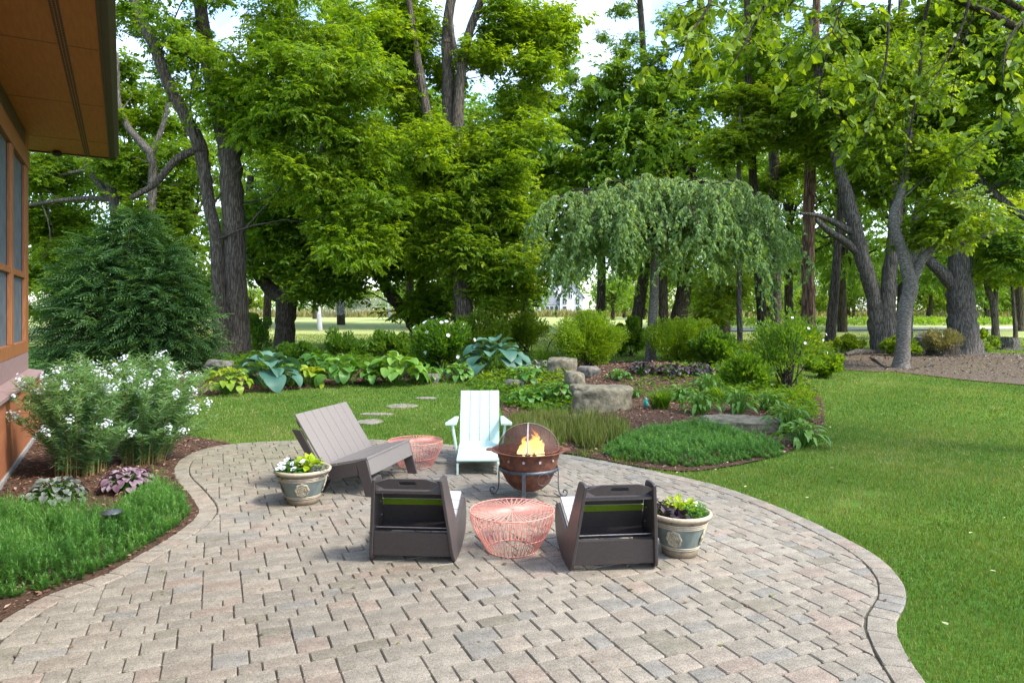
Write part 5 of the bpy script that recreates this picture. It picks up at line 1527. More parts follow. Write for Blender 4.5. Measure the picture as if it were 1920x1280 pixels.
for _q in range(6):
    flower(fa, np.array([rng.normal(0, 0.04), rng.normal(0, 0.03), rng.uniform(0.06, 0.11)]), (0, -0.4, 0.8), 0.05, 5)
link('blossoms', fa.mesh('blossoms', M['petal']), wf)

# --- rocks
def rock(name, label, base, size, mat, seed, flat=0.0, rz=0.0, sharp=0.25, sink=0.12, group=None, ledge=False):
    bm = bmesh.new()
    bmesh.ops.create_icosphere(bm, subdivisions=4, radius=1)
    r = np.random.default_rng(seed)
    planes = [(unit(r.normal(size=3) * [1, 1, 0.6]), r.uniform(0.62, 0.85)) for _ in range(15)] + [(np.array([0.05, 0.02, 1.0]), 0.62 - flat)]
    if ledge:
        planes = [(np.array([math.cos(q_), math.sin(q_), r.uniform(-0.10, 0.12)]), r.uniform(0.62, 0.74)) for q_ in (0.1, 0.95, 1.6, 2.5, 3.2, 4.1, 4.75, 5.5)] + [(np.array([0.06, -0.05, 1.0]), 0.50), (np.array([0.3, -0.5, 0.8]), 0.66), (np.array([-0.5, -0.4, 0.75]), 0.68)]
    fr = r.normal(0, 2.2, (8, 3)); ph = r.uniform(0, 6, 8)
    for v in bm.verts:
        p = np.array(v.co)
        for n_, d in planes:
            n_ = n_ / np.linalg.norm(n_)
            e = p @ n_ - d
            if e > 0: p = p - n_ * e * (0.74 + sharp)
        p = p * (1 + 0.030 * np.sum(np.sin(fr @ p * 1.6 + ph)) / 2 + 0.016 * np.sum(np.sin(fr @ p * 5 + ph)) / 2 + 0.010 * np.sum(np.sin(fr @ p * 11 + ph * 2)) / 2)
        v.co = p * size
    o = link(name, bm_mesh(name, bm, mat, True))
    o.location = (base[0], base[1], base[2] + size[2] * (0.75 - sink)); o.rotation_euler = (0, 0, rz)
    tag(o, label, 'rock', group)
    return o
rock('boulder', 'big mossy flat-topped boulder on the mound', G(1128, 772), (0.84, 0.52, 0.43), M['rock'], 3, 0.02, 0.05, ledge=True)
rock('boulder', 'tall narrow grey boulder leaning left of the mossy one', G(1078, 752) + [0, 0.18, 0], (0.30, 0.36, 0.54), M['rock'], 5, 0, 0.4, ledge=True)
rock('boulder', 'squat rounded stone below the left golden shrub', G(1055, 703), (0.52, 0.38, 0.38), M['rock'], 8, 0.05, ledge=True)
rock('boulder', 'small dark rock beside the left golden shrub', G(1105, 706), (0.32, 0.24, 0.20), M['rock_dark'], 12)
rock('flat_rock', 'wide flat pale rock above the feathery ground cover', G(1385, 804), (0.98, 0.55, 0.16), M['rock'], 14, 0.1, -0.1, ledge=True)
rock('flat_rock', 'flat pale stone half sunk in the tufted grass', G(1090, 792), (0.45, 0.28, 0.10), M['flagstone'], 17, 0.1)
rock('flat_rock', 'long flat stone near the top right of the mound', G(1345, 702), (0.62, 0.3, 0.11), M['rock'], 21, 0.1)
rock('boulder', 'small pale rock at the lawn corner of the back bed', G(812, 718), (0.24, 0.2, 0.2), M['rock_dark'], 23)
rock('boulder', 'small grey rock in the mulch near the tall boulder', G(968, 728), (0.28, 0.2, 0.17), M['rock_dark'], 25)
rock('boulder', 'low grey boulder buried at the foot of the twin trunk', G(412, 700), (0.62, 0.4, 0.30), M['rock_dark'], 27)
# flagstones leading over the lawn
fs = [((692, 792), 0.26, 0.20, 'flagstone in the lawn closest to the bench back'), ((705, 777), 0.34, 0.10, 'thin flagstone sliver in the lawn behind the bench'), ((752, 762), 0.36, 0.20, 'broad flagstone in the shaded lawn'), ((800, 747), 0.26, 0.13, 'flagstone in the lawn near the back bed')]
for k, (p, a_, b_, lb) in enumerate(fs):
    g_ = G(*p); r = np.random.default_rng(40 + k)
    n = 9
    pts = [(a_ * 0.95 * math.cos(2 * math.pi * q / n) * r.uniform(0.8, 1.15), b_ * 1.5 * math.sin(2 * math.pi * q / n) * r.uniform(0.8, 1.15)) for q in range(n)]
    o = link('flagstone', prism('flagstone', pts, 'z', -0.03, 0.022, M['flagstone'], 0.006)); o.location = g_
    tag(o, lb, 'flagstone', 'flagstones across the lawn')
# teal glass ornament in the daylily, and the hoop behind the shrub
g_ = G(1211, 764)
o = link('garden_ornament', lathe_mesh('garden_ornament', [(0.0, 0.0), (0.03, 0.01), (0.052, 0.06), (0.05, 0.11), (0.03, 0.16), (0.012, 0.2), (0.0, 0.21)], M['teal'], 14)); o.location = g_
tag(o, 'small teal ornament at the foot of the daylily', 'ornament')
g_ = G(1050, 668)
q = np.linspace(0, math.pi, 24)
o = link('hoop', tube_mesh('hoop', np.stack([0.95 * np.cos(q), np.zeros(24), 1.02 * np.sin(q) ** 0.8], 1), 0.022, M['black'], 7)); o.location = (g_[0] + 0.45, g_[1] + 0.3, g_[2] - 0.05)
tag(o, 'thin black metal hoop rising behind the left golden shrub', 'hoop')
# ------------------------------------------------------------------ trees
def spray_leaves(acc, C, R, n, L, W, spread_out, tint, per=9, droop=0.35, jit=0.14, cmean=0.45):
    """leaf sprays filling ellipsoid clumps: C (m,3) centres, R (m,3) radii; n leaves in all"""
    m = len(C)
    ns = max(1, n // per)
    k = rng.integers(0, m, ns)
    off = in_ball(ns, 0.42)
    P0 = C[k] + off * R[k]
    out = unit(off * [1, 1, 0.6] + 1e-4)
    tw = unit(out * spread_out + 0.7 * rand_dir(ns) + [0, 0, -droop])
    tw = np.repeat(tw, per, 0)
    s_ = np.tile((np.arange(per) + 0.5) / per, ns)
    side = np.tile(np.where(np.arange(per) % 2 == 0, 1.0, -1.0), ns)
    up = unit(np.repeat(rand_dir(ns) * 0.45, per, 0) + [0, 0, 1.0])
    sd = unit(np.cross(tw, up)) * side[:, None]
    P = np.repeat(P0, per, 0) + tw * (s_ * L * per * 0.26)[:, None]
    N_ = len(P)
    D = unit(tw * 0.55 + sd * 0.9 + rand_dir(N_) * 0.35 + [0, 0, -droop])
    Nn = unit(up + rand_dir(N_) * 0.5)
    c = np.clip(cmean + np.repeat(tint[k] + rng.normal(0, 0.07, ns), per) + rng.normal(0, jit, N_), 0, 1)
    z = rng.uniform(0.45, 1.35, N_)
    add_leaves(acc, P, D, Nn, L * z, W * z, c, 0.14, 0.18)

def limb_pts(spec, d0):
    P = np.array([at(px_, py_, d0 + dd) for px_, py_, dd, r in spec])
    R = np.array([r * (d0 + dd) / F for px_, py_, dd, r in spec])
    return P, R

# a cluster: one leafy branch end about a metre across, a thousand leaves on a fan of twigs
CLUSTERS = {}
def cluster_meshes(leaf, L, W, droop, cmean):
    key = (leaf.name, round(L, 3), round(droop, 2), round(cmean, 1))
    if key in CLUSTERS: return CLUSTERS[key]
    out = []
    for v in range(5):
        m = 9
        C = in_ball(m, 0.5) * [0.68, 0.68, 0.62]; R = rng.uniform(0.30, 0.52, (m, 1)) * [1, 1, 0.75]
        acc = Acc()
        spray_leaves(acc, C, R, 1250, L, W, 0.7, rng.normal(0, 0.06, m), droop=droop, cmean=round(cmean, 1))
        out.append(acc.mesh('leaf_cluster', leaf))
    CLUSTERS[key] = out
    return out

def make_tree(name, label, base_px, stems, crowns, n_leaf, L, W, leaf, bark, group='tall shade trees around the garden', rc=(0.62, 1.10), cl=None, droop=0.35, cmean=0.45, branches=True, d0=None, thin=0.0):
    b = G(*base_px) if d0 is None else np.array([at(base_px[0], base_px[1], d0)[0], d0, float(hgt(at(base_px[0], base_px[1], d0)[0], d0))])
    d0 = b[1]
    t = thing(name, label, 'tree', b, 0, group)
    tr = Acc(); nodes = []
    for si, spec in enumerate(stems):
        P, R = limb_pts(spec, d0)
        Pc, Rc = catmull(P, R, 6)
        if si == 0 or abs(P[0][2] - b[2]) < 0.35:
            low = Pc[0].copy(); low[2] = min(low[2], b[2]) - 0.25
            Rc[0] *= 1.18; Rc[1] *= 1.06
            Pc = np.vstack([low, Pc]); Rc = np.concatenate([[Rc[0] * 1.45], Rc])
        jig = rng.normal(0, 0.045, Pc.shape) * Rc[:, None] * [1, 1, 0.2]
        V, Fq = tube(Pc + jig, Rc, 14 if Rc.max() > 0.12 else 9, 0.035)
        tr.add(V - b, Fq)
        tall = 4.2 if Pc[:, 2].max() - b[2] > 8 else 1.6
        nodes += [(p, r) for p, r in zip(Pc, Rc) if p[2] > b[2] + tall]
    link('trunk', tr.mesh('trunk', bark, True), t)
    nodes_p = np.array([p for p, r in nodes]); nodes_r = np.array([r for p, r in nodes])
    C, Rr, T_ = [], [], []
    for (px_, py_, rx, ry, dd, rd, w) in crowns:
        dd0 = d0 + dd
        c0 = at(px_, py_, dd0); sx, sz = rx * dd0 / F, ry * dd0 / F
        m = max(3, int(round(w * 0.80)))
        o_ = in_ball(m, 0.42)
        cc = c0 + o_ * [sx, rd, sz]
        C.append(cc); r = rng.uniform(*rc, m)
        Rr.append(np.stack([r, r, r * 0.55], 1)); T_.append(rng.normal(0, 0.10, m) + 0.10 * o_[:, 2])
    C = np.concatenate(C); Rr = np.concatenate(Rr); T_ = np.concatenate(T_)
    crown = bpy.data.objects.new('crown', None); crown.empty_display_size = 0.1
    COL.objects.link(crown); crown.parent = t
    big = 1.0 if d0 < 26 else 1.25
    meshes = cluster_meshes(leaf, (0.135 if leaf is not M['leaf_b'] else 0.125) * big, (0.066 if leaf is not M['leaf_b'] else 0.078) * big, droop, cmean)
    for k in range(len(C)):
        o = link('leaf_cluster', meshes[k % 5], crown)
        o.location = C[k] - b
        s_ = Rr[k][0] * 1.42
        o.scale = (s_, s_, s_ * rng.uniform(0.6, 0.8)); o.rotation_euler = (rng.normal(0, 0.15), rng.normal(0, 0.15), rng.uniform(0, 6.28))
    if branches:
        br = Acc(); used = np.zeros(len(nodes_p))
        for k in range(len(C)):
            dlt = nodes_p - C[k]
            if k % 2: continue
            hd_ = np.hypot(dlt[:, 0], dlt[:, 1])
            cost = np.linalg.norm(dlt, axis=1) + 1.8 * np.abs(-dlt[:, 2] - 0.9 * hd_)
            cost = cost + 0.9 * used + rng.normal(0, 0.5, len(cost))
            j_ = int(np.argmin(cost)); used[max(0, j_ - 2):j_ + 3] += 1
            a_ = nodes_p[j_]; e_ = C[k] + [0, 0, 0.05]
            ln = np.linalg.norm(e_ - a_)
            if ln > 4.2: continue
            mid = (a_ + e_) / 2 + np.array([0, 0, 0.05 * ln]) + rng.normal(0, 0.10 * ln, 3)
            Pb, Rb = catmull([a_, mid, e_], [min(nodes_r[j_] * 0.5, 0.014 + 0.010 * ln), 0.009 + 0.004 * ln, 0.004], 4)
            V, Fq = tube(Pb + rng.normal(0, 0.012 * ln, Pb.shape) * np.linspace(0, 1, len(Pb))[:, None], Rb, 4)
            br.add(V - b, Fq)
            for _q in range(1):        # twigs
                tip = C[k] + in_ball(1, 0.5)[0] * Rr[k] * 1.1
                V, Fq = tube(np.array([Pb[-3], (Pb[-3] + tip) / 2 + rng.normal(0, 0.05, 3), tip]), [0.009, 0.006, 0.003], 4)
                br.add(V - b, Fq)
        if br.V: stuff(link('branches', br.mesh('branches', bark, True), t))
    return t

# --- left group
make_tree('shade_tree', 'big twin-stemmed tree with deeply furrowed bark behind the hostas', (436, 676),
    [[(446, 676, 0, 24), (442, 560, 0, 21), (438, 430, 0, 20), (432, 300, 0, 20), (426, 262, 0, 19), (408, 215, 0.2, 14), (396, 140, 0.4, 14), (380, 40, 0.5, 12), (360, -120, 0.5, 9), (350, -260, 0.5, 5)],
     [(418, 676, -0.3, 16), (410, 560, -0.3, 13), (404, 450, -0.3, 11), (392, 380, -0.2, 11), (380, 300, -0.2, 12), (373, 270, -0.2, 13), (346, 215, -0.3, 11), (318, 165, -0.4, 10), (292, 95, -0.5, 10), (262, 30, -0.6, 9), (230, -60, -0.8, 6)],
     [(430, 300, 0, 15), (462, 250, 0.4, 10), (470, 190, 0.6, 8), (500, 100, 0.8, 6), (540, -40, 1.0, 4)],
     [(372, 280, -0.2, 8), (330, 300, -0.4, 7), (290, 345, -0.6, 6), (245, 372, -0.8, 4)]],
    [(480, 60, 210, 150, -0.6, 2.6, 44), (590, 190, 140, 150, -1.2, 1.8, 44), (630, 340, 110, 100, -1.0, 1.3, 26), (300, 60, 90, 120, 0.6, 2.0, 8), (520, -200, 320, 150, 0, 3.5, 9), (640, 440, 70, 60, -1.0, 1.0, 9), (475, 190, 70, 60, -0.5, 0.9, 10)],
    62000, 0.135, 0.058, M['leaf_a'], M['bark'], droop=0.45, cmean=0.48)
make_tree('shade_tree', 'short forked tree with a thick trunk splitting low', (533, 658),
    [[(533, 658, 0, 21), (535, 610, 0, 18), (538, 565, 0, 19), (545, 545, 0, 17), (560, 510, 0.2, 13), (572, 460, 0.4, 11), (580, 390, 0.6, 9), (600, 300, 0.8, 7), (640, 180, 1.0, 5)],
     [(535, 560, 0, 17), (505, 540, 0.2, 13), (480, 505, 0.4, 10), (465, 440, 0.6, 8), (470, 330, 0.8, 6)]],
    [(560, 420, 110, 80, 0.6, 1.8, 22), (510, 470, 80, 55, 0.2, 1.2, 10), (680, 240, 120, 120, 1.5, 2.0, 18), (640, 60, 170, 140, 2, 2.5, 22), (600, 520, 60, 35, -0.2, 0.8, 6)],
    30000, 0.14, 0.06, M['leaf_c'], M['bark_dark'], cmean=0.55)
make_tree('shade_tree', 'slim pale grey tree forking behind the dark evergreen', (287, 640),
    [[(287, 640, 0, 8), (286, 500, 0, 8), (285, 400, 0, 8), (286, 330, 0, 8), (282, 290, 0, 8), (262, 265, 0, 7), (238, 235, 0, 6), (222, 190, 0, 5), (218, 100, 0, 4)],
     [(283, 292, 0, 6), (296, 260, 0, 5), (310, 220, 0, 4), (318, 170, 0, 3)]],
    [(320, 430, 70, 70, 0.8, 1.4, 16), (260, 190, 70, 90, 1.5, 1.6, 12), (340, 520, 60, 60, 0.6, 1.2, 12), (250, 330, 60, 50, 0.6, 1.2, 9), (310, 330, 80, 50, 1.2, 1.4, 10)],
    17000, 0.14, 0.07, M['leaf_b'], M['bark_grey'], cmean=0.35)
make_tree('shade_tree', 'crooked tree with bare leaning limbs at the house corner', (225, 640),
    [[(225, 640, 1.5, 8), (222, 500, 1.5, 8), (214, 380, 1.5, 9), (205, 340, 1.5, 8), (192, 305, 1.5, 7), (180, 250, 1.5, 6), (160, 160, 1.5, 5)],
     [(214, 378, 1.5, 7), (190, 350, 1.5, 6), (165, 315, 1.5, 6), (150, 290, 1.5, 5), (130, 240, 1.5, 4)],
     [(214, 375, 1.5, 5), (170, 372, 1.3, 5), (110, 376, 1.2, 4), (55, 385, 1.2, 3)],
     [(165, 318, 1.5, 4), (110, 330, 1.5, 3), (60, 350, 1.5, 2)]],
    [(110, 330, 70, 40, 1.5, 1.4, 9), (90, 420, 70, 50, 2.5, 1.4, 12), (150, 150, 120, 90, 2, 2, 16), (80, 520, 50, 80, 1.8, 1.0, 12)],
    9000, 0.13, 0.07, M['leaf_b'], M['bark_grey'], cmean=0.35)
# --- centre group
make_tree('shade_tree', 'leaning dark tree with twin low limbs behind the white-flowered shrub', (800, 655),
    [[(812, 662, 0, 17), (790, 625, 0, 15), (765, 590, 0, 14), (740, 562, 0, 12), (722, 535, 0, 10), (712, 490, 0.1, 8), (705, 420, 0.2, 6), (690, 330, 0.3, 4)],
     [(840, 640, 0.5, 13), (820, 590, 0.5, 11), (800, 560, 0.5, 9), (788, 538, 0.5, 8), (800, 520, 0.5, 6), (830, 515, 0.6, 4)]],
    [(720, 480, 95, 55, -0.4, 1.3, 20), (640, 520, 60, 45, -0.6, 1.0, 9), (780, 430, 90, 60, 0.2, 1.4, 16), (810, 560, 60, 35, -0.5, 0.8, 7), (700, 390, 80, 60, 0.4, 1.3, 12)],
    24000, 0.12, 0.052, M['leaf_a'], M['bark_dark'], cmean=0.42)
make_tree('shade_tree', 'tall central tree forking into three upright limbs', (875, 668),
    [[(878, 668, 0, 20), (872, 600, 0, 17), (862, 500, 0, 15), (855, 400, 0, 14), (850, 300, 0, 14), (858, 215, 0, 11), (866, 130, 0, 9), (880, 60, 0, 8), (905, -10, 0, 7), (930, -120, 0, 5)],
     [(852, 330, 0, 11), (842, 240, 0.2, 12), (840, 150, 0.3, 11), (838, 60, 0.4, 10), (850, -40, 0.5, 8), (845, -160, 0.5, 6)],
     [(856, 400, 0, 9), (838, 350, -0.2, 9), (815, 280, -0.3, 9), (800, 210, -0.4, 9), (790, 150, -0.4, 8), (775, 60, -0.5, 6), (760, -60, -0.5, 5)],
     [(866, 150, 0, 6), (850, 80, -0.2, 5), (842, 10, -0.3, 4)]],
    [(770, 120, 90, 120, 1.2, 1.8, 24), (700, 60, 90, 90, 0.5, 1.8, 16), (940, 330, 90, 130, 0.4, 1.6, 30), (880, 430, 120, 80, 0, 1.6, 26), (920, 60, 90, 70, 0.8, 1.6, 12), (985, 150, 60, 90, 1.5, 1.4, 9), (1020, 40, 60, 60, 1.5, 1.4, 8), (860, -180, 280, 150, 0, 3, 7), (800, 330, 80, 90, -0.6, 1.2, 16), (960, 510, 90, 70, 0.4, 1.4, 18)],
    58000, 0.13, 0.055, M['leaf_a'], M['bark'], cmean=0.55)
# --- grove behind the weeping tree: straight trunks
grove = [
    ('dark trunk rising left of the weeping tree stem', (1190, 622), [(1190, 622, 0, 12), (1200, 560, 0, 11), (1212, 480, 0, 10), (1215, 350, 0.2, 9), (1210, 180, 0.3, 7), (1200, 0, 0.4, 5)], [(1100, 140, 130, 120, 0, 2.4, 34), (1060, 300, 90, 80, 0, 1.6, 20), (1170, -60, 200, 90, 0, 3, 11)], 'leaf_a', 'bark_dark', 0.5),
    ('thick dark trunk rising right of the weeping tree stem', (1272, 625), [(1265, 625, 0, 17), (1275, 580, 0, 15), (1285, 520, 0, 13), (1290, 400, 0.2, 11), (1300, 250, 0.3, 9), (1310, 80, 0.4, 7), (1320, -120, 0.5, 5)], [(1240, 230, 110, 130, 0, 2.2, 32), (1330, 90, 120, 130, -0.4, 2.2, 32), (1290, -120, 200, 100, 0, 3, 5)], 'leaf_c', 'bark_dark', 0.7),
    ('slender sapling with a pole-straight grey stem', (1388, 655), [(1388, 655, 0, 5), (1386, 560, 0, 5), (1387, 440, 0, 5), (1385, 320, 0, 4), (1388, 200, 0, 3)], [(1385, 240, 60, 80, 0, 1.2, 12), (1340, 560, 50, 40, 1.5, 1.0, 7)], 'leaf_b', 'bark_grey', 0.55),
    ('mossy leaning trunk left of the thick straight pair', (1430, 650), [(1432, 650, 0, 9), (1428, 580, 0, 9), (1422, 500, 0, 9), (1415, 380, 0, 8), (1405, 200, 0, 7), (1400, 0, 0, 5)], [(1420, 180, 90, 130, 0, 2, 26), (1400, -60, 140, 80, 0, 2.4, 7)], 'leaf_a', 'bark_dark', 0.5),
    ('straight dark furrowed trunk beside the mossy leaning one', (1456, 640), [(1456, 640, 0, 11), (1454, 560, 0, 10), (1450, 420, 0, 10), (1452, 250, 0, 9), (1455, 50, 0, 7), (1450, -120, 0, 5)], [(1480, 90, 110, 120, 0.5, 2.2, 26), (1470, 330, 70, 60, 1, 1.4, 10)], 'leaf_c', 'bark', 0.65),
    ('straight red-brown weathered trunk with peeling bark', (1516, 648), [(1517, 648, 0, 13), (1516, 560, 0, 12), (1515, 460, 0, 11), (1518, 350, 0, 11), (1522, 200, 0, 9), (1530, 20, 0, 7), (1535, -140, 0, 5)], [(1540, 150, 110, 110, 0, 2, 26), (1550, 300, 80, 60, 0.6, 1.4, 12), (1520, -100, 160, 90, 0, 2.4, 5)], 'leaf_c', 'bark_red', 0.6),
    ('slim dark trunk just right of the red-brown one', (1556, 655), [(1554, 655, 0, 10), (1562, 580, 0, 9), (1570, 470, 0, 7), (1578, 360, 0, 6), (1585, 200, 0, 5), (1590, 60, 0, 4)], [(1590, 210, 80, 100, -0.3, 1.6, 16)], 'leaf_b', 'bark', 0.5)]
for lb, bp, spec, cr, lf, bk, cm in grove:
    make_tree('shade_tree', lb, bp, [spec], cr, 33000 if len(cr) > 2 else 16000, 0.15, 0.066, M[lf], M[bk], cmean=cm)
# --- right group
make_tree('shade_tree', 'huge many-stemmed tree fanning out beyond the right lawn', (1665, 664),
    [[(1660, 664, 0.5, 26), (1650, 610, 0.5, 20), (1640, 560, 0.5, 14), (1622, 500, 0.5, 13), (1605, 435, 0.5, 13), (1592, 380, 0.5, 12), (1570, 300, 0.5, 10), (1540, 180, 0.5, 7), (1520, 40, 0.5, 5)],
     [(1672, 664, 0.3, 22), (1664, 600, 0.3, 15), (1668, 520, 0.3, 13), (1678, 430, 0.3, 12), (1682, 330, 0.3, 11), (1680, 200, 0.3, 9), (1690, 40, 0.3, 6), (1690, -120, 0, 4)],
     [(1690, 660, 0.3, 20), (1695, 600, 0.3, 15), (1708, 510, 0.3, 12), (1722, 420, 0.4, 12), (1738, 320, 0.4, 10), (1750, 200, 0.5, 8), (1770, 50, 0.5, 6), (1780, -100, 0.5, 4)],
     [(1605, 470, 0.5, 8), (1580, 450, 0.3, 7), (1550, 430, 0.2, 6), (1530, 410, 0.2, 4)],
     [(1605, 440, 0.5, 7), (1570, 420, 0.4, 6), (1535, 405, 0.2, 4), (1500, 400, 0.2, 3)]],
    [(1600, 130, 110, 120, 0, 2.4, 30), (1720, 90, 120, 110, 0.3, 2.4, 28), (1660, 300, 90, 60, 1.2, 1.8, 14), (1680, -140, 240, 110, 0, 3.5, 6), (1770, 240, 60, 60, 0.6, 1.4, 9)],
    46000, 0.15, 0.07, M['leaf_b'], M['bark_grey'], cmean=0.42)
make_tree('shade_tree', 'slender smooth-barked tree curving up in front of the many-stemmed one', (1690, 690),
    [[(1690, 690, 0, 15), (1693, 640, 0, 12), (1698, 580, 0, 12), (1706, 540, 0, 13), (1702, 510, 0, 12), (1692, 470, 0, 10), (1678, 430, 0, 9), (1676, 400, 0, 8), (1690, 360, 0, 7), (1705, 290, 0, 6), (1700, 180, 0, 4)],
     [(1706, 540, 0, 10), (1722, 500, 0, 9), (1738, 475, 0, 8), (1765, 462, -0.2, 6), (1810, 455, -0.4, 4), (1880, 430, -0.8, 3)]],
    [(1720, 300, 80, 60, 0, 1.0, 14), (1800, 420, 70, 40, -0.3, 1.0, 9), (1690, 180, 90, 90, 0, 1.4, 16)],
    7000, 0.10, 0.06, M['leaf_b'], M['bark_smooth'], cmean=0.5)
make_tree('shade_tree', 'massive straight oak-like tree with a stout left limb at the right edge', (1808, 663),
    [[(1808, 663, 0, 32), (1804, 600, 0, 24), (1800, 540, 0, 22), (1800, 450, 0, 18), (1796, 350, 0, 16), (1792, 230, 0, 14), (1800, 80, 0, 11), (1810, -100, 0, 7)],
     [(1800, 550, 0, 14), (1775, 520, 0, 12), (1752, 498, 0, 10), (1735, 478, 0.2, 8), (1715, 440, 0.3, 6)],
     [(1797, 370, 0, 11), (1830, 365, -0.4, 9), (1870, 345, -0.8, 8), (1915, 330, -1.2, 7), (1980, 300, -1.6, 5)],
     [(1797, 300, 0, 9), (1850, 350, -0.6, 8), (1910, 400, -1.2, 6), (1970, 440, -1.6, 4)],
     [(1793, 240, 0, 9), (1830, 190, 0.2, 8), (1880, 140, 0.4, 6), (1930, 60, 0.5, 5)]],
    [(1850, 130, 110, 120, 0, 2.6, 30), (1900, 290, 60, 80, -0.6, 1.8, 16), (1780, 120, 90, 120, 0.6, 2, 18), (1880, 460, 70, 45, -0.4, 1.6, 10), (1840, -120, 220, 110, 0, 3.5, 5)],
    40000, 0.15, 0.07, M['leaf_c'], M['bark_grey'], cmean=0.6)
make_tree('shade_tree', 'small double-stemmed tree beside the stump at the right edge', (1868, 640),
    [[(1868, 640, 0, 7), (1862, 570, 0, 6), (1850, 530, 0, 5), (1846, 450, 0, 4), (1850, 350, 0, 3)], [(1866, 600, 0, 5), (1868, 540, 0, 4), (1880, 470, 0, 3), (1890, 380, 0, 2)]],
    [(1870, 430, 60, 70, 0, 1.8, 12), (1840, 500, 50, 40, 0, 1.4, 6)], 9000, 0.16, 0.08, M['leaf_b'], M['bark'], cmean=0.6)
make_tree('shade_tree', 'thin pole-like sapling at the far right edge', (1905, 640),
    [[(1905, 640, 0, 4), (1900, 560, 0, 3), (1893, 480, 0, 3), (1888, 380, 0, 2)]], [(1895, 470, 45, 80, 0, 1.5, 8)], 5000, 0.16, 0.08, M['leaf_b'], M['bark'], cmean=0.7)

# --- near tree whose lime green branches hang in at the top right; its trunk stands right of the frame
def overhang():
    b = np.array([9.6, 9.1, 0.0])
    t = thing('linden_tree', 'near tree with bright lime leaves hanging into the top right', 'tree', b, 0)
    tr = Acc(); br = Acc(); acc = Acc()
    P, R = catmull([[9.6, 9.1, -0.2], [9.5, 9.1, 1.8], [9.2, 9.2, 3.6], [8.6, 9.3, 5.4], [7.8, 9.3, 7.2]], [0.26, 0.21, 0.18, 0.15, 0.10], 6)
    V, Fq = tube(P, R, 14, 0.03); tr.add(V - b, Fq)
    boughs = [  # end points given on the sight lines of the hanging branch tips
        [(1400, -120, 5.4), (1330, 10, 5.0), (1285, 75, 4.6)],
        [(1520, -140, 5.6), (1430, 20, 5.2), (1375, 120, 5.0)],
        [(1600, -120, 6.4), (1560, 60, 6.2), (1530, 190, 6.0)],
        [(1700, -60, 7.0), (1660, 120, 6.8), (1620, 260, 6.6)],
        [(1760, -40, 7.2), (1720, 170, 7.0), (1690, 340, 6.8)],
        [(1850, -80, 6.0), (1800, 60, 5.8), (1740, 170, 5.6)],
        [(1990, 0, 5.6), (1900, 60, 5.2), (1880, 140, 4.8)],
        [(1480, -160, 6.6), (1380, -40, 6.8), (1270, 10, 6.8)],
        [(1620, -150, 7.4), (1480, 10, 7.6), (1400, 40, 7.6)],
        [(2000, 140, 8.0), (1880, 230, 8.0), (1800, 290, 8.0)],
        [(1700, -140, 5.2), (1600, -30, 5.0), (1560, 60, 4.8)],
        [(1900, -140, 7.6), (1820, 40, 7.6), (1780, 200, 7.4)]]
    hub = [np.array([8.9, 9.25, 4.6]), np.array([8.2, 9.3, 6.2]), np.array([7.9, 9.3, 6.9])]
    for k, bg in enumerate(boughs):
        q = [at(p[0], p[1], p[2] * KD) for p in bg]
        Pb, Rb = catmull([hub[k % 3], (hub[k % 3] + q[0]) / 2 + [0, 0, 0.35]] + q, [0.07, 0.045, 0.026, 0.014, 0.004], 5)
        V, Fq = tube(Pb, Rb, 6, 0.02); br.add(V - b, Fq)
        m = len(Pb)
        for w in range(17):
            i_ = rng.integers(int(m * 0.42), m)
            a_ = Pb[i_]
            dr = unit(rng.normal(0, 1, 3) * [1, 1, 0.35] + [0, 0, -0.5])
            ln = rng.uniform(0.3, 0.8)
            tw = np.array([a_ + dr * ln * u_ + [0, 0, -0.18 * u_ ** 2] for u_ in np.linspace(0, 1, 5)])
            V, Fq = tube(tw, [0.006, 0.005, 0.004, 0.003, 0.002], 4); br.add(V - b, Fq)
            nl = 15
            u_ = rng.uniform(0.15, 1, nl) * 3.99; i0 = u_.astype(int); fr = (u_ - i0)[:, None]
            pp = tw[i0] * (1 - fr) + tw[i0 + 1] * fr
            D = unit(rand_dir(nl) * [1, 1, 0.4] + [0, 0, -0.55] + dr * 0.3)
            N = unit(rand_dir(nl) * 0.8 + [0, 0, 0.6] )
            s_ = rng.uniform(0.5, 1.2, nl)
            acc.add(*leaf6_arrays(pp - b, D, N, 0.105 * s_, 0.074 * s_, 0.12, np.clip(rng.normal(0.5, 0.2, nl), 0, 1), 0.15))
    # the rest of the crown, right of and above the frame, that shades the lawn
    C = np.array([10.2, 9.0, 6.6]) + in_ball(60, 0.4) * [3.0, 4.4, 1.9]
    keep = (C[:, 0] > 0.73 * C[:, 1] + 0.4) | (C[:, 2] > EYE + 0.51 * C[:, 1])
    C = C[keep]
    spray_leaves(acc, C - b, np.full((len(C), 3), 0.8) * [1, 1, 0.6], 9000, 0.10, 0.07, 0.7, rng.normal(0, 0.1, len(C)))
    for c_ in C:
        Pb, Rb = catmull([P[-8], (P[-8] + c_) / 2 + [0, 0, 0.3], c_], [0.05, 0.025, 0.006], 4)
        V, Fq = tube(Pb, Rb, 5); br.add(V - b, Fq)
    link('trunk', tr.mesh('trunk', M['bark'], True), t)
    stuff(link('branches', br.mesh('branches', M['bark_dark'], True), t))
    link('crown', acc.mesh('crown', M['leaf_lime']), t)
overhang()

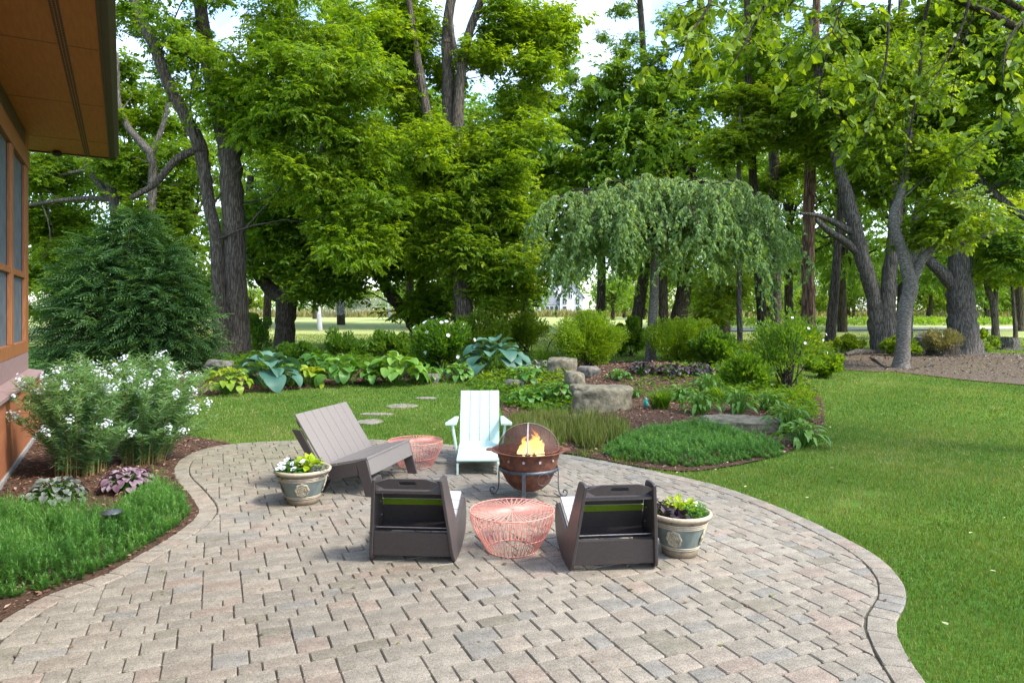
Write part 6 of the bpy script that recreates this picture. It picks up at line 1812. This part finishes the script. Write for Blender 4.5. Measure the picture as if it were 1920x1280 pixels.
# --- weeping tree on the mound
def weeping():
    b = G(1219, 678)
    d0 = b[1]
    t = thing('weeping_tree', 'umbrella-shaped weeping tree with silvery drooping foliage on the mound', 'tree', b)
    P, R = limb_pts([(1219, 678, 0, 10.5), (1222, 620, 0, 9), (1226, 560, 0, 8.5), (1228, 500, 0, 8), (1230, 455, 0, 8)], d0)
    Pc, Rc = catmull(P, R, 6); low = Pc[0] - [0, 0, 0.2]
    V, Fq = tube(np.vstack([low, Pc]), np.concatenate([[Rc[0] * 1.4], Rc]), 12, 0.03)
    tr = Acc(); tr.add(V - b, Fq)
    hub = Pc[-1] - b
    br = Acc(); acc = Acc()
    sx = 4.35
    nb = 104
    for k in range(nb):
        a = k * 2.39996 + rng.normal(0, 0.2)
        reach = sx * ((k + 0.6) / nb) ** 0.42 * rng.uniform(0.72, 1.12) * (1 + 0.12 * max(0, -math.cos(a)))
        rise = 2.05 - 0.30 * (reach / sx) ** 2 + (rng.normal(0, 0.18) if rng.random() < 0.6 else -rng.uniform(0.3, 1.3))
        drop = 0.6 + 0.9 * reach / sx + rng.uniform(-0.3, 1.3) + 0.5 * max(0, math.cos(a)) * rng.random()
        dirv = np.array([math.cos(a) + 0.10, math.sin(a) * 0.75, 0])
        nodes = [hub + [0, 0, rng.uniform(-0.3, 0)], hub + dirv * reach * 0.35 + [0, 0, rise * 0.8], hub + dirv * reach * 0.75 + [0, 0, rise], hub + dirv * reach + [0, 0, rise - drop * 0.4], hub + dirv * reach * 1.08 + [0, 0, rise - drop]]
        Pb, Rb = catmull(nodes, [0.05, 0.032, 0.02, 0.011, 0.004], 6)
        V, Fq = tube(Pb + rng.normal(0, 0.02, Pb.shape), Rb, 5); br.add(V, Fq)
        for w in range(24):
            i_ = rng.integers(6, len(Pb))
            a_ = Pb[i_] + rng.normal(0, 0.10, 3) * [1, 1, 0.5]
            dr = unit(rng.normal(0, 1, 3) * [1, 1, 0.2] + dirv * 0.4)
            ln = rng.uniform(0.45, 1.35)
            u_ = np.linspace(0, 1, 6)
            tw = a_ + dr * (ln * 0.55 * u_ ** 0.7)[:, None] + np.array([0, 0, 1.0]) * (0.12 * u_ - ln * 0.85 * u_ ** 2)[:, None]
            V, Fq = tube(tw, np.linspace(0.006, 0.002, 6), 3); br.add(V, Fq)
            nl = 36
            q = rng.uniform(0.05, 1, nl) * 4.99; i0 = q.astype(int); fr = (q - i0)[:, None]
            pp = tw[i0] * (1 - fr) + tw[i0 + 1] * fr
            D = unit(rand_dir(nl) * [1, 1, 0.3] * 0.75 + [0, 0, -0.75])
            N = unit(rand_dir(nl) + [0, -0.1, 0.5] + dr * 0.6)
            s_ = rng.uniform(0.6, 1.25, nl)
            add_leaves(acc, pp, D, N, 0.145 * s_, 0.060 * s_, np.clip(rng.normal(0.5, 0.22, nl) + 0.08 * (tw[i0][:, 2] - hub[2]), 0, 1), 0.12, 0.1)
    link('trunk', tr.mesh('trunk', M['bark_smooth'], True), t)
    stuff(link('branches', br.mesh('branches', M['bark_dark'], True), t))
    link('crown', acc.mesh('crown', M['leaf_cherry']), t)
weeping()

# --- dark evergreen by the house
def evergreen(label, b, rx, ry, h, n, seed_tint=0.0):
    t = thing('evergreen_tree', label, 'evergreen', b)
    br = Acc(); acc = Acc()
    V, Fq = tube(np.array([[0, 0, -0.2], [0.05, 0, h * 0.4], [0, 0.05, h * 0.92]]), [0.13, 0.09, 0.02], 9); br.add(V, Fq)
    leaders = np.array([(0.15, 0.0, 1.0, 0.62), (-1.05, 0.2, 0.86, 0.56), (1.10, -0.1, 0.80, 0.54), (-0.35, -0.75, 0.72, 0.50), (0.75, -0.70, 0.60, 0.50), (1.55, 0.1, 0.50, 0.36), (-1.55, -0.2, 0.60, 0.36)])
    q = rng.choice(len(leaders), n, p=leaders[:, 3] ** 2 / np.sum(leaders[:, 3] ** 2))
    f = rng.random(n) ** 0.85
    z = 0.10 + f * (h * leaders[q, 2] - 0.25)
    w = np.clip(1.05 - 0.15 * f - 0.75 * f ** 3.0, 0.10, 1) * leaders[q, 3]
    a = rng.uniform(0, 2 * math.pi, n)
    rr = w * (1 + 0.18 * np.sin(5 * a + 3 * z + q)) * rng.uniform(0.45, 1.05, n)
    B = np.stack([leaders[q, 0] * rx / 2.2 + rx * rr * np.cos(a), leaders[q, 1] + ry * rr * np.sin(a), z], 1)
    out = np.stack([np.cos(a), np.sin(a), rng.uniform(-0.35, 0.45, n)], 1)
    tw = unit(out + 0.6 * rand_dir(n))
    per = 13
    L = rng.uniform(0.22, 0.85, n) ** 1.0
    up = unit(rand_dir(n) * 0.6 + [0, 0, 1.0])
    sd = unit(np.cross(tw, up))
    s_ = (np.arange(per) + 0.3) / per
    side = np.where(np.arange(per) % 2 == 0, 1.0, -1.0)
    P = B[:, None, :] + tw[:, None, :] * (L[:, None] * s_)[..., None] - np.array([0, 0, 1]) * (0.22 * L[:, None] * s_ ** 2)[..., None]
    D = tw[:, None, :] * 0.9 + sd[:, None, :] * side[None, :, None] * 0.75 + np.array([0, 0, -0.2])
    N = np.repeat(up[:, None, :], per, 1)
    ln = (0.30 * L[:, None] * (1.25 - 0.75 * s_)).ravel()
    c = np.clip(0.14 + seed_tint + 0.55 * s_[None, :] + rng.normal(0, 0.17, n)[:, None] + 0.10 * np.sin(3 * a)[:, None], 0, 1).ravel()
    add_leaves(acc, P.reshape(-1, 3), D.reshape(-1, 3), N.reshape(-1, 3) + 0.1 * rand_dir(n * per), ln, 0.034, c, 0.06, 0.1)
    for k in range(0, n, 24):
        V, Fq = tube(np.array([[0, 0, max(0.05, z[k] - 0.2)], B[k] * [0.5, 0.5, 1] + [0, 0, 0.02], B[k] + tw[k] * L[k] * 0.8]), [0.02, 0.012, 0.004], 4); br.add(V, Fq)
    link('trunk', br.mesh('trunk', M['bark_dark'], True), t)
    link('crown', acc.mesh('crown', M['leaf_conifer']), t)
evergreen('broad dark green feathery evergreen beside the house', G(232, 700) + [0, 0.3, 0], 2.3, 1.9, 4.95, 6600)
# ------------------------------------------------------------------ far things
def far_tree_meshes(seed, h, r, n, L, shape=0.0):
    low = seed in (4, 5, 6)
    C = in_ball(40, 0.42) * [r, r, h * (0.42 if low else 0.36)] + [0, 0, h * (0.55 if low else 0.62)]
    acc = Acc()
    spray_leaves(acc, C, np.full((40, 3), r * 0.34) * [1, 1, 0.75], n, L, L * 0.55, 0.7, rng.normal(0, 0.12, 40) + 0.02 * (C[:, 2] - h * 0.6))
    tr = Acc()
    V, Fq = tube(np.array([[0, 0, -0.5], [0.1, 0, h * 0.25], [0, 0.1, h * 0.55], [0.1, 0, h * 0.85]]), [0.26, 0.2, 0.13, 0.03], 8); tr.add(V, Fq)
    for c_ in C[:20]:
        V, Fq = tube(np.array([[0, 0, h * 0.35], c_ * [0.5, 0.5, 0.9], c_]), [0.09, 0.05, 0.02], 4); tr.add(V, Fq)
    return acc, tr
FT = []
for k, (h, r, n, L, mt) in enumerate([(13, 4.2, 12000, 0.34, 'leaf_far'), (10, 3.6, 9000, 0.30, 'leaf_b'), (15, 4.6, 12000, 0.36, 'leaf_a'), (5.0, 2.6, 6000, 0.22, 'leaf_far'), (14, 5.0, 9500, 0.25, 'leaf_far'), (13, 4.6, 9500, 0.25, 'leaf_far'), (4.2, 3.0, 6500, 0.22, 'leaf_b')]):
    a_, t_ = far_tree_meshes(k, h, r, n, L)
    FT.append((a_.mesh('crown', M[mt]), t_.mesh('trunk', M['bark_dark'], True)))
def far_tree(label, px_, d, kind, sc, group='trees beyond the garden'):
    d = d * KD
    x = (px_ - 960) / F * d
    t = thing('far_tree', label, 'tree', (x, d, float(hgt(x, d))), rng.uniform(0, 6), group)
    sc = sc * (1.34 if kind in (4, 5) or (d < 62 and kind == 0) else 1.14)
    t.scale = (sc, sc, sc * rng.uniform(0.9, 1.1))
    link('crown', FT[kind][0], t); link('trunk', FT[kind][1], t)
spots = [
    (20, 60, 0, 1.0, 'bright far tree behind the house corner'), (150, 75, 2, 1.0, 'tall far tree seen above the dark evergreen'), (300, 85, 0, 1.0, 'far tree between evergreen and twin trunk'),
    (410, 95, 3, 1.3, 'small far tree left of the twin trunk'), (520, 110, 1, 1.2, 'far tree behind the forked trunk'), (655, 120, 3, 1.2, 'low far tree just beyond the net'),
    (760, 100, 0, 0.9, 'bright far tree above the leaning trunk'), (850, 60, 0, 0.9, 'bright tree close behind the central trunk'), (940, 55, 1, 0.9, 'round green tree left of the pale house'),
    (1000, 80, 3, 1.0, 'small lime tree just left of the pale house'), (1150, 62, 3, 1.0, 'small yellow-green tree right of the pale house'), (1240, 70, 0, 1.0, 'bright far tree behind the weeping tree'),
    (1330, 48, 3, 1.0, 'small bright tree seen through the grove'), (1400, 85, 0, 1.0, 'far tree between the slim sapling and the mossy trunk'), (1490, 75, 0, 1.0, 'far tree left of the red-brown trunk'),
    (1545, 110, 2, 1.2, 'dark far tree right of the red-brown trunk'), (1600, 65, 0, 0.8, 'bright far tree left of the many-stemmed tree'), (1640, 120, 1, 1.2, 'far tree in the gap of the many-stemmed tree'),
    (1745, 58, 0, 0.8, 'bright far tree right of the many-stemmed tree'), (1770, 100, 2, 1.1, 'tall far tree behind the massive straight tree'), (1850, 52, 3, 1.2, 'low bright tree between the massive tree and the stump'),
    (1900, 80, 0, 1.0, 'far tree at the right edge behind the sapling'), (1990, 62, 0, 1.0, 'bright far tree just right of the frame'), (590, 70, 2, 1.0, 'tall far tree filling the gap over the field'),
    (1080, 130, 2, 1.2, 'tall far tree standing behind the pale house'), (1200, 120, 2, 1.2, 'tall dark far tree right of the pale house'), (-80, 70, 2, 1.0, 'tall far tree left of the frame')]
spots += [
    (240, 34, 4, 1.0, 'mid-distance tree filling the gap behind the slim grey tree'), (350, 36, 5, 1.0, 'bright mid-distance tree behind the twin trunk'), (500, 44, 0, 1.1, 'mid-distance tree above the forked trunk'),
    (640, 46, 0, 1.1, 'bright mid-distance tree above the net'), (770, 42, 0, 1.1, 'mid-distance tree behind the leaning trunk'), (860, 40, 0, 1.1, 'bright mid-distance tree right of the central trunk'),
    (985, 42, 0, 1.1, 'mid-distance tree above the pale shrub'), (1125, 38, 0, 1.15, 'bright mid-distance tree above the pale house'), (1245, 34, 4, 1.0, 'mid-distance tree behind the weeping crown'),
    (1360, 34, 5, 1.0, 'bright mid-distance tree behind the slender sapling'), (1480, 38, 4, 1.0, 'mid-distance tree behind the straight dark trunk'), (1580, 36, 5, 1.0, 'bright mid-distance tree behind the slim dark trunk'),
    (1690, 40, 4, 1.0, 'mid-distance tree behind the many-stemmed tree'), (1800, 35, 5, 1.0, 'bright mid-distance tree behind the massive tree'), (1910, 37, 4, 1.0, 'mid-distance tree at the far right edge'), (110, 36, 5, 1.1, 'bright mid-distance tree left of the evergreen top'),
    (340, 72, 6, 1.0, 'field hedge bush left of the twin trunk'), (470, 92, 6, 1.1, 'field hedge bush right of the twin trunk'), (640, 94, 6, 1.0, 'field hedge bush behind the net'), (690, 96, 6, 1.1, 'field hedge bush right of the net middle'), (800, 70, 6, 1.0, 'field hedge bush behind the leaning limbs'),
    (900, 62, 6, 1.0, 'field hedge bush right of the central trunk'), (950, 70, 6, 0.9, 'field hedge bush left of the pale house'), (1170, 80, 6, 1.0, 'field hedge bush beside the pale house'), (1210, 66, 6, 1.0, 'field hedge bush behind the weeping stem'),
    (1310, 58, 6, 0.9, 'field hedge bush behind the golden shrub'), (1370, 62, 6, 1.0, 'field hedge bush behind the sapling'), (1440, 58, 6, 1.0, 'field hedge bush behind the mossy trunk'), (1500, 62, 6, 1.0, 'field hedge bush beside the red-brown trunk'),
    (1590, 60, 6, 1.0, 'field hedge bush left of the fanning stems'), (1740, 62, 6, 1.0, 'field hedge bush right of the fanning stems'), (1860, 60, 6, 1.1, 'field hedge bush beside the massive tree'), (1930, 56, 6, 1.0, 'field hedge bush at the far right')]
for (px_, d, kind, sc, lb) in spots:
    far_tree(lb, px_, d, kind, sc)
# dense wood closing the horizon
acc = Acc()
for k in range(46):
    x = -240 + 480 * (k + rng.random()) / 46; y = 215 + rng.uniform(-15, 25)
    if -10 < x < 45 and k % 2: pass
    h = rng.uniform(8, 13)
    C = in_ball(12, 0.4) * [7, 4, h * 0.42] + [x, y, 2.5 + h * 0.5]
    spray_leaves(acc, C, np.full((12, 3), 3.0), 700, 1.0, 0.6, 0.6, rng.normal(0, 0.15, 12))
o = stuff(link('distant_wood', acc.mesh('distant_wood', M['leaf_c']))); tag(o, 'dark belt of distant woodland closing off the fields', 'wood')
# reeds and field hedge behind the mown field
n = 16000
x = rng.uniform(-75, 110, n); y = rng.uniform(112, 121, n) + 4 * np.sin(x * 0.06)
P = np.stack([x, y, hgt(x, y)], 1); D = unit(rng.normal(0, 0.22, (n, 3)) + [0, 0, 1]); N = rand_dir(n)
acc = Acc(); add_leaves(acc, P, D, N, rng.uniform(0.6, 1.7, n), 0.22, np.clip(rng.normal(0.5, 0.25, n), 0, 1), 0.02)
o = stuff(link('reeds', acc.mesh('reeds', M['reed']))); tag(o, 'pale dry reeds and tall grasses edging the far field', 'reeds')
# yellow-green planted strip and gravel drive on the right
acc = Acc(); n = 9000
x = rng.uniform(12, 75, n); y = 58 + rng.uniform(-2, 3, n) + 0.06 * x
P = np.stack([x, y, hgt(x, y) + rng.uniform(0, 0.5, n)], 1)
add_leaves(acc, P, unit(rand_dir(n) + [0, 0, 0.8]), unit(rand_dir(n) + [0, 0, 1]), 0.35, 0.2, np.clip(rng.normal(0.6, 0.2, n), 0, 1))
o = stuff(link('meadow_strip', acc.mesh('meadow_strip', M['leaf_far']))); tag(o, 'bright yellow-green meadow strip beyond the grove', 'meadow')
gp = [(8, 50.0), (75, 60), (75, 55), (8, 47)]
sheet('drive', gp, 0.05, M['gravel'], 2.0)

# --- pale house far behind the shrubs
hd = 95.0 * KD
hx = (1068 - 960) / F * hd
far = thing('far_house', 'pale grey gabled house with arched windows far behind the shrubs', 'house', (hx, hd, float(hgt(hx, hd)) + 0.6), 0.10)
def gable(name, x0, x1, y0, y1, z0, ze, zr, mat, parent):
    return link(name, prism(name, [(x0, z0), (x1, z0), (x1, ze), ((x0 + x1) / 2, zr), (x0, ze)], 'y', y0, y1, mat, 0), parent)
def roof_pair(x0, x1, y0, y1, ze, zr, parent, ov=0.35, th=0.16):
    xm = (x0 + x1) / 2
    for s_, xe in ((-1, x0), (1, x1)):
        sl = (zr - ze) / (xm - x0)
        link('roof', prism('roof', [(xm, zr + 0.02), (xe + s_ * ov, ze - ov * sl + 0.02), (xe + s_ * ov, ze - ov * sl + th + 0.02), (xm, zr + th + 0.02)], 'y', y0 - ov, y1 + ov, M['grey_roof'], 0), parent)
gable('wall', -1.9, 2.2, -0.9, 6, 0, 3.2, 5.6, M['white_siding'], far)
roof_pair(-1.9, 2.2, -0.9, 6, 3.2, 5.6, far)
gable('wall', -3.8, 2.6, 0.2, 7, 0, 3.0, 6.6, M['white_siding'], far)
roof_pair(-3.8, 2.6, 0.2, 7, 3.0, 6.6, far)
link('porch', box('porch', -5.6, -1.95, -0.3, 3.4, 0.0, 1.55, M['white_trim'], 0), far)
link('porch_roof', prism('porch_roof', [(-5.9, 1.56), (-1.95, 1.56), (-1.95, 3.1), (-4.6, 3.1)], 'y', -0.5, 3.6, M['grey_roof'], 0), far)
def arched(x0, x1, z0, z1, parent):
    w = (x1 - x0) / 2; xm = (x0 + x1) / 2
    prof = [(x0, z0), (x1, z0), (x1, z1)] + [(xm + w * math.cos(q), z1 + w * math.sin(q)) for q in np.linspace(0.2, math.pi - 0.2, 8)] + [(x0, z1)]
    fr_ = link('window', prism('window', prof, 'y', -0.98, -0.905, M['white_trim'], 0), parent)
    pr2 = [(xm + (px_ - xm) * 0.84, z0 + 0.08 + (pz - z0) * 0.93) for px_, pz in prof]
    link('pane', prism('pane', pr2, 'y', -1.0, -0.985, M['window_glass'], 0), fr_)
    link('muntin', box('muntin', xm - 0.04, xm + 0.04, -1.03, -1.003, z0 + 0.1, z1 + w * 0.9, M['white_trim'], 0), fr_)
    link('muntin', box('muntin', x0 + 0.1, x1 - 0.1, -1.05, -1.033, z1 - 0.06, z1 + 0.05, M['white_trim'], 0), fr_)
arched(-1.5, -0.65, 1.6, 2.7, far); arched(0.85, 1.7, 1.6, 2.7, far)
arched(-0.45, 0.35, 2.7, 3.5, far)
for x0 in (-1.5, 0.85):
    f_ = link('window', box('window', x0, x0 + 0.85, -0.98, -0.905, 0.35, 1.35, M['white_trim'], 0), far)
    link('pane', box('pane', x0 + 0.08, x0 + 0.77, -1.0, -0.985, 0.43, 1.27, M['window_glass'], 0), f_)
f_ = link('window', box('window', -3.1, -2.2, 0.13, 0.195, 3.15, 3.95, M['white_trim'], 0), far)
link('pane', box('pane', -3.02, -2.28, 0.1, 0.12, 3.22, 3.88, M['window_glass'], 0), f_)
for k in range(4):
    x0 = -5.3 + k * 0.82
    f_ = link('window', box('window', x0, x0 + 0.7, -0.36, -0.305, 0.55, 1.3, M['white_trim'], 0), far)
    link('pane', box('pane', x0 + 0.05, x0 + 0.65, -0.39, -0.365, 0.6, 1.25, M['window_glass'], 0), f_)
# --- volleyball net on the field
def post(px_, pyb, pyt, label, lean):
    b = G(px_, pyb)
    d = b[1]; h = (pyb - pyt) / F * d
    t = thing('net_post', label, 'post', b, 0, 'padded posts of the net')
    link('pole', tube_mesh('pole', [[0, 0, -0.2], [lean, 0, h]], 0.05, M['pad_white'], 10), t)
    link('pad', tube_mesh('pad', [[0, 0, 0.0], [lean * 0.5, 0, h * 0.5], [lean * 0.5 + 0.001, 0, h * 0.5 + 0.001]], [0.19, 0.16, 0.0], M['pad_grey'], 10), t)
    link('sleeve', tube_mesh('sleeve', [[lean * 0.5, 0, h * 0.5], [lean, 0, h]], [0.14, 0.09], M['pad_white'], 10), t)
    return b + [lean, 0, h]
p1 = post(600, 620, 558, 'white and grey padded net post on the field, left of two', -0.12)
p2 = post(733, 600, 556, 'white padded net post leaning on the field, right of two', -0.5)
V = np.array([p1 - [0, 0, 0.1], p2 - [0, 0, 0.1], p2 - [0, 0, 1.3], p1 - [0, 0, 1.5]])
o = link('volleyball_net', mesh_np('volleyball_net', V, np.array([[0, 1, 2, 3]]), M['net'])); tag(o, 'sagging pale volleyball net strung between the padded posts', 'net')
# --- wood floor details on the right
def log_(label, p, q, r, nm='fallen_log', mat='bark_grey'):
    a_ = G(*p); b_ = G(*q)
    P = np.array([a_, (a_ * 2 + b_) / 3 + [0, 0, 0.05], (a_ + b_ * 2) / 3 + [0, 0, 0.02], b_]) + [0, 0, r * 0.6]
    c_ = P[0].copy()
    o = link(nm, tube_mesh(nm, P - c_, [r * 0.5, r, r * 0.9, r * 0.4], M[mat], 8, True, 0.06)); o.location = c_
    tag(o, label, 'log', 'fallen wood under the trees')
log_('long bleached fallen log left of the many-stemmed tree', (1585, 668), (1650, 662), 0.13)
log_('thin fallen branch lying towards the lawn', (1632, 672), (1662, 692), 0.05)
log_('short broken branch on the leaf litter right of the slender tree', (1735, 690), (1755, 684), 0.06)
def stump(label, p, r, h, mat):
    b = G(*p); t = thing('tree_stump', label, 'stump', b)
    link('trunk', tube_mesh('trunk', [[0, 0, -0.1], [0, 0, 0.1], [0.02, 0.01, h], [0.02, 0.01, h + 0.005]], [r * 1.5, r * 1.1, r * 0.9, 0.0], M[mat], 14, False, 0.10), t)
    return t
stump('cut grey stump near the small double-stemmed tree', (1892, 655), 0.38, 0.55, 'bark_grey')
stump('broken dead stump with shaggy bark right of the slender tree', (1772, 668), 0.55, 0.55, 'bark_dark')
shrub('brush_pile', 'shaggy brown brush pile around the broken stump', 'brush pile', G(1768, 668), (0.72, 0.5, 0.45), 2400, 0.16, 0.03, M['reed'], stems=10)
rock('boulder', 'grey boulder lying behind the slender tree', G(1730, 656), (0.8, 0.5, 0.45), M['rock_dark'], 31)
rock('boulder', 'small grey boulder between the slender tree and brush pile', G(1752, 660), (0.5, 0.4, 0.34), M['rock'], 33)
rock('boulder', 'pale boulder behind the brush pile', G(1742, 646), (0.9, 0.6, 0.5), M['flagstone'], 35)
for p, s_, lb in [((1835, 658), 0.55, 'low green bush hugging the massive tree'), ((1690, 668), 0.5, 'low weeds at the foot of the many-stemmed tree'), ((1588, 662), 0.45, 'small pale weeds left of the many-stemmed tree'), ((1490, 668), 0.9, 'leafy undergrowth at the back of the mound')]:
    shrub('leafy_shrub', lb, 'shrub', G(*p), (s_ * 1.6, s_, s_ * 0.7), 2200, 0.10, 0.06, M['leaf_b'], stems=6)

print('triangles', sum(sum(len(p.vertices) - 2 for p in me.polygons) if len(me.polygons) < 3000 else len(me.polygons) * (len(me.polygons[0].vertices) - 2) for me in bpy.data.meshes))
